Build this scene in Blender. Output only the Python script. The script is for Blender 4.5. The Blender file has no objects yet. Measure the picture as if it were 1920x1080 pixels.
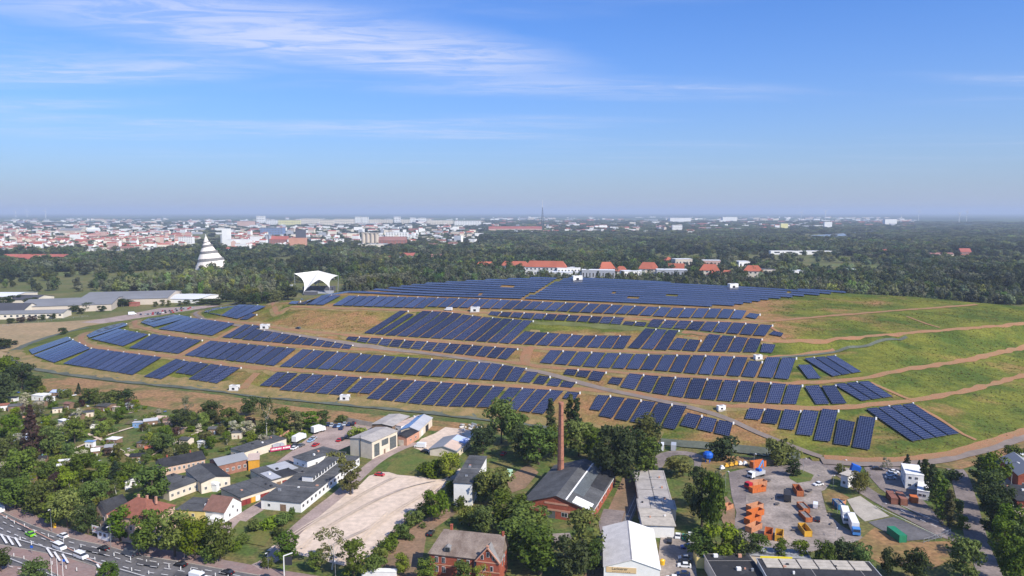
import bpy, math, random
import numpy as np
from mathutils import Vector, Matrix, noise as mnoise
R = math.radians
rnd = random.Random(7)
sc = bpy.context.scene
COL = sc.collection

# ------------------------------------------------------------ camera, sky, sun
HC = 112.0                       # camera height above the plain, metres
FPX = 1371.0                     # focal length in pixels of a 1920 wide frame
PITCH = math.atan((540 - 397) / FPX)
cam_d = bpy.data.cameras.new('camera')
cam_d.sensor_width = 36.0
cam_d.lens = FPX / 1920 * 36
cam_d.clip_start = 1.0
cam_d.clip_end = 120000
cam = bpy.data.objects.new('camera', cam_d)
cam.location = (0, 0, HC)
cam.rotation_euler = (math.pi / 2 - PITCH, 0, 0)
COL.objects.link(cam)
sc.camera = cam

SUN_EL, SUN_AZ = R(41), math.atan2(0.74, -0.67)    # direction towards the sun: right of and behind the camera
sun_dir = Vector((math.cos(SUN_EL) * math.sin(SUN_AZ), math.cos(SUN_EL) * math.cos(SUN_AZ), math.sin(SUN_EL)))
sun_d = bpy.data.lights.new('sun', 'SUN')
sun_d.energy = 5.0
sun_d.angle = R(0.5)
sun_d.color = (1.0, 0.935, 0.83)
sun = bpy.data.objects.new('sun', sun_d)
sun.location = (200, -200, 300)
sun.rotation_euler = sun_dir.to_track_quat('Z', 'Y').to_euler()
COL.objects.link(sun)

world = bpy.data.worlds.new('World')
sc.world = world
world.use_nodes = True
wt = world.node_tree
for n in list(wt.nodes):
    wt.nodes.remove(n)


def wn(t, **kw):
    n = wt.nodes.new(t)
    for k, v in kw.items():
        setattr(n, k, v)
    return n


def wl(a, b):
    wt.links.new(a, b)


def wmath(op, a, b=None, clamp=False):
    n = wn('ShaderNodeMath', operation=op)
    n.use_clamp = clamp
    for i, v in enumerate((a, b)):
        if v is None:
            continue
        if isinstance(v, (int, float)):
            n.inputs[i].default_value = v
        else:
            wl(v, n.inputs[i])
    return n.outputs[0]


w_out = wn('ShaderNodeOutputWorld')
w_bg = wn('ShaderNodeBackground')
w_bg.inputs['Strength'].default_value = 0.091
sky = wn('ShaderNodeTexSky', sky_type='NISHITA')
sky.sun_disc = False
sky.sun_elevation = SUN_EL
sky.sun_rotation = SUN_AZ
sky.altitude = 150
sky.air_density = 1.0
sky.dust_density = 0.6
sky.ozone_density = 2.6
hsv = wn('ShaderNodeHueSaturation')
hsv.inputs['Saturation'].default_value = 1.18
wl(sky.outputs[0], hsv.inputs['Color'])
# cirrus: noise on a flat layer high above the ground
tc = wn('ShaderNodeTexCoord')
sep = wn('ShaderNodeSeparateXYZ')
wl(tc.outputs['Generated'], sep.inputs[0])
zc = wmath('MAXIMUM', sep.outputs[2], 0.03)
lx = wmath('DIVIDE', sep.outputs[0], zc)
ly = wmath('DIVIDE', sep.outputs[1], zc)
comb = wn('ShaderNodeCombineXYZ')
wl(lx, comb.inputs[0])
wl(ly, comb.inputs[1])


def wnoise(rot, scl, loc, scale, detail, rough, dist=0.0):
    m = wn('ShaderNodeMapping')
    m.inputs['Rotation'].default_value = (0, 0, R(rot))
    m.inputs['Scale'].default_value = scl
    m.inputs['Location'].default_value = loc
    wl(comb.outputs[0], m.inputs[0])
    n = wn('ShaderNodeTexNoise')
    n.inputs['Scale'].default_value = scale
    n.inputs['Detail'].default_value = detail
    n.inputs['Roughness'].default_value = rough
    n.inputs['Distortion'].default_value = dist
    wl(m.outputs[0], n.inputs['Vector'])
    return n.outputs[0]


def wramp(v, a, b):
    n = wn('ShaderNodeMapRange')
    n.interpolation_type = 'SMOOTHSTEP'
    wl(v, n.inputs['Value'])
    n.inputs['From Min'].default_value = a
    n.inputs['From Max'].default_value = b
    return n.outputs[0]


fine = wnoise(-52, (0.8, 2.1, 1), (1.2, 0.4, 0), 1.9, 10, 0.66, 0.9)
big = wnoise(-34, (0.30, 0.8, 1), (3.1, 7.2, 0), 0.55, 3, 0.5, 0.2)
# one long bank of cirrus lies across the layer, ahead and to the left
bx, by = wmath('ADD', lx, 0.95), wmath('SUBTRACT', ly, 4.55)
bu = wmath('DIVIDE', wmath('ADD', wmath('MULTIPLY', bx, 0.83), wmath('MULTIPLY', by, 0.56)), 1.95)
bv = wmath('DIVIDE', wmath('ADD', wmath('MULTIPLY', bx, -0.56), wmath('MULTIPLY', by, 0.83)), 0.88)
bank = wmath('ADD', wmath('MULTIPLY', bu, bu), wmath('MULTIPLY', bv, bv))
bankm = wramp(wmath('ADD', bank, wmath('MULTIPLY', fine, 1.2)), 1.8, 0.35)
veil = wramp(big, 0.46, 0.72)
thin = wmath('MULTIPLY', wramp(fine, 0.36, 0.66), wmath('ADD', wmath('MULTIPLY', veil, 0.55), wmath('MULTIPLY', bankm, 1.0)), clamp=True)
soft = wmath('ADD', wmath('MULTIPLY', veil, 0.24), wmath('MULTIPLY', bankm, 0.32))
cl = wmath('ADD', thin, soft, clamp=True)
cl = wmath('MULTIPLY', cl, wramp(sep.outputs[2], 0.03, 0.14))
tint = wn('ShaderNodeMix', data_type='RGBA', blend_type='MULTIPLY')
tint.inputs[0].default_value = 1.0
wl(hsv.outputs[0], tint.inputs[6])
tint.inputs[7].default_value = (0.52, 1.02, 1.70, 1)
# the layer of haze near the horizon, the same all round
low = wn('ShaderNodeMix', data_type='RGBA')
lowf = wmath('MULTIPLY', wmath('POWER', 2.718, wmath('MULTIPLY', wmath('MAXIMUM', sep.outputs[2], 0.0), -7.5)), 0.93)
wl(lowf, low.inputs[0])
wl(tint.outputs[2], low.inputs[6])
low.inputs[7].default_value = (4.05, 4.42, 5.5, 1)
wmix = wn('ShaderNodeMix', data_type='RGBA')
wl(wmath('MULTIPLY', cl, 0.80), wmix.inputs[0])
wl(low.outputs[2], wmix.inputs[6])
wmix.inputs[7].default_value = (6.6, 7.1, 9.0, 1)
wl(wmix.outputs[2], w_bg.inputs['Color'])
wl(w_bg.outputs[0], w_out.inputs['Surface'])

vs = sc.view_settings
vs.view_transform = 'Standard'
vs.look = 'None'
vs.exposure = 0.3
vs.gamma = 1.0
vs.use_curve_mapping = False
sc.render.engine = 'CYCLES'
cy = sc.cycles
cy.use_denoising = True
cy.max_bounces = 5
cy.diffuse_bounces = 1
cy.glossy_bounces = 2
cy.transmission_bounces = 2
cy.volume_bounces = 0
cy.transparent_max_bounces = 6

# ------------------------------------------------------------ pixel <-> place
cp, sp = math.cos(PITCH), math.sin(PITCH)


def ray(px, py):
    """direction of the sight line through a pixel of the 1920x1080 photograph"""
    a, b = (px - 960) / FPX, (540 - py) / FPX
    return Vector((a, cp + b * sp, b * cp - sp))


def P(px, py, z=0.0):
    d = ray(px, py)
    t = (z - HC) / d.z
    return Vector((d.x * t, d.y * t, z))


def pix(v):
    x, y, z = v[0], v[1], v[2] - HC
    dep = y * cp - z * sp
    return 960 + FPX * x / dep, 540 - FPX * (y * sp + z * cp) / dep


def ht(bx, by, ty):
    """height of something whose foot is at pixel (bx,by) and whose top is on row ty"""
    b = P(bx, by)
    d = ray(bx, ty)
    return HC + d.z * (b.y / d.y)


def mpp(py):
    return P(960, py).length / FPX


# ------------------------------------------------------------ meshes and objects
class MB:
    def __init__(s):
        s.v, s.f, s.m, s.uv = [], [], [], []

    def face(s, pts, mi=0, uv=None):
        i = len(s.v)
        s.v += [tuple(p) for p in pts]
        s.f.append(tuple(range(i, i + len(pts))))
        s.m.append(mi)
        s.uv.append(uv or [(0, 0)] * len(pts))

    def hexa(s, c, mi=0, bottom=True):
        """c: 4 bottom corners ccw then 4 top corners ccw"""
        i = len(s.v)
        s.v += [tuple(p) for p in c]
        fs = [(4, 5, 6, 7), (0, 1, 5, 4), (1, 2, 6, 5), (2, 3, 7, 6), (3, 0, 4, 7)]
        if bottom:
            fs.append((3, 2, 1, 0))
        for f in fs:
            s.f.append(tuple(i + k for k in f))
            s.m.append(mi)
            s.uv.append([(0, 0)] * 4)

    def box(s, x0, x1, y0, y1, z0, z1, mi=0):
        s.hexa([(x0, y0, z0), (x1, y0, z0), (x1, y1, z0), (x0, y1, z0), (x0, y0, z1), (x1, y0, z1), (x1, y1, z1), (x0, y1, z1)], mi)

    def bar(s, a, b, w, mi=0, w2=None):
        a, b = Vector(a), Vector(b)
        d = (b - a).normalized()
        up = Vector((0, 0, 1)) if abs(d.z) < 0.9 else Vector((1, 0, 0))
        x = d.cross(up).normalized()
        y = x.cross(d)
        w2 = w2 or w
        c = [a - x * w - y * w, a + x * w - y * w, a + x * w + y * w, a - x * w + y * w, b - x * w2 - y * w2, b + x * w2 - y * w2, b + x * w2 + y * w2, b - x * w2 + y * w2]
        s.hexa(c, mi)

    def tube(s, prof, n=10, mi=0, cx=0, cy=0, cap=True):
        """prof: list of (radius, z)"""
        i = len(s.v)
        for r, z in prof:
            for k in range(n):
                a = 2 * math.pi * k / n
                s.v.append((cx + r * math.cos(a), cy + r * math.sin(a), z))
        for j in range(len(prof) - 1):
            for k in range(n):
                k2 = (k + 1) % n
                s.f.append((i + j * n + k, i + j * n + k2, i + (j + 1) * n + k2, i + (j + 1) * n + k))
                s.m.append(mi)
                s.uv.append([(0, 0)] * 4)
        if cap:
            s.f.append(tuple(i + (len(prof) - 1) * n + k for k in range(n)))
            s.m.append(mi)
            s.uv.append([(0, 0)] * n)

    def prism(s, poly, y0, y1, mi=0):
        """poly of (x,z) extruded along y"""
        n = len(poly)
        s.face([(x, y0, z) for x, z in poly], mi)
        s.face([(x, y1, z) for x, z in reversed(poly)], mi)
        for k in range(n):
            (xa, za), (xb, zb) = poly[k], poly[(k + 1) % n]
            s.face([(xb, y0, zb), (xa, y0, za), (xa, y1, za), (xb, y1, zb)], mi)

    def mesh(s, name, mats, smooth=False, uv=False):
        me = bpy.data.meshes.new(name)
        me.from_pydata(s.v, [], s.f)
        for m in mats if isinstance(mats, (list, tuple)) else [mats]:
            me.materials.append(m)
        if max(s.m, default=0) > 0:
            me.polygons.foreach_set('material_index', s.m)
        if smooth:
            me.polygons.foreach_set('use_smooth', [True] * len(s.f))
        if uv:
            l = me.uv_layers.new(name='UVMap')
            l.data.foreach_set('uv', [c for f in s.uv for p in f for c in p])
        me.update()
        return me

    def build(s, name, mats, parent=None, loc=(0, 0, 0), smooth=False, uv=False):
        return obj(name, s.mesh(name, mats, smooth, uv), parent, loc)


def obj(name, data, parent=None, loc=(0, 0, 0), rz=0.0, scl=None):
    o = bpy.data.objects.new(name, data)
    o.location = loc
    if rz:
        o.rotation_euler = (0, 0, rz)
    if scl is not None:
        o.scale = scl if isinstance(scl, (tuple, list)) else (scl, scl, scl)
    if parent is not None:
        o.parent = parent
    COL.objects.link(o)
    return o


THINGS = []


def tag(o, label, cat, group=None):
    o['label'] = label
    o['category'] = cat
    if group:
        o['group'] = group
    THINGS.append(o)
    return o


def thing(name, label, cat, loc=(0, 0, 0), rz=0.0, group=None):
    return tag(obj(name, None, None, loc, rz), label, cat, group)


def struct(o, kind='structure'):
    o['kind'] = kind
    return o


# ------------------------------------------------------------ materials
MATS = {}


def mat(name, col, rough=0.8, var=0.0, scale=0.6, col2=None, metal=0.0, spec=0.3, bump=0.0, rand=0.0, fine=0.0, translucent=0.0, cs=(0.35, 0.65), detail=5, stand=0.0):
    """principled material; var / col2 mottle the colour with world-sized noise, rand shifts it per object"""
    if name in MATS:
        return MATS[name]
    m = bpy.data.materials.new(name)
    m.use_nodes = True
    nt = m.node_tree
    b = nt.nodes['Principled BSDF']
    b.inputs['Roughness'].default_value = rough
    b.inputs['Metallic'].default_value = metal
    b.inputs['Specular IOR Level'].default_value = spec
    b.inputs['Base Color'].default_value = (*col, 1)
    out = None
    if var or col2 or fine:
        tcn = nt.nodes.new('ShaderNodeTexCoord')
        geo = nt.nodes.new('ShaderNodeNewGeometry')
        nz = nt.nodes.new('ShaderNodeTexNoise')
        nz.inputs['Scale'].default_value = scale
        nz.inputs['Detail'].default_value = detail
        nz.inputs['Roughness'].default_value = 0.6
        nt.links.new(geo.outputs['Position'], nz.inputs['Vector'])
        mr = nt.nodes.new('ShaderNodeMapRange')
        mr.inputs['From Min'].default_value = cs[0]
        mr.inputs['From Max'].default_value = cs[1]
        nt.links.new(nz.outputs[0], mr.inputs['Value'])
        mx = nt.nodes.new('ShaderNodeMix')
        mx.data_type = 'RGBA'
        c2 = col2 or tuple(c * (1 - var) for c in col)
        c1 = col if col2 else tuple(min(1, c * (1 + var)) for c in col)
        mx.inputs[6].default_value = (*c1, 1)
        mx.inputs[7].default_value = (*c2, 1)
        nt.links.new(mr.outputs[0], mx.inputs[0])
        out = mx.outputs[2]
        if fine:
            n2 = nt.nodes.new('ShaderNodeTexNoise')
            n2.inputs['Scale'].default_value = scale * 9
            n2.inputs['Detail'].default_value = 4
            nt.links.new(geo.outputs['Position'], n2.inputs['Vector'])
            m2 = nt.nodes.new('ShaderNodeMapRange')
            m2.inputs['From Min'].default_value = 0.3
            m2.inputs['From Max'].default_value = 0.7
            m2.inputs['To Min'].default_value = 1 - fine
            m2.inputs['To Max'].default_value = 1 + fine
            nt.links.new(n2.outputs[0], m2.inputs['Value'])
            mm = nt.nodes.new('ShaderNodeMix')
            mm.data_type = 'RGBA'
            mm.blend_type = 'MULTIPLY'
            mm.inputs[0].default_value = 1
            nt.links.new(out, mm.inputs[6])
            nt.links.new(m2.outputs[0], mm.inputs[7])
            out = mm.outputs[2]
    if stand:
        g3 = nt.nodes.new('ShaderNodeNewGeometry')
        n3 = nt.nodes.new('ShaderNodeTexNoise')
        n3.inputs['Scale'].default_value = stand
        n3.inputs['Detail'].default_value = 3
        nt.links.new(g3.outputs['Position'], n3.inputs['Vector'])
        m3 = nt.nodes.new('ShaderNodeMapRange')
        for k_, v_ in zip(('From Min', 'From Max', 'To Min', 'To Max'), (0.38, 0.62, 0.62, 1.55)):
            m3.inputs[k_].default_value = v_
        nt.links.new(n3.outputs[0], m3.inputs['Value'])
        x3 = nt.nodes.new('ShaderNodeMix')
        x3.data_type = 'RGBA'
        x3.blend_type = 'MULTIPLY'
        x3.inputs[0].default_value = 1
        nt.links.new(out, x3.inputs[6])
        nt.links.new(m3.outputs[0], x3.inputs[7])
        out = x3.outputs[2]
    if rand:
        oi = nt.nodes.new('ShaderNodeObjectInfo')
        hs = nt.nodes.new('ShaderNodeHueSaturation')
        for sock, lo, hi in (('Hue', 0.5 - rand * 0.045, 0.5 + rand * 0.03), ('Value', 1 - rand * 0.45, 1 + rand * 0.45), ('Saturation', 1 - rand * .3, 1 + rand * .15)):
            m2 = nt.nodes.new('ShaderNodeMapRange')
            m2.inputs['To Min'].default_value = lo
            m2.inputs['To Max'].default_value = hi
            if sock != 'Hue':
                mu = nt.nodes.new('ShaderNodeMath')
                mu.operation = 'MULTIPLY'
                mu.inputs[1].default_value = 7.31 if sock == 'Value' else 13.77
                fr = nt.nodes.new('ShaderNodeMath')
                fr.operation = 'FRACT'
                nt.links.new(oi.outputs['Random'], mu.inputs[0])
                nt.links.new(mu.outputs[0], fr.inputs[0])
                nt.links.new(fr.outputs[0], m2.inputs['Value'])
            else:
                nt.links.new(oi.outputs['Random'], m2.inputs['Value'])
            nt.links.new(m2.outputs[0], hs.inputs[sock])
        if out is None:
            hs.inputs['Color'].default_value = (*col, 1)
        else:
            nt.links.new(out, hs.inputs['Color'])
        out = hs.outputs[0]
    if out is not None:
        nt.links.new(out, b.inputs['Base Color'])
    if bump:
        nb = nt.nodes.new('ShaderNodeTexNoise')
        nb.inputs['Scale'].default_value = scale * 4
        nb.inputs['Detail'].default_value = 6
        g2 = nt.nodes.new('ShaderNodeNewGeometry')
        nt.links.new(g2.outputs['Position'], nb.inputs['Vector'])
        bp = nt.nodes.new('ShaderNodeBump')
        bp.inputs['Strength'].default_value = bump
        bp.inputs['Distance'].default_value = 0.3
        nt.links.new(nb.outputs[0], bp.inputs['Height'])
        nt.links.new(bp.outputs[0], b.inputs['Normal'])
    if translucent:
        tr = nt.nodes.new('ShaderNodeBsdfTranslucent')
        if out is not None:
            nt.links.new(out, tr.inputs['Color'])
        else:
            tr.inputs['Color'].default_value = (*col, 1)
        ms = nt.nodes.new('ShaderNodeMixShader')
        ms.inputs[0].default_value = translucent
        nt.links.new(b.outputs[0], ms.inputs[1])
        nt.links.new(tr.outputs[0], ms.inputs[2])
        nt.links.new(ms.outputs[0], nt.nodes['Material Output'].inputs[0])
    MATS[name] = m
    return m


M = {}
M['asphalt'] = mat('asphalt', (0.125, 0.118, 0.118), 0.9, 0.22, 0.12, fine=0.15)
M['asphalt_old'] = mat('worn asphalt', (0.205, 0.168, 0.15), 0.92, 0.28, 0.12, fine=0.2, detail=9)
M['yard'] = mat('yard concrete', (0.27, 0.225, 0.19), 0.92, 0.32, 0.11, fine=0.22, detail=9)
M['concrete'] = mat('pale concrete slab', (0.40, 0.355, 0.29), 0.9, 0.12, 0.15, fine=0.1)
M['paving'] = mat('red paving', (0.27, 0.165, 0.14), 0.92, 0.2, 0.10, col2=(0.25, 0.19, 0.17), fine=0.14)
M['paint'] = mat('road paint', (0.72, 0.70, 0.68), 0.7, 0.15, 1.5)
M['paint_worn'] = mat('worn red paint', (0.55, 0.30, 0.22), 0.8, 0.2, 1.5)
M['sand'] = mat('crushed rubble', (0.63, 0.50, 0.385), 0.95, 0, 0.05, col2=(0.52, 0.405, 0.305), fine=0.14, bump=0.35, cs=(0.4, 0.72))
M['dirt'] = mat('brown earth', (0.27, 0.165, 0.10), 0.95, 0, 0.10, col2=(0.17, 0.12, 0.07), fine=0.2)
M['lane'] = mat('gravel lane', (0.33, 0.25, 0.215), 0.95, 0.18, 0.12, fine=0.15)
M['track'] = mat('orange gravel track', (0.31, 0.145, 0.072), 0.95, 0, 0.2, col2=(0.25, 0.165, 0.08), fine=0.2, cs=(0.3, 0.75))
M['wayside'] = mat('straw verge', (0.30, 0.20, 0.085), 0.95, 0, 0.14, col2=(0.17, 0.145, 0.045), fine=0.2)
M['service'] = mat('grey service road', (0.215, 0.17, 0.14), 0.9, 0.15, 0.1)
M['moat'] = mat('mossy perimeter road', (0.105, 0.115, 0.085), 0.9, 0.25, 0.08, fine=0.12)
M['lawn'] = mat('lawn', (0.085, 0.125, 0.022), 0.95, 0, 0.12, col2=(0.15, 0.135, 0.035), fine=0.25)
M['rough'] = mat('rough grass', (0.072, 0.108, 0.020), 0.95, 0, 0.10, col2=(0.155, 0.125, 0.042), fine=0.4, cs=(0.42, 0.62), detail=9)
M['drygrass'] = mat('dry grass', (0.285, 0.160, 0.070), 0.95, 0, 0.06, col2=(0.11, 0.115, 0.028), fine=0.35, cs=(0.44, 0.66), detail=9)
M['field'] = mat('ploughed straw field', (0.36, 0.245, 0.13), 0.95, 0, 0.03, col2=(0.27, 0.20, 0.10), fine=0.2)
M['plot'] = mat('vegetable plot', (0.15, 0.10, 0.06), 0.95, 0, 0.25, col2=(0.07, 0.10, 0.025), fine=0.3)
M['mead'] = mat('meadow', (0.12, 0.14, 0.035), 0.95, 0.25, 0.02)
M['white'] = mat('white render', (0.78, 0.76, 0.72), 0.7, 0.06, 0.5)
M['cream'] = mat('cream render', (0.68, 0.58, 0.45), 0.8, 0.09, 0.4)
M['peach'] = mat('peach render', (0.55, 0.375, 0.27), 0.8, 0.1, 0.4)
M['yellow'] = mat('yellow render', (0.70, 0.54, 0.20), 0.8, 0.1, 0.4)
M['orange'] = mat('ochre sheet', (0.62, 0.30, 0.035), 0.6, 0.1, 0.4)
M['brick'] = mat('red brick', (0.33, 0.085, 0.05), 0.9, 0.16, 0.7, fine=0.2)
M['brick_pale'] = mat('pale brick trim', (0.52, 0.27, 0.18), 0.9, 0.12, 0.7)
M['chim'] = mat('chimney brick', (0.36, 0.155, 0.10), 0.9, 0.2, 0.9, fine=0.25)
M['felt'] = mat('roofing felt', (0.085, 0.085, 0.085), 0.95, 0.28, 0.16, fine=0.2)
M['felt_dark'] = mat('black felt', (0.033, 0.033, 0.036), 0.9, 0.3, 0.2, fine=0.25)
M['felt_stain'] = mat('stained black felt', (0.028, 0.028, 0.03), 0.9, 0, 0.16, col2=(0.12, 0.12, 0.125), cs=(0.55, 0.75))
M['fibre'] = mat('fibre cement roof', (0.38, 0.345, 0.31), 0.9, 0.14, 0.3, fine=0.1)
M['grey_roof'] = mat('grey sheet roof', (0.25, 0.255, 0.265), 0.7, 0.1, 0.05)
M['light_roof'] = mat('pale sheet roof', (0.42, 0.42, 0.43), 0.6, 0.1, 0.2)
M['blue_roof'] = mat('blue sheet roof', (0.16, 0.28, 0.48), 0.6, 0.1, 0.2)
M['pale_blue'] = mat('pale blue sheet', (0.45, 0.52, 0.75), 0.6, 0.05, 0.2)
M['pink_roof'] = mat('salmon sheet roof', (0.55, 0.42, 0.34), 0.8, 0.08, 0.2)
M['tile_brown'] = mat('brown tiles', (0.20, 0.105, 0.08), 0.9, 0.14, 0.8, fine=0.15)
M['tile_red'] = mat('red tiles', (0.235, 0.09, 0.06), 0.9, 0.14, 0.8, fine=0.15)
M['tile_grey'] = mat('weathered grey tiles', (0.29, 0.23, 0.19), 0.9, 0, 0.35, col2=(0.17, 0.125, 0.10), fine=0.2)
M['slate'] = mat('grey slate', (0.22, 0.21, 0.20), 0.85, 0.2, 0.5, fine=0.15)
M['tile_orange'] = mat('bright clay tiles', (0.40, 0.115, 0.065), 0.9, 0.1, 0.05)
M['glass'] = mat('dark window glass', (0.03, 0.035, 0.045), 0.15, spec=0.6)
M['frame'] = mat('white frame', (0.75, 0.73, 0.70), 0.6)
M['mesh_glass'] = mat('wired workshop glazing', (0.11, 0.12, 0.12), 0.4, 0.25, 1.2)
M['metal'] = mat('galvanised metal', (0.42, 0.43, 0.44), 0.45, metal=0.5)
M['dark'] = mat('dark steel', (0.035, 0.035, 0.04), 0.7)
M['black'] = mat('black rubber', (0.015, 0.015, 0.016), 0.9)
M['bark'] = mat('bark', (0.10, 0.075, 0.055), 0.95, 0.2, 1.5)
M['birch'] = mat('pale bark', (0.55, 0.52, 0.46), 0.9, 0.2, 1.5)
M['red'] = mat('red paint', (0.50, 0.02, 0.03), 0.45)
M['doorred'] = mat('dark red door', (0.22, 0.035, 0.03), 0.7)
M['wood'] = mat('weathered wood', (0.22, 0.14, 0.09), 0.9, 0.2, 0.8)
M['skip'] = mat('orange container paint', (0.58, 0.15, 0.035), 0.7, 0, 0.9, col2=(0.36, 0.105, 0.04), cs=(.5, .8))
M['skip2'] = mat('faded orange container paint', (0.55, 0.25, 0.13), 0.8, 0, 0.9, col2=(0.33, 0.13, 0.07), cs=(.5, .8))
M['skip_y'] = mat('yellow container paint', (0.66, 0.36, 0.04), 0.6, 0.12, 0.7)
M['rust'] = mat('rusty inside', (0.14, 0.065, 0.04), 0.9, 0.25, 0.8)
M['blue'] = mat('blue paint', (0.01, 0.10, 0.48), 0.5)
M['green_box'] = mat('green container paint', (0.02, 0.20, 0.10), 0.6, 0.1, 0.6)
M['rail'] = mat('ballast', (0.17, 0.145, 0.125), 0.95, 0.2, 0.3, fine=0.2)
M['dirty_white'] = mat('dirty white sheet', (0.60, 0.555, 0.50), .8, .1, .4, fine=.1)
M['conc_roof'] = mat('beige concrete panels', (0.45, 0.40, 0.33), 0.9, 0.13, 0.6, fine=0.12)
# leaves
LEAF = {}
for nm, c, c2 in (('mid', (0.120, 0.172, 0.018), (0.058, 0.092, 0.014)), ('dark', (0.058, 0.084, 0.019), (0.030, 0.047, 0.014)),
                  ('bright', (0.205, 0.260, 0.022), (0.105, 0.150, 0.018)), ('olive', (0.165, 0.165, 0.040), (0.085, 0.092, 0.026)),
                  ('silver', (0.22, 0.215, 0.12), (0.11, 0.115, 0.06)), ('purple', (0.085, 0.046, 0.036), (0.045, 0.03, 0.025)),
                  ('blossom', (0.60, 0.54, 0.40), (0.16, 0.18, 0.07))):
    LEAF[nm] = mat(nm + ' leaves', c, 0.75, 0, 0.55, col2=c2, rand=0.55, spec=0.15, translucent=0.22, fine=0.2)
M['far_leaf'] = mat('far leaves', (0.105, 0.132, 0.036), 0.85, 0, 0.009, col2=(0.036, 0.056, 0.022), rand=1.2, cs=(0.4, 0.6), stand=0.0032, spec=0.1, translucent=0.15)
M['far_leaf2'] = mat('far grey leaves', (0.15, 0.16, 0.085), 0.85, 0, 0.02, col2=(0.09, 0.10, 0.05), rand=0.9, spec=0.1, translucent=0.15)
M['tuft'] = mat('grass tuft', (0.175, 0.195, 0.035), 0.9, 0, 0.05, col2=(0.27, 0.215, 0.06), rand=.6, translucent=.45)
M['needle'] = mat('conifer needles', (0.022, 0.040, 0.018), 0.85, 0.3, 0.6, rand=0.4, spec=0.1)

# solar glass with light module frames laid out in module units
pm = bpy.data.materials.new('solar modules')
pm.use_nodes = True
nt = pm.node_tree
pb = nt.nodes['Principled BSDF']
uvn = nt.nodes.new('ShaderNodeUVMap')
spx = nt.nodes.new('ShaderNodeSeparateXYZ')
nt.links.new(uvn.outputs[0], spx.inputs[0])


def pmath(op, a, b=None):
    n = nt.nodes.new('ShaderNodeMath')
    n.operation = op
    for i, v in enumerate((a, b)):
        if v is None:
            continue
        if isinstance(v, (int, float)):
            n.inputs[i].default_value = v
        else:
            nt.links.new(v, n.inputs[i])
    return n.outputs[0]


fu, fv = pmath('FRACT', spx.outputs[0]), pmath('FRACT', spx.outputs[1])
line = pmath('MAXIMUM', pmath('LESS_THAN', fu, 0.085), pmath('LESS_THAN', fv, 0.085))
iu, iv = pmath('FLOOR', spx.outputs[0]), pmath('FLOOR', spx.outputs[1])
cmb = nt.nodes.new('ShaderNodeCombineXYZ')
nt.links.new(iu, cmb.inputs[0])
nt.links.new(iv, cmb.inputs[1])
wnz = nt.nodes.new('ShaderNodeTexWhiteNoise')
nt.links.new(cmb.outputs[0], wnz.inputs['Vector'])
mxa = nt.nodes.new('ShaderNodeMix')
mxa.data_type = 'RGBA'
mxa.inputs[6].default_value = (0.009, 0.0135, 0.040, 1)
mxa.inputs[7].default_value = (0.0145, 0.0205, 0.060, 1)
nt.links.new(wnz.outputs[0], mxa.inputs[0])
mxb = nt.nodes.new('ShaderNodeMix')
mxb.data_type = 'RGBA'
nt.links.new(line, mxb.inputs[0])
nt.links.new(mxa.outputs[2], mxb.inputs[6])
mxb.inputs[7].default_value = (0.15, 0.165, 0.22, 1)
poi = nt.nodes.new('ShaderNodeObjectInfo')
phs = nt.nodes.new('ShaderNodeHueSaturation')
pmr = nt.nodes.new('ShaderNodeMapRange')
pmr.inputs['To Min'].default_value = 0.72
pmr.inputs['To Max'].default_value = 1.35
nt.links.new(poi.outputs['Random'], pmr.inputs['Value'])
nt.links.new(pmr.outputs[0], phs.inputs['Value'])
nt.links.new(mxb.outputs[2], phs.inputs['Color'])
nt.links.new(phs.outputs[0], pb.inputs['Base Color'])
pb.inputs['Roughness'].default_value = 0.26
pb.inputs['Specular IOR Level'].default_value = 0.38
M['solar'] = pm

# ------------------------------------------------------------ the hill: terraces interpolated on a 4 m grid
GX0, GX1, GY0, GY1, GS = -620.0, 900.0, 280.0, 1060.0, 4.0
NX, NY = int((GX1 - GX0) / GS) + 1, int((GY1 - GY0) / GS) + 1


def world_line(pts, step=2.0):
    """pts: (px,py,z) pixels with a height -> dense world points"""
    w = [P(x, y, z) for x, y, z in pts]
    out = []
    for a, b in zip(w, w[1:]):
        n = max(1, int((b - a).length / step))
        out += [a.lerp(b, k / n) for k in range(n)]
    return out + [w[-1]]


C0 = [(400, 575, 0), (330, 586, 0), (250, 598, 0), (165, 611, 0), (80, 636, 0), (35, 650, 0), (20, 663, .2), (50, 685, .3), (125, 699, .3), (225, 711, .3), (325, 721, .3), (425, 730, .3), (480, 739, .3), (630, 754, .3), (755, 765, .3),
      (855, 777, .3), (920, 783, .3), (1000, 793, .3), (1110, 808, .3), (1240, 828, .3), (1400, 848, .3), (1540, 862, .3), (1650, 868, .3), (1750, 861, .3), (1800, 850, .3), (1850, 838, .3), (1920, 815, .3), (2050, 775, .3), (2300, 715, .3)]
C1 = [(168, 622, 9), (153, 630, 9.5), (160, 645, 9.5), (200, 655, 9.5), (250, 662, 9.5), (325, 670, 9.5), (400, 680, 9.7), (480, 690, 9.8), (580, 697, 10), (680, 707, 10), (780, 715, 10), (905, 722, 10), (1035, 729, 10), (1080, 731, 10.3), (1150, 734, 11),
      (1210, 742, 11), (1335, 757, 11.5), (1440, 764, 11.5), (1565, 765, 12), (1665, 757, 12), (1715, 751, 12), (1815, 732, 12), (1920, 705, 12), (2050, 668, 12), (2300, 610, 12)]
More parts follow.
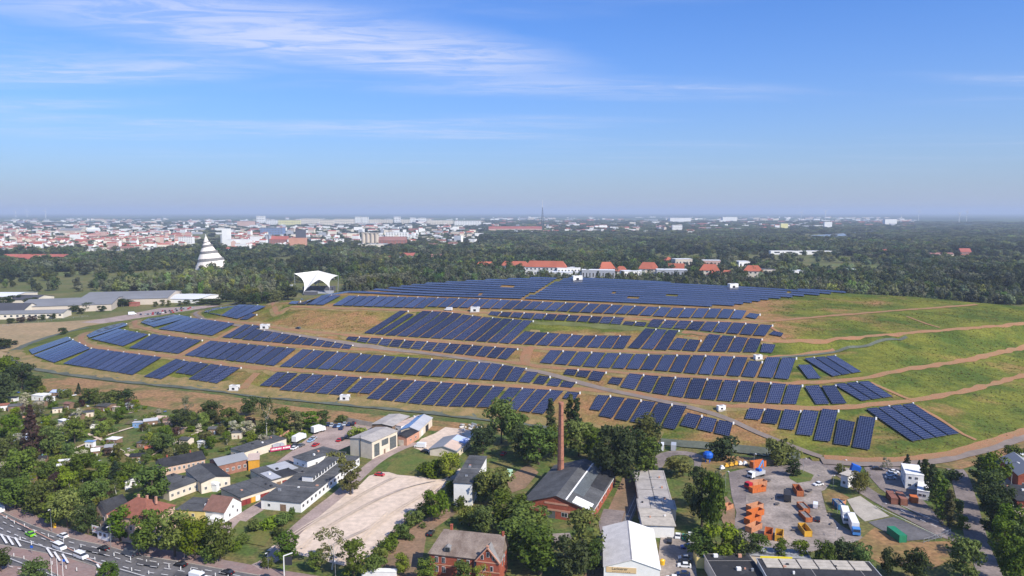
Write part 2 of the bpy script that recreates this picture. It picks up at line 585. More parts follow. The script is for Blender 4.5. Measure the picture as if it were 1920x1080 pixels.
C2 = [(257, 600, 18), (253, 606, 18.5), (265, 615, 19), (325, 627, 19), (400, 637, 19), (480, 643, 19), (560, 650, 18.5), (640, 654, 18), (730, 658, 17.8), (855, 668, 17.8), (960, 680, 17.8), (1035, 690, 17.8), (1110, 695, 18), (1210, 702, 18.5), (1335, 710, 19),
      (1440, 718, 19.5), (1540, 716, 19.5), (1615, 710, 19.5), (1690, 695, 20), (1815, 675, 20), (1920, 652, 20), (2050, 622, 20), (2300, 578, 20)]
C3 = [(374, 583, 25), (369, 590, 26), (395, 600, 26.5), (480, 608, 27), (560, 620, 26), (680, 632, 25), (730, 635, 24.5), (855, 643, 24), (960, 651, 23.7), (1085, 657, 23.7), (1210, 661, 24.5), (1335, 666, 25.5), (1440, 671, 26), (1515, 663, 26.5), (1565, 657, 27), (1700, 640, 28)]
C4 = [(820, 600, 34), (915, 595, 36.5), (1000, 604, 35.5), (1085, 608, 35), (1164, 614, 34.5), (1285, 623, 34), (1360, 630, 34), (1435, 636, 33.5), (1565, 636, 33.5), (1690, 625, 33.5), (1815, 615, 33.5), (1920, 606, 33.5), (2050, 592, 33.5), (2300, 568, 33)]
C5 = [(520, 565, 37), (512, 570, 37.5), (555, 575, 38), (680, 580, 38.5), (805, 583, 39), (905, 586, 39.3), (1000, 588, 39.5), (1085, 593, 39.5), (1185, 598, 39.8), (1335, 603, 40), (1435, 603, 40), (1565, 592, 40.5), (1690, 582, 40.8), (1830, 571, 40.5)]
C6 = [(600, 553, 43), (690, 557, 43.5), (870, 562, 44.2), (960, 566, 44.6), (1035, 567, 44.8), (1135, 572, 44.8), (1297, 579, 44.5), (1365, 577, 44.5), (1420, 568, 45), (1515, 558, 45.8), (1587, 551, 46.5)]
CR = [(640, 549, 45), (690, 546, 46.5), (790, 534, 49), (900, 527, 51), (1020, 522, 52.5), (1130, 525, 51.8), (1297, 535, 50.2), (1440, 543, 48.8), (1587, 549.5, 47.2), (1700, 555, 45), (1830, 567, 42), (1920, 574, 40), (2050, 584, 37)]
CL = [(392, 581, 30.5), (424, 577, 32.3), (450, 573.5, 33.7), (480, 572.5, 34.5), (505, 571.5, 36)]
back = [Vector((-340, 880, 0)), Vector((-200, 980, 0)), Vector((0, 1040, 0)), Vector((250, 1000, 0)), Vector((520, 880, 0)), Vector((880, 800, 0))]
foot = [Vector((p.x, p.y, p.z)) for p in world_line(C0, 6)] + list(reversed(back))
gx = GX0 + GS * np.arange(NX)
gy = GY0 + GS * np.arange(NY)
XX, YY = np.meshgrid(gx, gy)


def inside(poly, X, Y):
    r = np.zeros(np.shape(X), bool)
    n = len(poly)
    for i in range(n):
        x1, y1, x2, y2 = poly[i][0], poly[i][1], poly[(i + 1) % n][0], poly[(i + 1) % n][1]
        if y1 == y2:
            continue
        c = (np.minimum(y1, y2) <= Y) & (Y < np.maximum(y1, y2))
        r ^= c & (X < (x2 - x1) * (Y - y1) / (y2 - y1) + x1)
    return r


INS = inside(foot, XX, YY)
Z = np.zeros((NY, NX))
fixed = ~INS
for C in (C0, C1, C2, C3, C4, C5, C6, CR, CL):
    for p in world_line(C, 1.5):
        i, j = int(round((p.x - GX0) / GS)), int(round((p.y - GY0) / GS))
        if 0 <= i < NX and 0 <= j < NY:
            Z[j, i] = p.z
            fixed[j, i] = True
free = ~fixed
# coarse start then relax
Z[free] = 20.0
for lev in (16, 8, 4, 2, 1):
    Zc, Fc = Z[::lev, ::lev].copy(), fixed[::lev, ::lev].copy()
    if lev > 1:
        h, w = Zc.shape
        S = np.zeros((h * lev, w * lev))
        N = np.zeros((h * lev, w * lev))
        S[:NY, :NX][:S.shape[0], :S.shape[1]] = (Z * fixed)[:S.shape[0], :S.shape[1]]
        N[:NY, :NX] = fixed[:S.shape[0], :S.shape[1]]
        bs, bn = S.reshape(h, lev, w, lev).sum((1, 3)), N.reshape(h, lev, w, lev).sum((1, 3))
        Fc = bn > 0
        Zc[Fc] = bs[Fc] / bn[Fc]
    fr = ~Fc
    for it in range(250):
        A = np.pad(Zc, 1, mode='edge')
        Zn = (A[:-2, 1:-1] + A[2:, 1:-1] + A[1:-1, :-2] + A[1:-1, 2:]) / 4
        Zc[fr] = Zn[fr]
    up = np.repeat(np.repeat(Zc, lev, 0), lev, 1)[:NY, :NX]
    Z[free] = up[free]
# soften the creases a little
for it in range(2):
    A = np.pad(Z, 1, mode='edge')
    Zs = (A[:-2, 1:-1] + A[2:, 1:-1] + A[1:-1, :-2] + A[1:-1, 2:] + 4 * Z) / 8
    Z = np.where(INS, Zs, Z)


def hz(x, y):
    x = (np.asarray(x, float) - GX0) / GS
    y = (np.asarray(y, float) - GY0) / GS
    ok = (x >= 0) & (x < NX - 1.001) & (y >= 0) & (y < NY - 1.001)
    xi, yi = np.clip(x, 0, NX - 1.001), np.clip(y, 0, NY - 1.001)
    i, j = xi.astype(int), yi.astype(int)
    fx, fy = xi - i, yi - j
    v = Z[j, i] * (1 - fx) * (1 - fy) + Z[j, i + 1] * fx * (1 - fy) + Z[j + 1, i] * (1 - fx) * fy + Z[j + 1, i + 1] * fx * fy
    return np.where(ok, v, 0.0)


TT = np.arange(240.0, 1060.0, 1.5)


def G(px, py):
    """the place on the hill (or on the plain) that a pixel shows"""
    d = ray(px, py)
    k = TT / d.y
    h = HC + d.z * k - hz(d.x * k, TT)
    w = np.nonzero(h <= 0)[0]
    if len(w) == 0:
        if d.z >= -0.02:
            t = 900 / d.y
            return Vector((d.x * t, 900, 40))
        return P(px, py)
    i = max(w[0], 1)
    a, b = h[i - 1], h[i]
    t = (TT[i - 1] + (TT[i] - TT[i - 1]) * a / (a - b)) / d.y if a > b else TT[i] / d.y
    x, y = d.x * t, d.y * t
    return Vector((x, y, float(hz(x, y))))


# hill mesh (only where it rises from the plain)
keep = INS.copy()
keep[:-1] |= INS[1:]
keep[1:] |= INS[:-1]
keep[:, :-1] |= INS[:, 1:]
keep[:, 1:] |= INS[:, :-1]
idx = -np.ones((NY, NX), int)
idx[keep] = np.arange(keep.sum())
Zm = np.where(INS, Z + 0.05, -0.335)
hv = np.stack([XX[keep], YY[keep], Zm[keep]], 1)
q = keep[:-1, :-1] & keep[1:, :-1] & keep[:-1, 1:] & keep[1:, 1:]
hf = np.stack([idx[:-1, :-1][q], idx[:-1, 1:][q], idx[1:, 1:][q], idx[1:, :-1][q]], 1)
hm = bpy.data.meshes.new('hill')
hm.from_pydata(hv.tolist(), [], hf.tolist())
hm.polygons.foreach_set('use_smooth', [True] * len(hf))
# how dry the sward is: real patches of the slope
dep = hv[:, 1] * cp - (hv[:, 2] - HC) * sp
vpx = 960 + FPX * hv[:, 0] / dep
vpy = 540 - FPX * (hv[:, 1] * sp + (hv[:, 2] - HC) * cp) / dep


def sstep(x, a, b):
    t = np.clip((x - a) / (b - a), 0, 1)
    return t * t * (3 - 2 * t)


dry = 0.50 * sstep(vpx, 330, 620) * (1 - sstep(vpx, 1400, 1530)) + 0.22
dry += 0.55 * np.exp(-((vpx - 610) / 90) ** 2 - ((vpy - 605) / 17) ** 2)
dry -= 0.35 * np.exp(-((vpx - 1080) / 150) ** 2 - ((vpy - 618) / 12) ** 2)
dry -= 0.12 * sstep(vpx, 1640, 1760)
dry += 0.35 * sstep(vpy, 790, 850) * sstep(vpx, 1560, 1640) * (1 - sstep(vpx, 1700, 1850))
at = hm.attributes.new('dry', 'FLOAT', 'POINT')
at.data.foreach_set('value', dry.astype(np.float32))
gm = bpy.data.materials.new('hill sward')
gm.use_nodes = True
nt = gm.node_tree
gb = nt.nodes['Principled BSDF']
gb.inputs['Roughness'].default_value = 0.95
gb.inputs['Specular IOR Level'].default_value = 0.1
geo = nt.nodes.new('ShaderNodeNewGeometry')


def gnoise(scale, detail=6, sx=1.0, rot=0):
    mp = nt.nodes.new('ShaderNodeMapping')
    mp.inputs['Scale'].default_value = (scale * sx, scale, scale)
    mp.inputs['Rotation'].default_value = (0, 0, rot)
    nt.links.new(geo.outputs['Position'], mp.inputs[0])
    n = nt.nodes.new('ShaderNodeTexNoise')
    n.inputs['Scale'].default_value = 1
    n.inputs['Detail'].default_value = detail
    n.inputs['Roughness'].default_value = 0.62
    nt.links.new(mp.outputs[0], n.inputs['Vector'])
    return n.outputs[0]


def gmap(v, a, b, c=0.0, d=1.0):
    n = nt.nodes.new('ShaderNodeMapRange')
    nt.links.new(v, n.inputs['Value'])
    for k, x in zip(('From Min', 'From Max', 'To Min', 'To Max'), (a, b, c, d)):
        n.inputs[k].default_value = x
    return n.outputs[0]


def gmix(f, a, b, mode='MIX'):
    n = nt.nodes.new('ShaderNodeMix')
    n.data_type = 'RGBA'
    n.blend_type = mode
    if isinstance(f, float):
        n.inputs[0].default_value = f
    else:
        nt.links.new(f, n.inputs[0])
    for s, v in ((6, a), (7, b)):
        if isinstance(v, tuple):
            n.inputs[s].default_value = (*v, 1)
        else:
            nt.links.new(v, n.inputs[s])
    return n.outputs[2]


dra = nt.nodes.new('ShaderNodeAttribute')
dra.attribute_name = 'dry'
gsum = nt.nodes.new('ShaderNodeMath')
gsum.operation = 'ADD'
nt.links.new(dra.outputs['Fac'], gsum.inputs[0])
nt.links.new(gmap(gnoise(0.035, 9, 0.45), 0.3, 0.7, -0.6, 0.6), gsum.inputs[1])
green = gmix(gmap(gnoise(0.05, 9, 0.5, 0.3), 0.40, 0.60), (0.068, 0.098, 0.018), (0.150, 0.152, 0.026))
straw = gmix(gmap(gnoise(0.09, 6), 0.38, 0.62), (0.225, 0.155, 0.055), (0.285, 0.150, 0.068))
hcol = gmix(gmap(gsum.outputs[0], 0.36, 0.80), green, straw)
hcol = gmix(1.0, hcol, gmap(gnoise(0.9, 5), 0.3, 0.7, 0.62, 1.38), 'MULTIPLY')
hcol = gmix(1.0, hcol, gmap(gnoise(0.22, 4, 0.5), 0.3, 0.7, 0.8, 1.2), 'MULTIPLY')
nt.links.new(hcol, gb.inputs['Base Color'])
hbp = nt.nodes.new('ShaderNodeBump')
hbp.inputs['Strength'].default_value = 0.6
hbp.inputs['Distance'].default_value = 0.6
nt.links.new(gnoise(0.5, 5), hbp.inputs['Height'])
nt.links.new(hbp.outputs[0], gb.inputs['Normal'])
hm.materials.append(gm)
struct(obj('hill', hm))

# ------------------------------------------------------------ the plain
pl = bpy.data.materials.new('plain')
pl.use_nodes = True
nt = pl.node_tree
gb = nt.nodes['Principled BSDF']
gb.inputs['Roughness'].default_value = 0.95
gb.inputs['Specular IOR Level'].default_value = 0.1
geo = nt.nodes.new('ShaderNodeNewGeometry')
near = gmix(gmap(gnoise(0.02, 7), 0.35, 0.65), (0.085, 0.110, 0.030), (0.165, 0.145, 0.058))
vor = nt.nodes.new('ShaderNodeTexVoronoi')
vor.inputs['Scale'].default_value = 0.0014
vor.inputs['Randomness'].default_value = 0.9
nt.links.new(geo.outputs['Position'], vor.inputs['Vector'])
fld = nt.nodes.new('ShaderNodeValToRGB')
sepv = nt.nodes.new('ShaderNodeSeparateColor')
nt.links.new(vor.outputs['Color'], sepv.inputs[0])
nt.links.new(sepv.outputs[0], fld.inputs[0])
els = fld.color_ramp.elements
els[0].color = (0.028, 0.045, 0.018, 1)
els[1].color = (0.16, 0.17, 0.07, 1)
for p_, c_ in ((0.35, (0.032, 0.05, 0.02)), (0.5, (0.06, 0.095, 0.025)), (0.7, (0.10, 0.125, 0.04))):
    e = els.new(p_)
    e.color = (*c_, 1)
fld.color_ramp.interpolation = 'CONSTANT'
spn = nt.nodes.new('ShaderNodeSeparateXYZ')
nt.links.new(geo.outputs['Position'], spn.inputs[0])
pcol = gmix(gmap(spn.outputs[1], 4200, 4800), near, fld.outputs[0])
pcol = gmix(1.0, pcol, gmap(gnoise(0.5, 5), 0.25, 0.75, 0.7, 1.3), 'MULTIPLY')
nt.links.new(pcol, gb.inputs['Base Color'])
mb = MB()
S_ = 46000
for a, b, c, d in ((-S_, -3000, -2000, S_), (-3000, 3000, -2000, 6000), (-3000, 3000, 6000, S_), (3000, S_, -2000, S_)):
    mb.face([(a, c, -0.32), (b, c, -0.32), (b, d, -0.32), (a, d, -0.32)])
struct(mb.build('ground', pl))
LAY = [-0.30]


def sheet(name, pts, m, z=None, grow=None):
    """a flat patch of ground given by pixel corners, each new sheet a little above the last"""
    if z is None:
        LAY[0] += 0.006
        z = LAY[0]
    w = [P(x, y, 0) for x, y in pts]
    mb = MB()
    mb.face([(p.x, p.y, z) for p in w] if area2(w) > 0 else [(p.x, p.y, z) for p in reversed(w)])
    return struct(mb.build(name, m))


def area2(w):
    return sum(a.x * b.y - b.x * a.y for a, b in zip(w, w[1:] + w[:1]))


def smooth_line(w, step):
    """Catmull-Rom through world points"""
    out = []
    for i in range(len(w) - 1):
        p0, p1, p2, p3 = w[max(i - 1, 0)], w[i], w[i + 1], w[min(i + 2, len(w) - 1)]
        n = max(1, int((p2 - p1).length / step))
        for k in range(n):
            t = k / n
            out.append(0.5 * ((2 * p1) + (p2 - p0) * t + (2 * p0 - 5 * p1 + 4 * p2 - p3) * t * t + (3 * p1 - p0 - 3 * p2 + p3) * t ** 3))
    return out + [w[-1]]


def ribbon(name, pts, width, m, hill=True, lift=0.0, wig=0.0, z=None, world=False):
    w = pts if world else [(G(x, y) if hill else P(x, y)) for x, y in pts]
    w = smooth_line([Vector((p.x, p.y, 0)) for p in w], 4.0 if hill else 3.0)
    if z is None and not hill:
        LAY[0] += 0.006
        z = LAY[0]
    mb = MB()
    rows = []
    nc = 5 if hill else 2
    for i, p in enumerate(w):
        d = (w[min(i + 1, len(w) - 1)] - w[max(i - 1, 0)]).normalized()
        nrm = Vector((-d.y, d.x, 0))
        row = []
        for k in range(nc):
            e = width * (k / (nc - 1) - 0.5)
            if wig and k in (0, nc - 1):
                e *= 1 + wig * (mnoise.noise((p.x * 0.11, p.y * 0.11, k)) )
            v = p + nrm * e
            row.append((v.x, v.y, (float(hz(v.x, v.y)) + 0.30 + lift) if hill else z))
        rows.append(row)
    for a, b in zip(rows, rows[1:]):
        for k in range(nc - 1):
            mb.face([a[k + 1], a[k], b[k], b[k + 1]])
    return struct(mb.build(name, m, smooth=hill))


def xy(C):
    return [(a, b) for a, b, c in C]


# tracks round the terraces: straw verge below, gravel on top
for C, wdt in ((C1, 5.6), (C2, 5.2), (C3, 4.8), (C5, 4.8)):
    pts = [p for p in xy(C) if p[0] <= (1570 if C is C3 else 2050)]
    ribbon('verge', [p for p in pts if p[0] < 1500], wdt * 1.9, M['wayside'], lift=-0.12, wig=0.7)
    ribbon('gravel_track', pts, wdt * 0.72, M['track'], wig=0.9)
ribbon('gravel_track', [(1280, 622), (1360, 632), (1435, 639), (1500, 640), (1565, 637), (1690, 626), (1815, 616), (1920, 607), (2040, 594)], 3.2, M['track'], wig=0.9)
ribbon('verge', [(915, 597), (1000, 605), (1085, 609), (1164, 615), (1285, 624), (1380, 633)], 5, mat('green verge', (0.13, 0.14, 0.045), 0.95, 0.2, 0.1), lift=-0.1, wig=0.8)
# straw apron and grey perimeter road at the foot
foot_px = [(24, 664), (40, 678), (70, 690), (125, 700), (225, 713), (325, 723), (425, 733), (480, 741), (630, 755), (755, 767), (855, 778), (920, 785), (1000, 795), (1110, 810), (1240, 828)]
ribbon('verge', [(x, y - 7) for x, y in foot_px], 10, M['wayside'], lift=-0.12, wig=0.7)
ribbon('perimeter_road', [(165, 614), (110, 627), (62, 642), (33, 655)] + foot_px[:13] + [(1110, 812), (1240, 829), (1330, 836), (1420, 846), (1500, 857)], 7.5, M['moat'], lift=-0.15, wig=0.25)
ribbon('perimeter_road', [(1540, 864), (1650, 869), (1750, 863), (1800, 852), (1850, 840), (1920, 817), (2040, 780)], 7.5, M['service'], lift=-0.1)
ribbon('gravel_track', [(1545, 857), (1650, 863), (1750, 856), (1800, 845), (1850, 832), (1920, 809), (2040, 772)], 4.5, M['track'], lift=-0.06, wig=0.5)
# ramps
ribbon('service_road', [(370, 585), (366, 590), (385, 600), (420, 607), (500, 620), (560, 630), (640, 643), (740, 657), (860, 672), (960, 690), (1035, 704), (1085, 718), (1172, 739), (1235, 752), (1297, 766), (1360, 785), (1420, 812), (1480, 836), (1540, 858)], 3.2, M['service'], lift=0.16)
ribbon('service_road', [(1440, 674), (1515, 667), (1565, 661), (1630, 648), (1700, 632)], 2.2, M['moat'], lift=0.14)
ribbon('service_road', [(366, 582), (400, 576), (460, 566), (520, 560)], 4, M['service'], lift=0.1)
# link tracks between terraces
for pts, wd in (([(403, 638), (432, 622), (458, 609)], 4.5), ([(331, 671), (352, 659), (392, 640)], 5.5), ([(984, 684), (985, 670), (992, 655)], 7), ([(455, 730), (470, 712), (482, 700)], 6),
                ([(1700, 594), (1738, 608), (1762, 615)], 2.2), ([(1632, 718), (1670, 735), (1712, 752)], 2.5), ([(1716, 761), (1760, 785), (1806, 815), (1830, 826)], 2.5), ([(1440, 610), (1458, 622), (1472, 636)], 2.5)):
    ribbon('gravel_track', pts, wd, M['track'], lift=0.05, wig=0.5)
# bare ground
for cx, cy, w_ in ((1092, 628, 6), (1143, 627, 6), (1295, 635, 9), (1003, 622, 6), (1438, 645, 7), (770, 590, 6), (1345, 780, 12), (1402, 745, 5)):
    ribbon('bare_earth', [(cx - w_ * 1.6, cy), (cx, cy + .6), (cx + w_ * 1.6, cy)], w_ * 0.7, M['wayside'], lift=-0.05, wig=0.9)

# ------------------------------------------------------------ solar tables on the slopes
GRP = 'solar tables on the hillside'


def lerp2(pl, t):
    """point at fraction t of a pixel polyline, by length"""
    L = [math.hypot(b[0] - a[0], b[1] - a[1]) for a, b in zip(pl, pl[1:])]
    s = t * sum(L)
    for (a, b), l in zip(zip(pl, pl[1:]), L):
        if s <= l + 1e-9:
            k = s / l if l else 0
            return (a[0] + (b[0] - a[0]) * k, a[1] + (b[1] - a[1]) * k)
        s -= l
    return pl[-1]


M['rack'] = mat('dark racking', (0.05, 0.05, 0.055), 0.7)
M['inv'] = mat('white inverter box', (0.8, 0.8, 0.78), 0.5)
ntab = [0]


def solar_table(bl, br, tl, tr, label, inv=False):
    c = [G(*p) for p in (bl, br, tr, tl)]
    org = (c[0] + c[1]) / 2
    org.z = float(hz(org.x, org.y))
    nl, nw = 5, 3
    W = ((c[1] - c[0]).length + (c[2] - c[3]).length) / 2
    Ln = ((c[3] - c[0]).length + (c[2] - c[1]).length) / 2
    mu, mv = max(2, round(W / 1.02)), max(2, round(Ln / 1.68))
    g = []
    for j in range(nl + 1):
        t = j / nl
        a, b = c[0].lerp(c[3], t), c[1].lerp(c[2], t)
        row = []
        for k in range(nw + 1):
            p = a.lerp(b, k / nw)
            row.append(Vector((p.x, p.y, 0)))
        g.append(row)
    # straight purlins: heights follow the ground along the length only
    prof = [np.mean([float(hz(p.x, p.y)) for p in row]) for row in g]
    sl = [float(hz(row[-1].x, row[-1].y)) - float(hz(row[0].x, row[0].y)) for row in g]
    for j, row in enumerate(g):
        for k, p in enumerate(row):
            p.z = prof[j] + sl[j] * (k / nw - 0.5) + 0.95 + 0.35 * j / nl - org.z
            p.x -= org.x
            p.y -= org.y
    mb = MB()
    th = 0.12
    for j in range(nl):
        for k in range(nw):
            uv = [(mu * k / nw, mv * j / nl), (mu * (k + 1) / nw, mv * j / nl), (mu * (k + 1) / nw, mv * (j + 1) / nl), (mu * k / nw, mv * (j + 1) / nl)]
            mb.face([g[j][k], g[j][k + 1], g[j + 1][k + 1], g[j + 1][k]], 0, uv)
    dn = Vector((0, 0, -th))
    rim = g[0] + [r[-1] for r in g[1:]] + list(reversed(g[-1]))[1:] + [r[0] for r in reversed(g[1:-1])]
    for a, b in zip(rim, rim[1:] + rim[:1]):
        mb.face([a + dn, b + dn, b, a], 1)
    for j in range(nl):
        mb.face([g[j][0] + dn, g[j + 1][0] + dn, g[j + 1][-1] + dn, g[j][-1] + dn], 1)
    root = mb.build('solar_table', [M['solar'], M['rack']], None, org, uv=True)
    tag(root, label, 'solar table', GRP)
    fb = MB()
    for j in range(nl + 1):
        for k in (0, nw):
            p = g[j][k] + (g[j][nw - k] - g[j][k]) * 0.12
            fb.box(p.x - .05, p.x + .05, p.y - .05, p.y + .05, float(hz(p.x + org.x, p.y + org.y)) - org.z - 0.3, p.z - th)
    for k in (0, nw):
        for j in range(nl):
            a, b = g[j][k] + (g[j][nw - k] - g[j][k]) * 0.12 + dn * 1.6, g[j + 1][k] + (g[j + 1][nw - k] - g[j + 1][k]) * 0.12 + dn * 1.6
            fb.bar(a, b, 0.06)
    fb.build('support_frame', M['rack'], root)['kind'] = 'stuff'
    if inv:
        p = g[-1][-1]
        ib = MB()
        zz = float(hz(p.x + org.x, p.y + org.y)) - org.z
        ib.box(p.x + .1, p.x + .9, p.y + .3, p.y + .75, zz, zz + 1.5)
        ib.build('inverter_box', M['inv'], root)
    ntab[0] += 1


ORD = ['first', 'second', 'third', 'fourth', 'fifth', 'sixth', 'seventh', 'eighth', 'ninth', 'tenth', 'eleventh', 'twelfth', 'thirteenth', 'fourteenth', 'fifteenth', 'sixteenth', 'seventeenth', 'eighteenth', 'nineteenth', 'twentieth']


def ordn(i):
    if i < 20:
        return ORD[i]
    n = i + 1
    return f"{n}{'th' if 10 < n % 100 < 20 else {1: 'st', 2: 'nd', 3: 'rd'}.get(n % 10, 'th')}"


def tier(phrase, runs):
    """runs: (n, bottom polyline, top polyline, gap) or single (bl,br,tl,tr)"""
    quads = []
    for r in runs:
        if isinstance(r[0], int):
            n, bo, to, gap = r
            for i in range(n):
                a, b = i / n, (i + 1 - gap) / n
                quads.append((lerp2(bo, a), lerp2(bo, b), lerp2(to, a), lerp2(to, b)))
        else:
            quads.append(r)
    for i, qd in enumerate(quads):
        solar_table(*qd, f'blue solar table, {ordn(i)} from the left in the {phrase}', inv=(i % 2 == 0))


tier('lowest tier left of the white kiosk', [
    (3, [(54, 658), (61, 666)], [(126, 634), (135, 639)], .05), (6, [(63.5, 668), (102, 682)], [(137, 640), (170, 656)], .09), (9, [(119, 683.5), (250, 705)], [(173, 656), (304, 673)], .09),
    (2, [(270, 708), (304, 713)], [(330, 676), (358, 682)], .09), (2, [(329, 700.5), (363, 705.5)], [(359, 681), (393, 686)], .09), (3, [(354, 712.5), (409, 721)], [(395, 686), (452, 693)], .09)])
tier('lowest tier right of the white kiosk', [
    (2, [(487.5, 725), (530, 728)], [(520, 701), (561, 703.5)], .12), (5, [(524, 733), (640, 743)], [(565, 704), (677, 711.5)], .12), (2, [(652, 737), (696, 740.5)], [(681, 712), (727, 714)], .12),
    (9, [(688, 749), (736, 754), (787, 760), (840, 764), (920, 766)], [(731, 714), (830, 721), (951, 730)], .13), (4, [(924, 766), (1022, 779)], [(955, 730), (1060, 737)], .13), ((1055, 749), (1078, 752), (1064, 738), (1086, 740))])
tier('lowest tier right of the chimney', [
    ((1106, 770), (1125, 772.5), (1121, 744.5), (1143, 746)), (5, [(1123, 782), (1270, 809)], [(1147, 747), (1292, 767)], .16), (3, [(1276, 800), (1372, 822)], [(1289, 778), (1378, 798)], .14)])
tier('lowest tier above the container yard', [
    ((1397, 787.5), (1424, 790), (1405, 769), (1432, 772)), ((1429, 795), (1456, 798), (1437.5, 770), (1465, 774)), ((1460, 806), (1488, 809), (1471, 771.5), (1500, 775)), ((1493, 817), (1522, 820), (1506, 772.5), (1535, 776)),
    ((1526, 828), (1556, 831), (1542, 770.5), (1571, 774)), ((1563, 835), (1593, 839), (1572, 790), (1603, 796)), ((1598.5, 841), (1630, 846.5), (1611.5, 784), (1641.5, 788)), (4, [(1710, 830), (1801, 815)], [(1624, 770.5), (1714, 760)], .13)])
tier('second tier, left half', [
    (2, [(162.5, 630.5), (168, 635)], [(232, 607), (240, 612)], .06), (5, [(171, 637), (232, 651)], [(222, 619), (279, 630)], .09), (6, [(242.5, 654), (336, 665)], [(286, 629), (379, 641)], .09),
    (9, [(347, 668), (516, 688)], [(394, 642), (557, 657)], .11)])
tier('second tier above the white inverter cabin', [
    (19, [(525, 689), (704, 700), (846, 710), (972, 718)], [(567.5, 658), (716, 670), (925, 685), (988, 695)], .13),
    ((972.5, 718), (994, 720), (989, 700), (1009, 702)), ((1000, 721), (1020, 723), (1011, 707.5), (1030, 710)), ((1025, 724.5), (1046, 727), (1034, 712.5), (1054, 715.5)), ((1050.5, 727), (1072, 729.5), (1056, 718.5), (1079, 721))])
tier('second tier right of the ramp', [
    ((1057, 704), (1078, 706), (1062.5, 695.6), (1082.5, 697)), ((1080.6, 707.5), (1100, 710), (1086, 698), (1108, 699)), ((1103, 714), (1125, 717), (1112, 699), (1135, 702)), ((1140, 720.6), (1161, 724), (1147.5, 711), (1168, 713)),
    (11, [(1164, 728), (1217, 738), (1276, 747.5), (1369, 755), (1497, 761)], [(1180, 704), (1239, 710), (1326, 714.5), (1416, 720), (1508, 727)], .15),
    ((1530, 760.6), (1555, 760), (1509, 728), (1535, 726)), ((1560.6, 760), (1587.5, 759), (1540.6, 727.5), (1566, 727)), (3, [(1615.6, 754), (1676, 745.6)], [(1564, 724), (1631, 718)], .13)])
tier('third tier, left half', [
    (3, [(264, 606), (290, 615)], [(325, 591), (357, 597)], .08), (7, [(297.5, 618.5), (399, 631)], [(352, 597.5), (441, 609.5)], .09), ((417, 634), (433, 635.6), (459, 611), (472, 612.5)), ((436, 636), (452, 637), (475, 612.5), (488, 614)),
    (11, [(454, 638), (658, 656.5)], [(480, 620), (662, 651)], .12)])
tier('third tier left of the earth ramp', [(15, [(649, 638), (722, 650), (805, 659), (953, 676)], [(654, 634), (732, 639), (817, 645.5), (972, 657.5)], .13)])
tier('third tier right of the earth ramp', [
    (14, [(1012.5, 682), (1113, 690.6), (1221, 695.6), (1303, 703), (1391, 708)], [(1032, 660), (1132, 665), (1237, 669), (1322, 670), (1406, 674)], .16), ((1391, 708), (1415, 710), (1405, 680), (1428, 682)),
    (2, [(1422.5, 709), (1482, 714)], [(1437.5, 673.5), (1496, 675)], .13), ((1515, 712.5), (1539, 712), (1496, 688), (1520, 687.5)), (3, [(1561, 708), (1617, 699)], [(1508, 675.5), (1568, 670)], .13)])
tier('fourth tier of long tables', [
    ((683, 626), (700, 628), (750, 585.5), (764, 586)), ((703, 628), (720, 629), (765, 591), (776, 592.5)), (11, [(723, 630), (785, 634), (847, 638), (957, 646)], [(792.5, 586), (831, 587.5), (864, 591.5), (899, 597), (1001, 605)], .13),
    (9, [(958, 646), (1049, 651), (1173, 656)], [(984, 624.5), (1050, 629), (1095, 632.5), (1187, 633)], .13), (3, [(1177.5, 654), (1253, 659)], [(1210, 619), (1275, 623.5)], .14), (2, [(1254, 657), (1307, 661)], [(1269, 637), (1316, 642)], .13),
    (4, [(1309, 660.6), (1422, 663)], [(1329, 630), (1432, 640)], .16), ((1425.6, 662.5), (1447.5, 664), (1430, 647.5), (1454, 650))])
tier('fifth tier of small tables', [
    (12, [(915, 592), (992, 599.5), (1078, 604), (1166, 610.5)], [(921, 587), (1000, 590.5), (1085, 595), (1174, 599)], .13), (2, [(1167.5, 610.5), (1212, 614)], [(1172, 605.5), (1215, 608)], .13),
    (9, [(1213, 614.5), (1285, 619), (1360, 626), (1438, 632.5)], [(1224, 602), (1292, 605.5), (1374, 608), (1451, 613.5)], .14), ((1442.5, 629), (1465, 633), (1450, 624), (1469, 628))])
tier('top tier below the plateau', [
    ((541, 571), (555, 572), (547.5, 567.5), (562, 567.5)), (3, [(557, 572), (608, 573.5)], [(585, 556), (641, 556.5)], .1), (9, [(624, 574), (796, 579.5)], [(654, 557), (822, 561)], .11),
    (10, [(801, 576.5), (901, 579.5), (1001, 582.5)], [(822, 561), (920, 564), (1019, 569)], .12), (8, [(1001, 582.5), (1084, 587), (1176, 591)], [(1019, 569), (1099, 572), (1192, 577)], .13),
    (9, [(1176, 591), (1267, 597), (1344, 598), (1394, 600)], [(1192, 577), (1280, 581), (1354, 582), (1403, 586)], .14), ((1397.5, 596), (1417.5, 600), (1406, 590), (1424, 592.5))])
tier('small block behind the car park bend', [(6, [(383, 587), (446, 599.5)], [(398, 580), (447, 574), (478, 574), (500, 577.5)], .09), ((449, 600.5), (463, 601), (471, 590), (480, 592.5))])

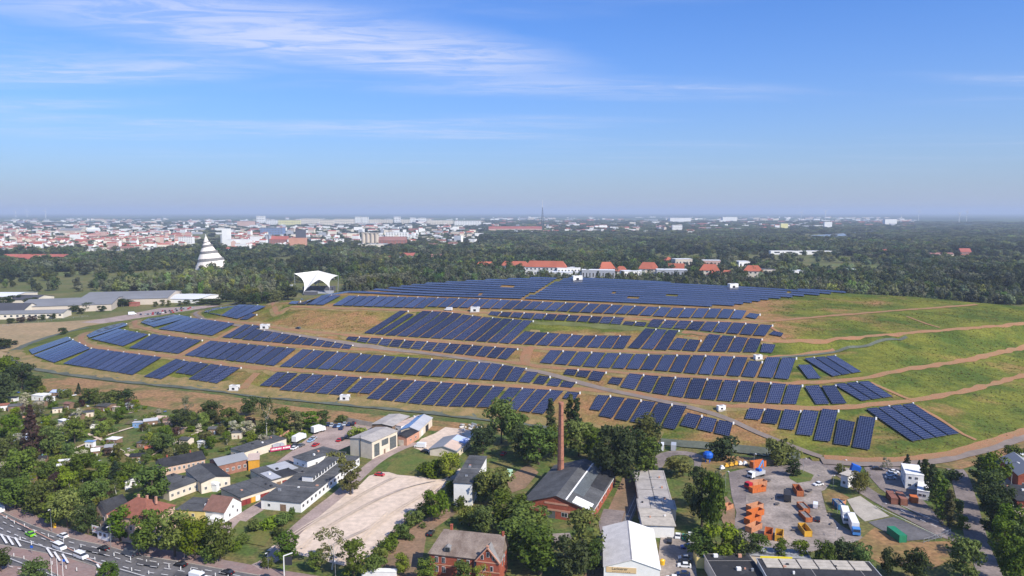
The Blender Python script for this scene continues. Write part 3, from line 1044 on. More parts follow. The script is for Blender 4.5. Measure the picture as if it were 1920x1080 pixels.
# ------------------------------------------------------------ long rows on the plateau
pa, pb_ = G(690, 555), G(1297, 577)
du = Vector((pb_.x - pa.x, pb_.y - pa.y, 0)).normalized()
dv = Vector((-du.y, du.x, 0))
plat = [G(*p) for p in ((600, 551.5), (650, 553), (690, 554.5), (760, 557), (870, 560.5), (960, 565.5), (1035, 566), (1135, 571), (1297, 577.5), (1365, 575.5), (1420, 566.5), (1440, 563.5), (1515, 556.5), (1585, 550.5))]
plat += [P(*p) for p in ((1600, 549.3, 47), (1440, 542.4, 48.8), (1297, 534.6, 50.2), (1130, 525, 51.8), (1020, 521.8, 52.5), (900, 526.8, 51), (790, 533.8, 49), (690, 545.8, 46.5), (646, 547.2, 45.5), (602, 549, 44))]
holes = [(1101, 1130, 542.5), (1140, 1149, 550), (1168, 1197, 559), (1264, 1287, 543), (1244, 1270, 554), (936, 966, 537), (894, 918, 551.5), (998, 1026, 537.5), (1300, 1326, 567), (1387, 1402, 553), (1402, 1414, 546), (790, 812, 546), (1472, 1492, 548)]
pitch_row, slant, tilt = 9.4, 5.6, R(7)
s_vals = [(p - pa).dot(dv) for p in plat]
u_vals = [(p - pa).dot(du) for p in plat]
row_no = 0
poly2 = [(p.x, p.y) for p in plat]
v = min(s_vals) + 0.5
GRP2 = 'long solar rows on the plateau'
while v < max(s_vals) - 1:
    us = np.arange(min(u_vals), max(u_vals), 3.0)
    xs, ys = pa.x + du.x * us + dv.x * v, pa.y + du.y * us + dv.y * v
    ok = inside(poly2, xs, ys)
    zz = hz(xs, ys)
    for i in range(len(us)):
        if not ok[i]:
            continue
        a, b = pix((xs[i], ys[i], zz[i] + 1))
        gapx = 968 + (565 - b) * 1.85
        if abs(a - gapx) < 4.5:
            ok[i] = False
        for x0, x1, yy in holes:
            if x0 < a < x1 and abs(b - yy) < 1.0:
                ok[i] = False
    i, seg = 0, 0
    while i < len(us):
        if not ok[i]:
            i += 1
            continue
        j = i
        while j + 1 < len(us) and ok[j + 1] and j + 1 - i < 27:
            j += 1
        if j - i >= 2:
            u0, u1 = us[i], us[j] + 3.0
            n = max(1, int((u1 - u0) / 12))
            o = Vector((pa.x, pa.y, 0)) + du * u0 + dv * v
            o.z = float(hz(o.x, o.y))
            mb, fb = MB(), MB()
            ct, st_ = math.cos(tilt), math.sin(tilt)
            pts = []
            for k in range(n + 1):
                uu = (u1 - u0) * k / n
                lo = du * uu
                hzz = float(hz(o.x + lo.x, o.y + lo.y)) - o.z
                lo.z = hzz + 0.95
                hi = lo + dv * slant * ct
                hi.z = hzz + 0.95 + slant * st_
                pts.append((lo, hi, uu))
                fb.box(lo.x - .06, lo.x + .06, lo.y - .06 + .4, lo.y + .06 + .4, hzz - .3, hzz + .85)
                fb.box(hi.x - .06, hi.x + .06, hi.y - .06 - .4, hi.y + .06 - .4, hzz - .3, hzz + .5 + slant * st_)
            for (a, b, ua), (c, d, uc) in zip(pts, pts[1:]):
                mb.face([a, c, d, b], 0, [(ua, 0), (uc, 0), (uc, 3), (ua, 3)])
                mb.face([b - Vector((0, 0, .12)), d - Vector((0, 0, .12)), c - Vector((0, 0, .12)), a - Vector((0, 0, .12))], 1)
                mb.face([a - Vector((0, 0, .12)), c - Vector((0, 0, .12)), c, a], 1)
            root = mb.build('solar_row', [M['solar'], M['rack']], None, o, uv=True)
            tag(root, f'dark blue solar row segment, {ordn(seg)} from the left in plateau row {ordn(row_no)} from the front', 'solar row', GRP2)
            fb.build('support_frame', M['rack'], root)['kind'] = 'stuff'
            seg += 1
        i = j + 1
    v += pitch_row
    row_no += 1
print('tables', ntab[0], 'rows', row_no)

# ------------------------------------------------------------ white cabins on the hill
def cabin(px, py, wpx, label, rz=0.0, truck=False):
    g = G(px, py)
    s = mpp(py) * wpx * 0.82
    L, W, H = s, s * 0.55, s * 0.5
    t = thing('inverter_cabin', label, 'cabin', g, rz, 'white cabins on the hill')
    mb = MB()
    mb.box(-L / 2 - .5, L / 2 + .5, -W / 2 - .9, W / 2 + .5, -.6, .12)
    mb.build('plinth', M['concrete'], t)
    mb = MB()
    mb.box(-L / 2, L / 2, -W / 2, W / 2, 0.1, H)
    mb.build('wall', M['white'], t)
    mb = MB()
    mb.box(-L / 2 - .12, L / 2 + .12, -W / 2 - .12, W / 2 + .12, H, H + .15)
    mb.box(-L * .2, L * .2, -W * .25, W * .25, H + .15, H + .3, 1)
    mb.build('roof', [M['white'], M['grey_roof']], t)
    mb = MB()
    mb.box(-L * .18, L * .12, -W / 2 - .05, -W / 2, .35, H * .6)
    mb.build('vent', M['dark'], t)
    mb = MB()
    mb.box(L / 2, L / 2 + .05, -W * .3, W * .2, .35, H * .7)
    mb.build('door', M['mesh_glass'], t)


for a in ((440, 731, 21, 'plain white kiosk box at the hill foot beside the perimeter road'), (647, 749, 21, 'white inverter cabin on a concrete pad below the lowest tier'), (1352, 768, 17, 'white inverter cabin beside the grey ramp above the yard'),
          (1421, 673, 14, 'white inverter cabin between the third and fourth tiers'), (891, 584, 13, 'white inverter cabin with dark vent under the top tier'), (497, 616, 15, 'white inverter cabin beside the upper end of the ramp'),
          (1082, 526, 12, 'white inverter cabin among the rearmost plateau rows'), (1374, 540.5, 12, 'white inverter cabin at the back edge of the plateau')):
    cabin(*a, rz=0.25 if a[0] > 1000 else -0.1)

# ------------------------------------------------------------ ground in front of and beside the hill
sheet('meadow', [(-250, 700), (40, 675), (400, 735), (900, 790), (1250, 835), (1560, 870), (1700, 868), (2200, 780), (2300, 1300), (-400, 1300)], M['rough'])
sheet('dry_strip', [(60, 712), (130, 706), (300, 727), (430, 742), (560, 762), (800, 786), (960, 800), (960, 815), (800, 806), (640, 800), (560, 796), (440, 782), (300, 764), (160, 742), (90, 738)], M['drygrass'])
sheet('field', [(-300, 620), (0, 607), (110, 603), (230, 595), (262, 600), (150, 620), (60, 641), (16, 656), (10, 672), (-200, 690)], M['field'])
sheet('car_park', [(150, 604), (230, 591), (300, 577), (400, 572), (440, 574), (372, 583), (330, 591), (250, 600), (190, 606)], M['lane'])
sheet('pavement', [(-60, 900), (0, 922), (25, 945), (60, 962), (100, 980), (160, 1000), (230, 1015), (330, 1032), (430, 1050), (520, 1066), (640, 1085), (760, 1110), (760, 1220), (-100, 1220), (-100, 950)], M['paving'])
sheet('road', [(-60, 930), (0, 957), (60, 984), (130, 1008), (200, 1023), (260, 1040), (330, 1051), (420, 1067), (520, 1084), (640, 1106), (640, 1240), (-100, 1240), (-100, 940)], M['asphalt'])
sheet('road_median', [(-40, 1010), (0, 1020), (60, 1031), (130, 1046), (180, 1062), (250, 1092), (330, 1130), (180, 1110), (110, 1078), (45, 1047), (0, 1037), (-40, 1030)], M['paving'])
sheet('far_pavement', [(-60, 1050), (0, 1055), (45, 1062), (90, 1085), (160, 1120), (-60, 1140)], M['paving'])
sheet('rubble_lot', [(675, 908), (692, 891), (718, 884), (742, 884), (746, 889), (791, 893), (816, 898), (832, 897), (850, 886), (862, 877), (869, 880), (852, 897), (826, 917), (806, 933), (772, 963), (735, 1001), (707, 1026), (692, 1043), (647, 1060), (565, 1040), (500, 1031), (540, 999), (584, 968), (640, 930)], M['sand'])
sheet('earth_yard', [(690, 1090), (735, 1020), (772, 985), (830, 955), (862, 950), (850, 965), (800, 1000), (790, 1060), (780, 1100)], M['dirt'])
sheet('car_yard', [(515, 868), (545, 846), (575, 822), (610, 800), (650, 789), (700, 795), (690, 812), (655, 835), (615, 852), (570, 882), (540, 888)], M['lane'])
ribbon('gravel_lane', [(480, 1062), (512, 1045), (548, 1000), (590, 962), (640, 922), (700, 868), (738, 845), (775, 832), (815, 835)], 5.6, M['lane'], hill=False)
ribbon('gravel_lane', [(415, 1000), (446, 975), (490, 947), (530, 922), (575, 893), (600, 878)], 6.5, M['lane'], hill=False)
sheet('pale_yard', [(775, 838), (790, 822), (815, 812), (835, 800), (880, 805), (890, 815), (860, 825), (830, 840), (800, 848)], M['sand'])
sheet('bramble_bank', [(722, 882), (738, 862), (765, 852), (810, 849), (848, 857), (862, 870), (848, 886), (820, 897), (790, 892), (745, 889)], M['lawn'])
sheet('earth_strip', [(1085, 1100), (1128, 1010), (1140, 955), (1170, 890), (1220, 880), (1222, 892), (1190, 960), (1172, 1010), (1130, 1100)], M['dirt'])
ribbon('rail_bed', [(1218, 888), (1200, 920), (1180, 965), (1160, 1015), (1140, 1070)], 3.2, M['rail'], hill=False)
for dx in (-0.75, 0.75):
    w_ = [P(x, y) + Vector((dx, 0, 0)) for x, y in ((1218, 888), (1200, 920), (1180, 965), (1160, 1015), (1140, 1070))]
    ribbon('rail', w_, 0.16, M['metal'], hill=False, world=True)
sheet('yard', [(1122, 980), (1132, 953), (1172, 957), (1157, 1002), (1128, 1004)], M['asphalt_old'])
sheet('yard', [(1028, 1000), (1068, 998), (1075, 1012), (1035, 1018)], M['yard'])
ribbon('driveway', [(1208, 898), (1228, 875), (1248, 852), (1285, 849), (1312, 860), (1314, 890)], 6, M['asphalt_old'], hill=False)
sheet('container_yard', [(1366, 885), (1400, 878), (1478, 871), (1500, 858), (1540, 862), (1600, 880), (1560, 893), (1556, 906), (1541, 925), (1550, 960), (1578, 985), (1618, 1006), (1612, 1014), (1560, 1022), (1500, 1040), (1420, 1024), (1385, 1003), (1376, 985), (1381, 960), (1372, 930)], M['yard'])
sheet('yard_lane', [(1366, 885), (1400, 877), (1478, 871), (1500, 860), (1545, 866), (1500, 876), (1455, 888), (1420, 895), (1400, 905), (1398, 985), (1385, 1000), (1376, 985), (1381, 960), (1372, 930)], M['asphalt_old'])
ribbon('access_road', [(1500, 858), (1548, 868), (1580, 888), (1620, 918), (1665, 945), (1720, 973), (1780, 1003), (1840, 1022)], 7, M['asphalt_old'], hill=False)
sheet('parking', [(1620, 876), (1665, 869), (1700, 880), (1720, 925), (1775, 985), (1790, 1002), (1740, 975), (1690, 945), (1650, 915), (1628, 890)], M['asphalt_old'])
sheet('concrete_slab', [(1588, 936), (1613, 929), (1668, 967), (1622, 977), (1604, 962)], M['concrete'])
sheet('parking', [(1628, 978), (1676, 968), (1768, 1008), (1692, 1014), (1642, 987)], M['asphalt'])
ribbon('side_road', [(1790, 878), (1800, 895), (1812, 935), (1823, 980), (1834, 1020), (1850, 1060), (1868, 1110)], 7, M['asphalt_old'], hill=False)
sheet('grass_island', [(1479, 890), (1503, 880), (1526, 890), (1520, 901), (1495, 905), (1481, 897)], M['lawn'])
sheet('grass_island', [(1540, 920), (1560, 914), (1592, 932), (1582, 943), (1562, 956), (1546, 940)], M['drygrass'])
sheet('dry_grass', [(1606, 1016), (1640, 988), (1690, 1016), (1782, 1014), (1795, 1040), (1750, 1066), (1650, 1055), (1600, 1030)], M['drygrass'])
sheet('dry_grass', [(1320, 850), (1420, 858), (1480, 866), (1440, 872), (1370, 880), (1345, 900), (1310, 890)], M['drygrass'])
sheet('dry_grass', [(1560, 868), (1640, 874), (1760, 866), (1850, 842), (1920, 822), (1990, 805), (1990, 830), (1900, 850), (1800, 880), (1720, 872)], M['drygrass'])
sheet('earth_bank', [(1350, 935), (1362, 930), (1378, 950), (1378, 985), (1360, 990), (1350, 965)], M['dirt'])
sheet('parking', [(1240, 998), (1300, 1000), (1308, 1100), (1225, 1110)], M['yard'])
sheet('lane', [(1880, 905), (1905, 880), (1935, 865), (1950, 900), (1912, 925), (1870, 940)], M['lane'])
sheet('earth_yard', [(935, 905), (990, 870), (1010, 885), (985, 915), (955, 925)], M['dirt'])
for pts in ([(60, 514), (200, 505), (215, 510), (80, 519)], [(775, 530), (900, 523), (905, 529), (780, 536)], [(1850, 462), (1990, 460), (1990, 464), (1850, 466)], [(258, 523), (300, 516), (330, 520), (270, 529)], [(1560, 495), (1700, 500), (1690, 503), (1560, 499)]):
    sheet('clearing', pts, M['mead'])
for i, (x, y, w_, h_) in enumerate(((20, 880, 34, 16), (120, 845, 24, 8), (190, 780, 30, 8), (300, 800, 30, 8), (360, 815, 30, 9), (80, 790, 22, 7), (250, 840, 30, 9), (430, 800, 28, 8), (150, 765, 20, 5), (340, 870, 24, 9), (470, 1000, 50, 24), (240, 760, 24, 5), (60, 830, 20, 8))):
    sheet('lawn', [(x - w_, y + h_ * .4), (x - w_ * .4, y - h_), (x + w_, y - h_ * .5), (x + w_ * .5, y + h_)], M['lawn'])
for i in range(46):
    x, y = rnd.uniform(5, 500), rnd.uniform(742, 900)
    if y > 860 and x > 240 or y < 742 + x * .08:
        continue
    w_, h_, k_ = rnd.uniform(8, 22), rnd.uniform(2, 5), rnd.uniform(2, 8)
    sheet('garden_plot', [(x - w_, y + h_), (x - w_ * .3 + k_, y - h_), (x + w_ + k_, y - h_), (x + w_ * .3, y + h_)], rnd.choice([M['plot'], M['lawn'], M['drygrass'], M['plot'], M['lawn'], M['lane']]))
for pts in ([(95, 839), (140, 820)], [(265, 870), (200, 830), (130, 800)], [(330, 780), (215, 812), (120, 850)], [(420, 790), (330, 830), (270, 862)]):
    ribbon('garden_path', pts, 1.6, M['sand'], hill=False)

# tyre tracks over the rubble, stains in the yard, patches on the road
TR = mat('compacted rubble', (0.59, 0.465, 0.355), .95, .12, .3)
for pts in ([(520, 1026), (570, 990), (640, 950), (700, 915), (740, 895)], [(560, 1030), (620, 985), (700, 940), (760, 915), (815, 902)], [(640, 1050), (690, 1000), (740, 960), (780, 935), (820, 908)], [(600, 1035), (650, 1010), (700, 985), (730, 960)]):
    for dx in (-.85, .85):
        w_ = [P(x, y) + Vector((dx, dx * .4, 0)) for x, y in pts]
        ribbon('tyre_track', w_, .55, TR, hill=False, world=True, wig=.8)
OIL = mat('oil stain', (0.11, 0.095, 0.085), .8, .3, .5)
for i in range(16):
    x, y = rnd.uniform(1400, 1560), rnd.uniform(900, 1000)
    if x > 1530 and y < 950:
        continue
    w_, h_ = rnd.uniform(2, 9), rnd.uniform(1, 3.5)
    sheet('oil_stain', [(x + w_ * math.cos(a) * rnd.uniform(.6, 1.2), y + h_ * math.sin(a) * rnd.uniform(.6, 1.2)) for a in [k * .698 for k in range(9)]], OIL)
for pts in ([(40, 990), (62, 1000), (60, 1004), (38, 994)], [(150, 1024), (200, 1037), (198, 1043), (148, 1030)], [(260, 1052), (300, 1060), (297, 1066), (257, 1058)], [(330, 1075), (380, 1084), (376, 1090), (326, 1081)]):
    sheet('asphalt_patch', pts, mat('fresh asphalt', (0.075, 0.072, 0.075), .9, .15, .3))
# kerbs
for pts in ([(-20, 947), (0, 956.5), (60, 983.5), (130, 1007.5), (200, 1022.5), (260, 1039.5), (330, 1050.5), (420, 1066.5), (520, 1083.5), (600, 1098)], [(0, 1020), (60, 1031), (130, 1046), (180, 1062), (250, 1092)], [(0, 1037), (45, 1047), (110, 1078), (160, 1100)]):
    w_ = smooth_line([P(x, y) for x, y in pts], 3.0)
    mb = MB()
    for a, c in zip(w_, w_[1:]):
        mb.bar((a.x, a.y, -.17), (c.x, c.y, -.17), .09)
    struct(mb.build('kerb', M['concrete']))

# road paint
def dash(pts, n, wd, m=None, duty=0.5):
    w = smooth_line([P(x, y) for x, y in pts], 2.0)
    L = [0]
    for a, b in zip(w, w[1:]):
        L.append(L[-1] + (b - a).length)

    def at_(s):
        for i in range(len(w) - 1):
            if L[i + 1] >= s:
                k = (s - L[i]) / max(1e-6, L[i + 1] - L[i])
                return w[i].lerp(w[i + 1], k)
        return w[-1]
    mb = MB()
    LAY[0] += 0.006
    z = LAY[0]
    for i in range(n):
        a, b = at_(L[-1] * i / n), at_(L[-1] * (i + duty) / n)
        d = (b - a).normalized()
        o = Vector((-d.y, d.x, 0)) * wd / 2
        for p, q_ in ((a, b),):
            mb.face([(p.x + o.x, p.y + o.y, z), (p.x - o.x, p.y - o.y, z), (q_.x - o.x, q_.y - o.y, z), (q_.x + o.x, q_.y + o.y, z)])
    return struct(mb.build('road_marking', m or M['paint'], None))


r_edge = [(-20, 949), (60, 984), (130, 1008), (200, 1023), (260, 1040), (330, 1051), (420, 1067), (520, 1084)]
dash([(x, y + 10) for x, y in r_edge], 26, 0.22)
dash([(x, y + 20) for x, y in r_edge], 26, 0.22)
dash([(x - 6, y + 31) for x, y in r_edge], 26, 0.22)
dash([(0, 1003), (60, 1014), (120, 1028), (180, 1050), (240, 1072), (330, 1100)], 1, 0.22, duty=1.0)
dash([(0, 965), (40, 985), (70, 1000), (105, 1018), (150, 1040), (190, 1062)], 1, 0.25, M['paint_worn'], duty=1.0)
dash([(0, 1042), (45, 1052), (110, 1080), (160, 1105)], 1, 0.2, duty=1.0)
dash([(0, 1060), (60, 1075), (120, 1100)], 8, 0.2)
for x, y in ((2, 1004), (14, 1007), (28, 1010), (88, 1030), (102, 1037), (117, 1041), (182, 1060)):
    dash([(x, y), (x + 11, y + 17)], 1, 0.6, duty=1.0)
dash([(1672, 950), (1720, 974), (1790, 1004)], 6, 0.2)
dash([(1640, 950), (1680, 970), (1760, 1008)], 1, 0.18, duty=1.0)
dash([(1690, 950), (1745, 972), (1768, 985)], 1, 0.18, duty=1.0)

# ------------------------------------------------------------ trees
def leafball(rs, centers, per, size, flat=0.0):
    """leaf-sized quads over the surfaces of many clumps; returns verts/faces"""
    vs_, fs_ = [], []
    for c, r in centers:
        for k in range(per):
            d = Vector((rs.gauss(0, 1), rs.gauss(0, 1), rs.gauss(0, 1) + 0.25)).normalized()
            rr = r * (0.72 + 0.38 * rs.random())
            p = Vector(c) + Vector((d.x * rr, d.y * rr, d.z * rr * (1 - flat)))
            n = (d + Vector((rs.gauss(0, .42), rs.gauss(0, .42), rs.gauss(0, .42)))).normalized()
            t = n.cross(Vector((rs.random() - .5, rs.random() - .5, rs.random() - .5))).normalized()
            b = n.cross(t)
            s = size * (0.6 + 0.8 * rs.random())
            i = len(vs_)
            vs_ += [p - t * s - b * s * .3, p - b * s * .62, p + t * s + b * s * .2, p + b * s * .66]
            fs_.append((i, i + 1, i + 2, i + 3))
    return vs_, fs_


def limbs(rs, H, r0, tips, fork=0.35):
    mb = MB()
    lean = Vector((rs.gauss(0, .02) * H, rs.gauss(0, .02) * H, H * fork))
    mb.bar((0, 0, -0.4), lean, r0, 0, r0 * .72)
    mb.bar(lean, (lean.x * 1.3, lean.y * 1.3, H * .75), r0 * .7, 0, r0 * .25)
    for t in tips:
        a = Vector((lean.x, lean.y, H * (fork * .8 + .25 * rs.random())))
        mb.bar(a, Vector(t), r0 * .35, 0, r0 * .1)
    return mb


def tree_proto(kind, seed, H=10.0):
    """unit trees about 10 m high; returns crown verts/faces and a trunk builder"""
    rs = random.Random(seed)
    cs = []
    if kind == 'round':
        W = 4.3
        for k in range(30):
            a, e = rs.random() * 6.283, rs.random()
            zz = 2.6 + 6.6 * e
            w = W * math.sqrt(max(0.05, 1 - ((zz - 5.6) / 4.6) ** 2)) * (0.30 + 0.55 * rs.random())
            cs.append(((w * math.cos(a), w * math.sin(a), zz), 1.0 + 0.75 * rs.random()))
        per, size = 68, 0.34
    elif kind == 'tall':
        for k in range(28):
            a, e = rs.random() * 6.283, rs.random()
            zz = 2.0 + 7.4 * e
            w = 2.6 * math.sqrt(max(0.05, 1 - ((zz - 5.2) / 5.2) ** 2)) * (0.2 + .6 * rs.random())
            cs.append(((w * math.cos(a), w * math.sin(a), zz), 0.7 + 0.6 * rs.random()))
        per, size = 60, 0.28
    elif kind == 'poplar':
        for k in range(26):
            a, e = rs.random() * 6.283, k / 25
            zz = 1.0 + 8.6 * e
            w = 0.95 * (1 - .6 * e) * rs.random()
            cs.append(((w * math.cos(a), w * math.sin(a), zz), (0.85 - .45 * e) * (0.8 + .4 * rs.random())))
        per, size = 52, 0.24
    elif kind == 'airy':
        for k in range(26):
            a, e = rs.random() * 6.283, rs.random()
            zz = 2.8 + 6.8 * e
            w = 3.6 * math.sqrt(max(0.05, 1 - ((zz - 6) / 4.6) ** 2)) * (0.25 + .75 * rs.random())
            cs.append(((w * math.cos(a), w * math.sin(a), zz), 0.6 + 0.6 * rs.random()))
        per, size = 40, 0.24
    elif kind == 'bush':
        for k in range(16):
            a, e = rs.random() * 6.283, rs.random()
            zz = 0.8 + 3.2 * e
            w = 3.2 * math.sqrt(max(0.05, 1 - (zz / 5.0) ** 2)) * (0.2 + .75 * rs.random())
            cs.append(((w * math.cos(a), w * math.sin(a), zz), 0.9 + 0.6 * rs.random()))
        per, size = 55, 0.34
    elif kind == 'conifer':
        for k in range(34):
            e = k / 33
            a = k * 2.4
            zz = 0.9 + 8.9 * e
            w = 2.3 * (1 - e) * (0.45 + .5 * rs.random())
            cs.append(((w * math.cos(a), w * math.sin(a), zz - .2), 0.75 * (1 - e) + .22))
        per, size = 42, 0.24
    cv, cf = leafball(rs, cs, per, size, 0.15)
    tips = [c for c, r in rs.sample(cs, min(7, len(cs)))]
    tr = limbs(rs, {'bush': 3.0}.get(kind, 9.0), {'bush': .10, 'poplar': .16, 'airy': .13}.get(kind, .20), tips if kind != 'conifer' else [], .3)
    return cv, cf, tr


PROTO = {}
for kind in ('round', 'tall', 'poplar', 'airy', 'bush', 'conifer'):
    for s_ in range(4 if kind in ('round', 'bush', 'tall') else 2):
        cv, cf, tr = tree_proto(kind, 11 + 17 * s_ + len(kind))
        hi = max(p.z for p in cv)
        wd = 2 * sorted(math.hypot(p.x, p.y) for p in cv)[int(len(cv) * .96)]
        PROTO[kind, s_] = (cv, cf, tr, hi, wd)
CROWN = {}


def crown_mesh(kind, s_, leaf):
    k = (kind, s_, leaf)
    if k not in CROWN:
        cv, cf, tr, hi, wd = PROTO[kind, s_]
        me = bpy.data.meshes.new('crown')
        me.from_pydata([tuple(p) for p in cv], [], cf)
        me.materials.append(M['needle'] if leaf == 'needle' else LEAF[leaf])
        tm = tr.mesh('trunk', M['birch'] if kind == 'airy' else M['bark'])
        CROWN[k] = (me, tm, hi, wd)
    return CROWN[k]


TREES = []
LNAME = {'mid': 'green', 'dark': 'dark green', 'bright': 'bright yellow-green', 'olive': 'olive', 'silver': 'silvery', 'purple': 'dark purple', 'blossom': 'pale blossoming', 'needle': 'dark'}
KNAME = {'round': ('broad_tree', 'broad leafy tree', 'tree'), 'tall': ('tall_tree', 'upright leafy tree', 'tree'), 'poplar': ('poplar_tree', 'slim poplar', 'tree'), 'airy': ('birch_tree', 'airy pale-stemmed tree', 'tree'), 'bush': ('shrub', 'rounded shrub', 'shrub'), 'conifer': ('conifer_tree', 'pointed conifer', 'tree')}


def tree_at(kind, p, H, W, leaf, where, group):
    s_ = rnd.randrange(4 if kind in ('round', 'bush', 'tall') else 2)
    me, tm, hi, wd = crown_mesh(kind, s_, leaf)
    nm, desc, cat = KNAME[kind]
    t = thing(nm, f'{LNAME[leaf]} {desc} {where}', cat, (p.x, p.y, p.z - 0.3), rnd.random() * 6.28, group)
    sc_ = (W / wd, W / wd, H / hi)
    obj('crown', me, t, (0, 0, 0), 0, sc_)
    obj('trunk', tm, t, (0, 0, 0), 0, sc_)
    TREES.append((p.x, p.y, max(W, 3) / 2))
    return t


def tree(kind, bx, by, ty, wpx, leaf, where, group='trees of the foreground', hill=False):
    p = G(bx, by) if hill else P(bx, by)
    H = ht(bx, by, ty)
    return tree_at(kind, p, H * 1.06, wpx * mpp(by) * (1.0 if where == R5 else 1.1), leaf, where, group)


R5 = 'in the allotment gardens'
R1 = 'by the main road'
for a in (('round', 30, 952, 893, 62, 'mid'), ('round', 78, 962, 903, 55, 'mid'), ('tall', 97, 985, 930, 36, 'bright'), ('round', 127, 988, 920, 52, 'bright'), ('round', 165, 1000, 945, 42, 'dark'), ('round', 8, 930, 880, 50, 'dark'), ('tall', 226, 1014, 952, 46, 'mid'),
          ('round', 277, 1036, 962, 62, 'mid'), ('round', 328, 1042, 958, 66, 'bright'), ('round', 366, 1046, 972, 60, 'mid'), ('round', 413, 1050, 975, 52, 'mid'), ('bush', 395, 1052, 1020, 30, 'mid'), ('round', 66, 1094, 1050, 46, 'mid'), ('round', 204, 1096, 1055, 40, 'mid'),
          ('round', 3, 1070, 1030, 36, 'dark'), ('tall', 540, 1052, 998, 44, 'mid'), ('airy', 622, 1066, 992, 62, 'olive'), ('tall', 592, 1070, 1030, 30, 'mid'), ('tall', 664, 1084, 1014, 46, 'mid'), ('bush', 700, 1076, 1040, 40, 'mid'), ('tall', 755, 1076, 1036, 28, 'bright'),
          ('tall', 799, 1094, 1044, 36, 'bright'), ('tall', 866, 1098, 1054, 40, 'mid'), ('airy', 900, 1098, 1060, 34, 'bright'), ('bush', 500, 1062, 1044, 26, 'mid'), ('bush', 478, 995, 975, 30, 'mid'), ('bush', 505, 990, 968, 34, 'bright'), ('bush', 530, 985, 962, 30, 'mid'), ('bush', 455, 1018, 1000, 26, 'mid'), ('bush', 520, 1005, 988, 24, 'dark'), ('bush', 545, 972, 952, 24, 'mid'), ('bush', 440, 1030, 1012, 26, 'bright')):
    tree(*a, R1)
R2 = 'around the brick hall and red brick house'
for a in (('round', 932, 948, 880, 74, 'bright'), ('round', 905, 940, 890, 40, 'mid'), ('round', 950, 985, 925, 78, 'mid'), ('round', 990, 1010, 945, 84, 'mid'), ('round', 972, 1045, 975, 78, 'mid'), ('tall', 1012, 1075, 990, 74, 'mid'), ('tall', 1092, 1060, 958, 62, 'bright'), ('round', 1068, 1085, 1010, 66, 'dark'),
          ('bush', 880, 985, 950, 44, 'bright'), ('round', 905, 1000, 948, 44, 'mid'), ('tall', 1112, 1075, 1010, 36, 'mid'), ('round', 940, 830, 748, 56, 'mid'), ('round', 905, 850, 800, 50, 'dark'), ('round', 966, 838, 772, 48, 'mid'), ('round', 1010, 870, 800, 66, 'mid'), ('round', 982, 862, 800, 54, 'dark'),
          ('poplar', 1032, 815, 748, 22, 'dark'), ('poplar', 1068, 818, 742, 24, 'olive'), ('poplar', 1080, 822, 748, 22, 'dark'), ('round', 1085, 855, 790, 60, 'bright'), ('round', 1040, 860, 800, 50, 'mid'), ('round', 1112, 862, 805, 44, 'mid'), ('round', 1150, 912, 805, 84, 'dark'), ('round', 1178, 880, 800, 62, 'dark'),
          ('tall', 1205, 868, 778, 50, 'olive'), ('tall', 1222, 860, 790, 36, 'dark'), ('tall', 1212, 895, 820, 44, 'mid'), ('bush', 1128, 830, 800, 40, 'olive'), ('bush', 1108, 822, 796, 30, 'mid'), ('round', 1275, 892, 858, 52, 'olive'), ('round', 1160, 850, 800, 40, 'mid'), ('bush', 1140, 905, 880, 30, 'mid'),
          ('bush', 800, 962, 938, 34, 'mid'), ('round', 815, 975, 920, 46, 'mid'), ('bush', 780, 985, 955, 40, 'mid'), ('bush', 755, 1008, 980, 40, 'mid'), ('bush', 732, 1030, 1002, 40, 'mid'), ('bush', 715, 1050, 1025, 34, 'bright'), ('round', 842, 895, 848, 44, 'bright'), ('bush', 812, 890, 862, 48, 'mid'),
          ('bush', 800, 884, 868, 30, 'mid'), ('bush', 848, 925, 900, 30, 'mid'), ('tall', 657, 926, 866, 36, 'olive'), ('bush', 630, 880, 848, 40, 'olive'), ('bush', 672, 822, 800, 40, 'bright'), ('bush', 860, 955, 930, 30, 'mid')):
    tree(*a, R2)
R3 = 'round the container yard'
for a in (('round', 1316, 985, 880, 66, 'dark'), ('round', 1334, 1000, 890, 50, 'mid'), ('airy', 1340, 960, 885, 40, 'silver'), ('round', 1300, 950, 905, 40, 'mid'), ('round', 1312, 1050, 995, 56, 'mid'), ('round', 1352, 1055, 985, 70, 'bright'), ('round', 1388, 1055, 1000, 50, 'dark'), ('tall', 1421, 1052, 1002, 36, 'mid'),
          ('tall', 1460, 1058, 1010, 30, 'mid'), ('tall', 1500, 1062, 1014, 30, 'mid'), ('round', 1545, 1072, 1014, 38, 'mid'), ('round', 1579, 1068, 1012, 38, 'dark'), ('round', 1613, 1078, 1018, 44, 'mid'), ('round', 1666, 1078, 1030, 36, 'dark'), ('round', 1716, 1090, 1030, 50, 'dark'), ('round', 1806, 1088, 1008, 62, 'mid'),
          ('bush', 1355, 860, 818, 54, 'dark'), ('bush', 1460, 868, 822, 58, 'bright'), ('tall', 1488, 892, 862, 26, 'dark'), ('round', 1611, 925, 882, 36, 'olive'), ('bush', 1574, 888, 870, 22, 'olive'), ('conifer', 1700, 886, 852, 20, 'needle'), ('airy', 1660, 882, 858, 20, 'silver'), ('conifer', 1722, 890, 862, 18, 'needle'),
          ('poplar', 1732, 915, 862, 20, 'dark'), ('poplar', 1745, 935, 872, 22, 'dark'), ('poplar', 1756, 955, 885, 24, 'mid'), ('poplar', 1768, 975, 900, 24, 'mid'), ('poplar', 1778, 985, 920, 24, 'olive'), ('bush', 1785, 900, 880, 30, 'mid'), ('bush', 1795, 960, 935, 22, 'mid'), ('bush', 1805, 990, 965, 22, 'mid')):
    tree(*a, R3)
R4 = 'along the side road'
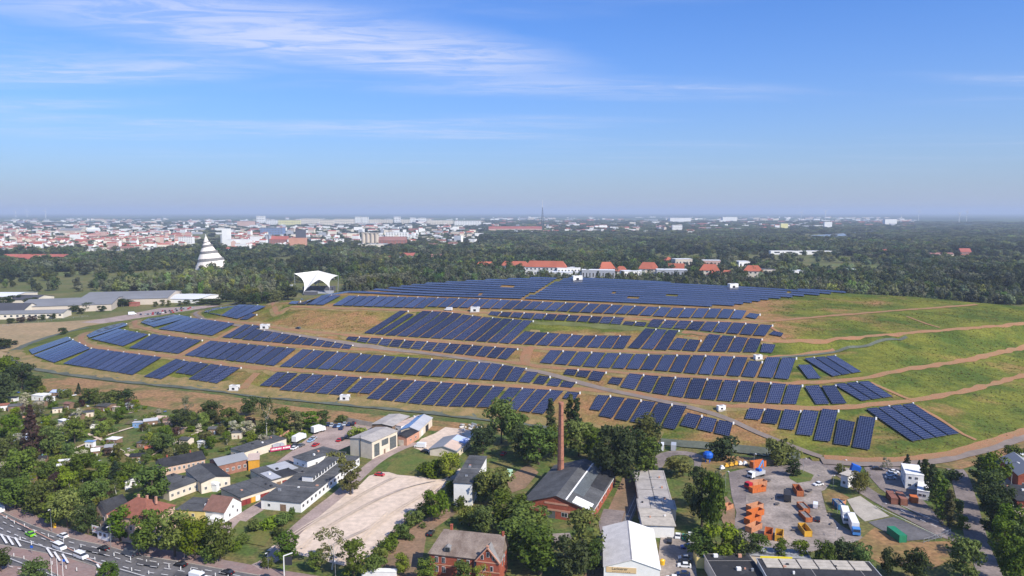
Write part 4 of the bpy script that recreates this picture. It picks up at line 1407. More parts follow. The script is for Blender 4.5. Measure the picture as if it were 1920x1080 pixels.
for a in (('tall', 1838, 905, 855, 40, 'mid'), ('round', 1862, 920, 850, 50, 'mid'), ('tall', 1852, 955, 880, 46, 'mid'), ('round', 1868, 985, 905, 52, 'dark'), ('tall', 1862, 1010, 935, 46, 'dark'), ('round', 1890, 1025, 945, 52, 'mid'), ('tall', 1884, 1060, 975, 48, 'mid'), ('round', 1915, 1065, 985, 56, 'mid'),
          ('round', 1900, 1100, 1010, 60, 'mid'), ('bush', 1905, 965, 935, 30, 'dark'), ('round', 1900, 870, 835, 36, 'mid'), ('bush', 1880, 960, 920, 36, 'dark'), ('round', 1935, 1040, 960, 60, 'bright')):
    tree(*a, R4)
# allotment gardens
R5 = 'in the allotment gardens'
for a in (('round', 42, 728, 683, 54, 'dark'), ('round', 16, 715, 668, 48, 'mid'), ('round', -5, 760, 700, 60, 'dark'), ('tall', 65, 735, 705, 30, 'dark'), ('conifer', 148, 738, 718, 14, 'needle'), ('conifer', 62, 852, 762, 44, 'purple'), ('round', 20, 820, 778, 44, 'mid'), ('round', 95, 850, 800, 50, 'mid'), ('round', 10, 870, 820, 46, 'mid'),
          ('round', 38, 905, 840, 60, 'mid'), ('round', 140, 830, 785, 40, 'mid'), ('round', 230, 760, 730, 44, 'dark'), ('round', 170, 755, 728, 36, 'mid'), ('round', 205, 765, 733, 36, 'mid'), ('round', 155, 900, 850, 56, 'mid'), ('round', 186, 905, 865, 36, 'bright'), ('round', 285, 940, 876, 78, 'mid'), ('round', 340, 800, 768, 40, 'dark'),
          ('airy', 349, 790, 745, 26, 'silver'), ('round', 395, 790, 752, 44, 'dark'), ('airy', 500, 815, 748, 40, 'dark'), ('round', 470, 778, 745, 40, 'dark'), ('tall', 530, 810, 765, 36, 'mid'), ('tall', 555, 812, 772, 30, 'olive'), ('tall', 580, 805, 772, 36, 'mid'), ('tall', 605, 800, 770, 26, 'mid'), ('round', 430, 800, 765, 36, 'mid'),
          ('round', 310, 850, 815, 44, 'mid'), ('conifer', 218, 905, 865, 30, 'needle'), ('round', 250, 905, 868, 40, 'bright'), ('round', 130, 930, 885, 44, 'bright'), ('round', 180, 945, 900, 50, 'mid'), ('round', 90, 900, 862, 40, 'mid'), ('tall', 5, 700, 672, 24, 'mid'), ('bush', 640, 790, 778, 30, 'mid'), ('bush', 120, 745, 728, 26, 'mid')):
    tree(*a, R5)
garden = [(0, 705), (60, 730), (160, 745), (300, 770), (430, 785), (560, 800), (600, 805), (540, 830), (470, 845), (380, 855), (290, 880), (215, 935), (170, 965), (110, 975), (0, 920)]
leafs = ['mid'] * 6 + ['bright'] * 7 + ['olive'] * 4 + ['dark'] * 1 + ['blossom'] * 2 + ['purple']
n = 0
gp = [P(x, y) for x, y in garden]
avoid = []
for (x, y, w_, h_) in ((120, 845, 20, 6), (190, 780, 22, 5), (300, 800, 22, 5), (360, 815, 22, 5), (250, 840, 22, 5)):
    avoid.append((x, y, w_, h_))
while n < 350:
    x, y = rnd.uniform(0, 600), rnd.uniform(700, 975)
    if rnd.random() > (y - 560) / 320 * .5 + .5 and y > 900:
        continue
    p = P(x, y)
    if not inside([(q_.x, q_.y) for q_ in gp], np.array([p.x]), np.array([p.y]))[0]:
        continue
    if any(abs(x - a) < w_ and abs(y - b) < h_ for a, b, w_, h_ in avoid):
        continue
    n += 1
    lf = rnd.choice(leafs)
    if rnd.random() < 0.72:
        W = rnd.uniform(2.6, 6.2)
        tree_at('bush', p, W * rnd.uniform(.5, .85), W, lf, R5, 'shrubs in the allotment gardens')
    else:
        H = rnd.uniform(4, 8.5)
        tree_at(rnd.choice(['round', 'round', 'tall', 'airy']), p, H, H * rnd.uniform(.6, .95), lf, R5, 'trees in the allotment gardens')
R7 = 'between the halls behind the plateau'
for i in range(64):
    x = rnd.uniform(880, 1500)
    y = rnd.uniform(519, 529) if i % 3 else rnd.uniform(528, 540)
    if 1030 < x < 1090 and y < 525 or 1395 < x < 1425:
        continue
    H = rnd.uniform(6, 11)
    p = P(x, y)
    if inside([(q_.x, q_.y) for q_ in foot], np.array([p.x]), np.array([p.y]))[0]:
        continue
    tree_at(rnd.choice(['round', 'round', 'tall']), p, H, H * rnd.uniform(.7, 1.1), rnd.choice(['silver', 'dark', 'dark', 'olive']), R7, 'trees behind the plateau')
for x in (1121, 1155, 1166):
    tree('poplar', x, 527, 508, 6, 'dark', R7)
# clipped hedges between the plots
hcs = [((x * .55 - 3.6, rnd.uniform(-.15, .15), .5 + .55 * (k % 2)), .62) for x in range(14) for k in range(2)]
hv_, hf_ = leafball(random.Random(3), hcs, 26, .2, .1)
HM = {}
for lf in ('mid', 'bright', 'dark'):
    me = bpy.data.meshes.new('hedge')
    me.from_pydata([tuple(p) for p in hv_], [], hf_)
    me.materials.append(LEAF[lf])
    HM[lf] = me
for i in range(95):
    x, y = rnd.uniform(5, 590), rnd.uniform(735, 905)
    p = P(x, y)
    if not inside([(q_.x, q_.y) for q_ in gp], np.array([p.x]), np.array([p.y]))[0]:
        continue
    lf = rnd.choice(['mid', 'bright', 'dark', 'mid'])
    k = rnd.uniform(.9, 1.6)
    tag(obj('hedge', HM[lf], None, (p.x, p.y, -.35), rnd.choice([.5, .55, -1.05, -1.0, .45]) + rnd.uniform(-.1, .1), (k * 1.2, k, k * .9)), f'{LNAME[lf]} clipped hedge between the allotment plots', 'hedge', 'garden hedges')
# trees and clumps at the far side of the hill foot
R6 = 'behind the left end of the hill'
for i, a in enumerate((('round', 118, 630, 614, 15, 'dark'), ('round', 490, 574, 548, 40, 'dark'), ('round', 455, 572, 552, 36, 'dark'), ('round', 515, 572, 545, 40, 'olive'), ('round', 540, 562, 535, 36, 'dark'), ('round', 468, 562, 540, 40, 'olive'), ('round', 425, 566, 550, 30, 'dark'), ('round', 405, 572, 560, 24, 'dark'),
                       ('round', 665, 548, 520, 36, 'silver'), ('round', 690, 543, 515, 40, 'silver'), ('round', 715, 540, 512, 36, 'silver'), ('tall', 752, 533, 512, 24, 'silver'), ('round', 775, 533, 515, 22, 'olive'), ('tall', 831, 534, 522, 9, 'dark'), ('tall', 851, 533, 524, 7, 'dark'), ('tall', 842, 533, 523, 6, 'dark'),
                       ('round', 140, 584, 571, 22, 'dark'), ('round', 110, 580, 570, 18, 'dark'), ('round', 182, 580, 570, 20, 'dark'), ('round', 240, 573, 562, 22, 'dark'), ('round', 262, 570, 560, 20, 'olive'), ('round', 280, 569, 560, 18, 'dark'), ('round', 152, 588, 577, 14, 'dark'), ('round', 10, 572, 556, 30, 'dark'), ('round', 30, 566, 553, 26, 'dark'), ('round', 60, 572, 558, 26, 'dark'), ('round', 78, 575, 560, 20, 'dark'), ('round', 95, 575, 561, 16, 'dark'), ('round', 165, 582, 567, 24, 'dark'), ('round', 205, 576, 564, 22, 'olive'), ('round', 225, 574, 560, 26, 'dark'), ('round', 190, 584, 573, 14, 'dark'), ('round', 125, 590, 580, 16, 'purple'),
                       ('round', 60, 602, 592, 16, 'purple'), ('round', 40, 605, 594, 16, 'purple'), ('round', 20, 606, 596, 14, 'dark'), ('round', 80, 600, 590, 14, 'dark'), ('round', 100, 597, 588, 12, 'dark'), ('round', 12, 652, 636, 24, 'dark'), ('round', -5, 655, 634, 30, 'dark'), ('round', 28, 646, 638, 12, 'dark'),
                       ('tall', 305, 574, 562, 9, 'olive'), ('tall', 316, 574, 563, 9, 'olive'), ('tall', 337, 573, 564, 9, 'olive'), ('round', 350, 572, 562, 14, 'dark'), ('round', 292, 575, 565, 9, 'olive'), ('round', 375, 571, 560, 26, 'dark'), ('round', 395, 569, 560, 26, 'dark'))):
    tree(*a, R6)

# ------------------------------------------------------------ buildings
WIN = {}


def win_mesh(w, h, bars=True):
    k = (round(w, 2), round(h, 2), bars)
    if k not in WIN:
        mb = MB()
        mb.box(-w / 2, w / 2, -0.05, 0, 0, h, 0)
        f = 0.07 * min(w, h) + 0.03
        if bars and w > .9:
            for a, b in ((-w / 2 + f, -f / 2), (f / 2, w / 2 - f)):
                mb.box(a, b, -0.09, -0.045, f, h - f, 1)
        else:
            mb.box(-w / 2 + f, w / 2 - f, -0.09, -0.045, f, h - f, 1)
        WIN[k] = mb.mesh('window', [M['frame'], M['glass']])
    return WIN[k]


class Bld:
    """a building set out from three pixel corners of its foot: A front left, B front right, C behind B"""

    def __init__(s, name, label, cat, A, B, C, h, group=None, world=None):
        if world:
            s.c, s.L, s.W, s.rz = world
        else:
            a, b, c = P(*A), P(*B), P(*C)
            u = (b - a).normalized()
            v = Vector((-u.y, u.x, 0))
            s.L, s.W = (b - a).length, abs((c - b).dot(v))
            s.c = a + u * s.L / 2 + v * s.W / 2
            s.rz = math.atan2(u.y, u.x)
        s.h = h
        s.t = thing(name, label, cat, (s.c.x, s.c.y, -0.3), s.rz, group)
        s.h += 0.3

    def walls(s, m, axis=None, rise=0.0, z0=0.0):
        L, W, h = s.L / 2, s.W / 2, s.h
        mb = MB()
        mb.face([(-L, -W, z0), (L, -W, z0), (L, -W, h), (-L, -W, h)])
        mb.face([(L, W, z0), (-L, W, z0), (-L, W, h), (L, W, h)])
        mb.face([(L, -W, z0), (L, W, z0), (L, W, h), (L, -W, h)])
        mb.face([(-L, W, z0), (-L, -W, z0), (-L, -W, h), (-L, W, h)])
        if axis == 'x':
            for x, sg in ((-L, 1), (L, -1)):
                t = [(x, -W, h), (x, W, h), (x, 0, h + rise)]
                mb.face(t if sg < 0 else t[::-1])
        elif axis == 'y':
            for y, sg in ((-W, -1), (W, 1)):
                t = [(-L, y, h), (L, y, h), (0, y, h + rise)]
                mb.face(t if sg < 0 else t[::-1])
        else:
            mb.face([(-L, -W, h), (L, -W, h), (L, W, h), (-L, W, h)])
        mb.build('wall', m, s.t)
        return s

    def flat(s, m, over=0.3, th=0.25, trim=None):
        L, W, h = s.L / 2 + over, s.W / 2 + over, s.h
        mb = MB()
        mb.box(-L, L, -W, W, h + .02, h + th, 1 if trim else 0)
        if trim:
            mb.box(-L + .25, L - .25, -W + .25, W - .25, h + th, h + th + .03, 0)
        r = mb.build('roof', [m, trim or m], s.t)
        s.top = h + th
        zt = s.top + (.03 if trim else 0)
        if s.L * s.W > 90 and s.c.y < 700:
            rv_ = random.Random(int(s.L * 100))
            n = int(max(s.L, s.W) / 4.5)
            lng = s.L > s.W
            for k in range(1, n):
                mb = MB()
                q_ = -.5 + k / n
                if lng:
                    mb.box(s.L * q_ - .06, s.L * q_ + .06, -W + .3, W - .3, zt, zt + .04)
                else:
                    mb.box(-L + .3, L - .3, s.W * q_ - .06, s.W * q_ + .06, zt, zt + .04)
                mb.build('roof_seam', M['felt_dark'] if k % 3 else M['fibre'], r)
            for k in range(2 + int(s.L * s.W / 160)):
                mb = MB()
                x, y, w_ = rv_.uniform(-.42, .42) * s.L, rv_.uniform(-.4, .4) * s.W, rv_.uniform(.25, .6)
                mb.box(x - w_, x + w_, y - w_ * .8, y + w_ * .8, zt, zt + rv_.uniform(.3, .9))
                mb.build('roof_vent', M[rv_.choice(['metal', 'white', 'dark', 'brick_pale'])], r)
        return r

    def gable(s, m, axis, rise, over=0.45, th=0.18, ms=None):
        L, W, h = s.L / 2, s.W / 2, s.h
        roof = None
        for i, sg in enumerate((-1, 1)):
            mb = MB()
            if axis == 'x':
                sl = rise / W
                e = [(-L - over, sg * (W + over), h - sl * over), (L + over, sg * (W + over), h - sl * over), (L + over, 0, h + rise), (-L - over, 0, h + rise)]
            else:
                sl = rise / L
                e = [(sg * (L + over), -W - over, h - sl * over), (sg * (L + over), W + over, h - sl * over), (0, W + over, h + rise), (0, -W - over, h + rise)]
            lo = [(x, y, z + .03) for x, y, z in e]
            hi = [(x, y, z + .03 + th) for x, y, z in e]
            mb.hexa(lo + hi)
            o = mb.build('roof', (ms[i] if ms else m), s.t)
            roof = roof or o
        return roof

    def hip(s, m, rise, over=0.5, axis='x', inset=1.0):
        L, W, h = s.L / 2 + over, s.W / 2 + over, s.h
        k = max(0.0, (L - W * inset)) if axis == 'x' else max(0.0, W - L * inset)
        mb = MB()
        z = h - .02
        if axis == 'x':
            r = [(-k, 0, h + rise), (k, 0, h + rise)]
            fs = [[(-L, -W, z), (L, -W, z), r[1], r[0]], [(L, W, z), (-L, W, z), r[0], r[1]], [(L, -W, z), (L, W, z), r[1]], [(-L, W, z), (-L, -W, z), r[0]]]
        else:
            r = [(0, -k, h + rise), (0, k, h + rise)]
            fs = [[(L, -W, z), (L, W, z), r[1], r[0]], [(-L, W, z), (-L, -W, z), r[0], r[1]], [(-L, -W, z), (L, -W, z), r[0]], [(L, W, z), (-L, W, z), r[1]]]
        for f in fs:
            mb.face(f)
        mb.face([(-L, W, z), (L, W, z), (L, -W, z), (-L, -W, z)])
        return mb.build('roof', m, s.t)

    def on(s, side, u, z):
        """a point of a wall and the turn of whatever hangs on it; u runs 0..1 along the wall seen from outside"""
        L, W = s.L / 2, s.W / 2
        if side == 'f':
            return (-L + s.L * u, -W, z), 0
        if side == 'b':
            return (L - s.L * u, W, z), math.pi
        if side == 'r':
            return (L, -W + s.W * u, z), math.pi / 2
        return (-L, W - s.W * u, z), -math.pi / 2

    def wins(s, side, us, z, w, h, bars=True):
        for u in us:
            p, r = s.on(side, u, z + .3)
            obj('window', win_mesh(w, h, bars), s.t, p, r)
        return s

    def door(s, side, u, w, h, m, name='door', z=0.0):
        p, r = s.on(side, u, z)
        mb = MB()
        mb.box(-w / 2, w / 2, -0.06, 0, 0.02, h)
        obj(name, mb.mesh(name, m), s.t, p, r)
        return s

    def part(s, name, mb, m, parent=None, **kw):
        return mb.build(name, m, parent or s.t, **kw)

    def chimney(s, roof, x, y, z0, z1, w=0.5, m=None):
        mb = MB()
        mb.box(x - w / 2, x + w / 2, y - w / 2, y + w / 2, z0, z1)
        mb.box(x - w / 2 - .08, x + w / 2 + .08, y - w / 2 - .08, y + w / 2 + .08, z1, z1 + .12)
        mb.build('chimney', m or M['brick'], roof)


def sp_(n, a=0.1, b=0.9):
    return [a + (b - a) * i / max(1, n - 1) for i in range(n)]


# white gabled house at the lane
b = Bld('house', 'small white house with brown gable roof at the lane corner', 'house', (384, 974), (421, 979), (453, 959), ht(421, 979, 960)).walls(M['white'], 'x', 3.6)
b.gable(M['tile_brown'], 'x', 3.6)
b.wins('r', (.3, .75), 0.9, 1.0, 1.2).wins('r', (.5,), 3.4, .9, 1.1).wins('f', (.75,), .9, 1.2, 1.2).door('f', .4, 1, 2.1, M['wood'])
mb = MB()
mb.box(-b.L * .1, b.L * .35, -b.W / 2 - 3, -b.W / 2 - .02, 0, 2.4)
b.part('annex', mb, M['white'])
# row of garages beside the lane
b = Bld('garage_row', 'low row of garages with dark red doors and grey felt roof', 'garages', (415, 930), (452, 948), (507, 917), 3.0).walls(M['cream'])
b.flat(M['felt'])
for i, u in enumerate(sp_(8, .07, .93)):
    b.door('r', u, 2.3, 2.2, M['doorred'] if i in (0, 1, 4, 5, 7) else M['orange' if i == 2 else 'white'])
b = Bld('workshop_row', 'low workshop row with pale and black roof panels and cream doors', 'workshop', (470, 895), (507, 916), (560, 886), 3.1).walls(M['cream'])
b.flat(M['felt'])
mb = MB()
mb.box(-b.L * .48, b.L * .2, -b.W * .1, b.W * .4, b.top + .01, b.top + .05)
mb.box(-b.L * .1, b.L * .48, -b.W * .45, -b.W * .2, b.top + .012, b.top + .06)
b.part('roof_sheet', mb, M['light_roof'])
mb = MB()
mb.box(b.L * .02, b.L * .5, -b.W * .18, b.W * .22, b.top + .07, b.top + .1)
b.part('roof_patch', mb, M['felt_dark'])
for i, u in enumerate(sp_(7, .07, .93)):
    b.door('r', u, 1.9, 2.2, M['wood'] if i % 2 else M['doorred'])
# long flat workshop with clerestory
b = Bld('factory_building', 'long flat-roofed factory with a raised strip of windows beside the rubble lot', 'factory', (490, 953), (565, 960), (700, 873), 3.5).walls(M['white'])
b.flat(M['felt'], over=.35)
for i, u in enumerate(sp_(16, .03, .97)):
    b.wins('r', (u,), 1.2, 1.6, 1.4)
b.wins('f', (.2,), 1.0, 1.2, 1.2).door('f', .55, 2.4, 2.6, M['wood'])
mb = MB()
y0, y1 = -b.W * .12, b.W * .46
mb.box(-b.L * .12, b.L * .16, y0, y1, b.top, b.top + 2.1)
cl_ = b.part('clerestory', mb, M['frame'])
mb = MB()
mb.box(-b.L * .14, b.L * .19, y0 - .3, y1 + .3, b.top + 2.11, b.top + 2.3)
mb.build('roof', M['felt'], cl_)
nw_ = 12
for i in range(nw_):
    yy = y0 + (y1 - y0) * (i + .5) / nw_
    obj('window', win_mesh((y1 - y0) / nw_ * .8, 1.5), cl_, (b.L * .16, yy, b.top + .3), math.pi / 2)
# two storey white block behind
b = Bld('office_building', 'white two-storey block with flat grey roof behind the factory', 'building', (551, 884), (577, 892), (620, 868), 6.4).walls(M['white'])
b.flat(M['felt'], over=.5)
b.wins('f', (.3, .7), 3.8, 1.0, .8).wins('r', (.3, .6), 3.8, 1.2, .9).door('f', .5, 1.1, 2.1, M['wood'])
# cream hall with big wired windows
b = Bld('workshop_hall', 'tall cream workshop hall with big grid windows and pale roof', 'hall', (657, 852), (698, 860), (741, 837), ht(698, 860, 829)).walls(M['cream'], 'y', .9)
b.gable(M['fibre'], 'y', .9, .35)
for u, w in ((.18, .2), (.82, .26)):
    b.door('r', u, b.W * w, b.h * .72, M['mesh_glass'], 'window', z=.6)
b.door('r', .5, b.W * .26, b.h * .35, M['mesh_glass'], 'window', z=b.h * .5).door('r', .48, 1.1, 2.2, M['wood'])
mb = MB()
mb.bar((-.3, -b.W / 2 - .12, 0), (-.3, -b.W / 2 - .12, b.h + 2.2), .1)
b.part('flue_pipe', mb, M['dark'])
# shed, white building, blue hall
b = Bld('shed', 'long grey-roofed open shed behind the cream hall', 'shed', (698, 812), (736, 816), (760, 796), 4.6).walls(M['wood'], 'y', .7)
b.gable(M['fibre'], 'y', .7, .4)
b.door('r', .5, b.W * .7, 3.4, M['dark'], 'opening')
b = Bld('outbuilding', 'narrow white outbuilding between grey shed and blue hall', 'outbuilding', (737, 812), (752, 815), (778, 792), 4.2).walls(M['white'])
b.flat(M['pink_roof'], over=.1)
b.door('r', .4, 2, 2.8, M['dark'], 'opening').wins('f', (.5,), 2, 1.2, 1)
b = Bld('blue_roofed_hall', 'low hall with light blue sheet roof', 'hall', (752, 820), (785, 822), (822, 798), 4.0).walls(M['cream'], 'y', 1.5)
b.gable(M['blue_roof'], 'y', 1.5, .4, ms=[M['blue_roof'], M['light_roof']])
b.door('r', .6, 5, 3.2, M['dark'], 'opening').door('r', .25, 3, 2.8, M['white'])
b = Bld('workshop', 'small brown workshop with black roof in front of the blue hall', 'workshop', (741, 832), (763, 835), (783, 821), 3.8).walls(M['brick_pale'], 'y', .8)
b.gable(M['felt_dark'], 'y', .8, .3)
b.door('f', .5, 3, 2.6, M['cream']).wins('r', (.3, .7), 1.2, 1.2, 1)
b = Bld('warehouse', 'low warehouse with grey, salmon and pale blue roof sheets', 'warehouse', (806, 853), (857, 858), (889, 836), 2.9).walls(M['cream'], 'y', 1.8)
b.gable(M['grey_roof'], 'y', 1.8, .5)
mb = MB()
sl = 1.8 / (b.L / 2)
for y_0, y_1, mi in ((-b.W * .5, b.W * .08, 0), (b.W * .1, b.W * .5, 1)):
    q_ = [(0.3, y_0), (b.L * .48, y_0), (b.L * .48, y_1), (0.3, y_1)]
    mb.hexa([(x, y, b.h + 1.8 - sl * x + .22) for x, y in q_] + [(x, y, b.h + 1.8 - sl * x + .27) for x, y in q_], mi)
b.part('roof_sheet', mb, [M['pink_roof'], M['pale_blue']])
b.wins('r', sp_(5), .9, 1.2, .9)
# white block with dark mono-pitch roof
b = Bld('storage_building', 'tall white windowless block with dark felt roof beside the lot', 'building', (851, 946), (885, 948), (936, 895), ht(851, 946, 905)).walls(M['white'])
b.flat(M['felt'], over=.35)
b.wins('f', (.7,), 1.0, .9, 1.1).door('r', .8, 1, 2.2, M['wood'])
# brick hall with roof complex
b = Bld('factory_hall', 'brick factory hall with wide black felt roof and glazed aisle', 'factory', (980, 962), (1108, 981), (1150, 905), 4.2).walls(M['brick'], 'y', 4.3)
b.gable(M['felt'], 'y', 4.3, .5)
L, W = b.L / 2, b.W / 2
sl = 4.3 / L
for nm, x0, x1, y0, y1, m in (('roof_glazing', L * .3, L * .62, -W * .6, W * .98, M['mesh_glass']), ('roof_patch', L * .6, L * 1.0, -W * .05, W * .75, M['felt_dark']), ('white_roof_sheet', L * .45, L * .96, -W * .99, -W * .70, M['white']),
                             ('ridge_strip', L * .26, L * .3, -W * 1.0, W * 1.0, M['frame'])):
    mb = MB()
    q_ = [(x0, y0), (x1, y0), (x1, y1), (x0, y1)]
    mb.hexa([(x, y, b.h + 4.3 - sl * x + .20) for x, y in q_] + [(x, y, b.h + 4.3 - sl * x + (.30 if 'white' in nm else .26)) for x, y in q_])
    b.part(nm, mb, m)
for z in (2.9, 5.4):
    mb = MB()
    w_ = L * (.9 if z < 4 else .35)
    mb.box(-w_, w_, -W - .12, -W, z, z + .7)
    b.part('brick_band', mb, M['brick_pale'])
b.wins('f', (.62, .74), .8, 2.4, 1.7).door('f', .42, 3.4, 3.0, M['mesh_glass']).wins('r', sp_(6), 1.0, 1.4, 1.6)
b.door('l', .5, 3, 3, M['wood'])
mb = MB()
mb.box(L + .3, L + .55, -W, W, b.h - .5, b.h - .15)
b.part('gutter', mb, M['frame'])
# tall brick chimney
cb = P(1051, 906)
hch = ht(1051, 906, 753)
cw = mpp(906)
t = thing('factory_chimney', 'tall tapering red brick factory chimney rising through the black roof', 'chimney', (cb.x, cb.y, -.3), 0)
nring = 60
mb = MB()
prof = []
for k in range(nring + 1):
    e = k / nring
    r = cw * (7.0 * (1 - e) + 4.3 * e)
    prof += [(r, e * hch), (r, (e + .86 / nring) * hch)]
    if k < nring:
        prof += [(r - .03, (e + .86 / nring) * hch), (r - .03, (e + .995 / nring) * hch)]
mb.tube(prof[:-1], 16)
mb.build('shaft', M['chim'], t)
mb = MB()
mb.tube([(cw * 4.9, hch - .9), (cw * 5.0, hch - .5), (cw * 4.8, hch + .1), (cw * 3.6, hch + .1), (cw * 3.4, hch - 1)], 16, cap=False)
mb.build('crown_ring', M['chim'], t)
for e in (.3, .6, .85):
    r = cw * (7.0 * (1 - e) + 4.3 * e) + .04
    mb = MB()
    mb.tube([(r, e * hch - .12), (r + .05, e * hch), (r, e * hch + .12)], 16, cap=False)
    mb.build('iron_band', M['rust'], t)
mb = MB()
mb.bar((-.2, -cw * 7, 1), (-.2, -cw * 4.4, hch), .06)
mb.build('ladder', M['dark'], t)
# heritage brick house
b = Bld('brick_house', 'red brick house with weathered grey roof and cross gable', 'house', (806, 1076), (938, 1092), (963, 1067), ht(938, 1092, 1052)).walls(M['brick'])
RZ = 6.2
L, W, h = b.L / 2, b.W / 2, b.h
mb = MB()
ov = .5
mb.face([(-L - ov, -W - ov, h), (L * .45, -W - ov, h), (L * .45, 0, h + RZ), (-L * .72, 0, h + RZ)])
mb.face([(L + ov, W + ov, h), (-L - ov, W + ov, h), (-L * .72, 0, h + RZ), (L + ov, 0, h + RZ)])
mb.face([(-L - ov, W + ov, h), (-L - ov, -W - ov, h), (-L * .72, 0, h + RZ)])
mb.face([(L * .45, -W - ov, h), (L + ov, -W - ov, h), (L + ov, 0, h + RZ), (L * .45, 0, h + RZ)])
mb.face([(L, -W, h), (L, W, h), (L, 0, h + RZ)])
rf = b.part('roof', mb, M['tile_grey'])
x0, x1, yf = L * .36, L * 1.0, -W - 1.0
xm, hg = (x0 + x1) / 2, (x1 - x0) / 2 * 1.15
mb = MB()
mb.face([(x0, yf, 0), (x1, yf, 0), (x1, yf, h), (xm, yf, h + hg), (x0, yf, h)])
mb.face([(x1, yf, 0), (x1, -W + .1, 0), (x1, -W + .1, h), (x1, yf, h)])
mb.face([(x0, -W + .1, 0), (x0, yf, 0), (x0, yf, h), (x0, -W + .1, h)])
b.part('cross_gable', mb, M['brick'])
yb_ = -W + (h + hg - h) / RZ * W + 1.0
for sg in (-1, 1):
    mb = MB()
    xe = xm + sg * ((x1 - x0) / 2 + .3)
    e = [(xe, yf - .3, h - .3), (xe, 0.3, h - .3), (xm, yb_ + 1.5, h + hg + .05), (xm, yf - .3, h + hg + .05)]
    mb.hexa([(x, y, z) for x, y, z in e] + [(x, y, z + .2) for x, y, z in e])
    mb.build('gable_roof', M['slate'], rf)
    mb = MB()
    mb.bar((xe, yf - .34, h - .3), (xm, yf - .34, h + hg + .2), .16)
    b.part('gable_coping', mb, M['brick_pale'])
mb = MB()
mb.box(xm - .3, xm + .3, yf - .55, yf - .05, h + hg - .2, h + hg + 1.0)
mb.box(xm - .4, xm + .4, yf - .65, yf + .05, h + hg + .6, h + hg + .75)
b.part('finial', mb, M['brick_pale'])
b.chimney(rf, -L * .5, W * .05, h + RZ - .8, h + RZ + 1.5, .7)
b.chimney(rf, L * .98, 0, h + RZ - .8, h + RZ + .9, .6)
mb = MB()
mb.prism([(-L * .56, h + 1.3), (-L * .56, h + 2.5), (-L * .5, h + 2.9), (-L * .40, h + 2.5), (-L * .40, h + 1.3)], -W - .1, -W * .55)
mb.build('dormer', M['slate'], rf)
mb = MB()
mb.box(-L * .54, -L * .42, -W - .16, -W - .1, h + 1.4, h + 2.4)
mb.build('dormer_window', M['glass'], rf)
for z in (h - .55, h * .5):
    mb = MB()
    mb.box(-L - .06, x0, -W - .1, -W, z, z + .3)
    mb.box(x0, x1 + .06, yf - .1, yf, z, z + .3)
    b.part('brick_band', mb, M['brick_pale'])
b.wins('f', (.1, .2, .42, .55, .66), h * .5 + .5, 1.1, 1.9).wins('f', (.1, .2, .42, .55), 1.0, 1.1, 1.9).wins('r', (.3, .6), h * .5 + .5, 1.0, 1.8)
for x, z in ((xm, h + 1.2), (xm - 1.8, h + .3), (xm + 1.8, h + .3), (xm - 1.2, h * .5 + .4), (xm + 1.2, h * .5 + .4), (xm - 1.4, .8), (xm + 1.4, .8)):
    obj('window', win_mesh(.9, 1.6), b.t, (x, yf, z), 0)
# white gabled warehouse with a sign
b = Bld('white_warehouse', 'big white gabled warehouse with a tan sign on its front', 'warehouse', (1132, 1092), (1237, 1098), (1247, 1021), 5.0).walls(M['white'], 'y', 2.6)
b.gable(M['white'], 'y', 2.6, .25, ms=[M['dirty_white'], M['white']])
L, W = b.L / 2, b.W / 2
mb = MB()
mb.box(-L * .92, L * .16, -W - .14, -W, b.h - 1.6, b.h + .1)
sg = b.part('sign_board', mb, mat('tan sign', (0.66, 0.47, 0.25), 0.6))
cu = bpy.data.curves.new('lettering_curve', 'FONT')
cu.body = 'Lackierer'
cu.size = 1.25
cu.extrude = 0.01
cu.materials.append(M['dark'])
tmp = obj('lettering_source', cu)
bpy.context.view_layer.update()
lm = bpy.data.meshes.new_from_object(tmp.evaluated_get(bpy.context.evaluated_depsgraph_get()))
bpy.data.objects.remove(tmp)
to = obj('lettering', lm, sg, (-L * .72, -W - .17, b.h - .75))
to.rotation_euler = (math.pi / 2, 0, 0)
for i in range(9):
    mb = MB()
    mb.box(-L * .70 + i * .62, -L * .70 + i * .62 + .42, -W - .17, -W - .145, b.h - 1.35, b.h - 1.2)
    mb.build('lettering_dash', M['wood'], sg)
b.wins('r', (.3, .5, .7), 1.2, 1.6, 1.2).door('r', .9, 3.2, 3.4, M['light_roof'])
mb = MB()
mb.box(-.15, .15, -W, W, b.h + 2.72, b.h + 2.9)
b.part('ridge_cap', mb, M['fibre'])
b = Bld('white_annex', 'flat white annex behind the gabled warehouse', 'annex', (1206, 1006), (1264, 1008), (1268, 978), 4.2).walls(M['white'])
b.flat(M['conc_roof'], over=.5)
b.wins('r', (.5,), 1.2, 1.2, 1.2)
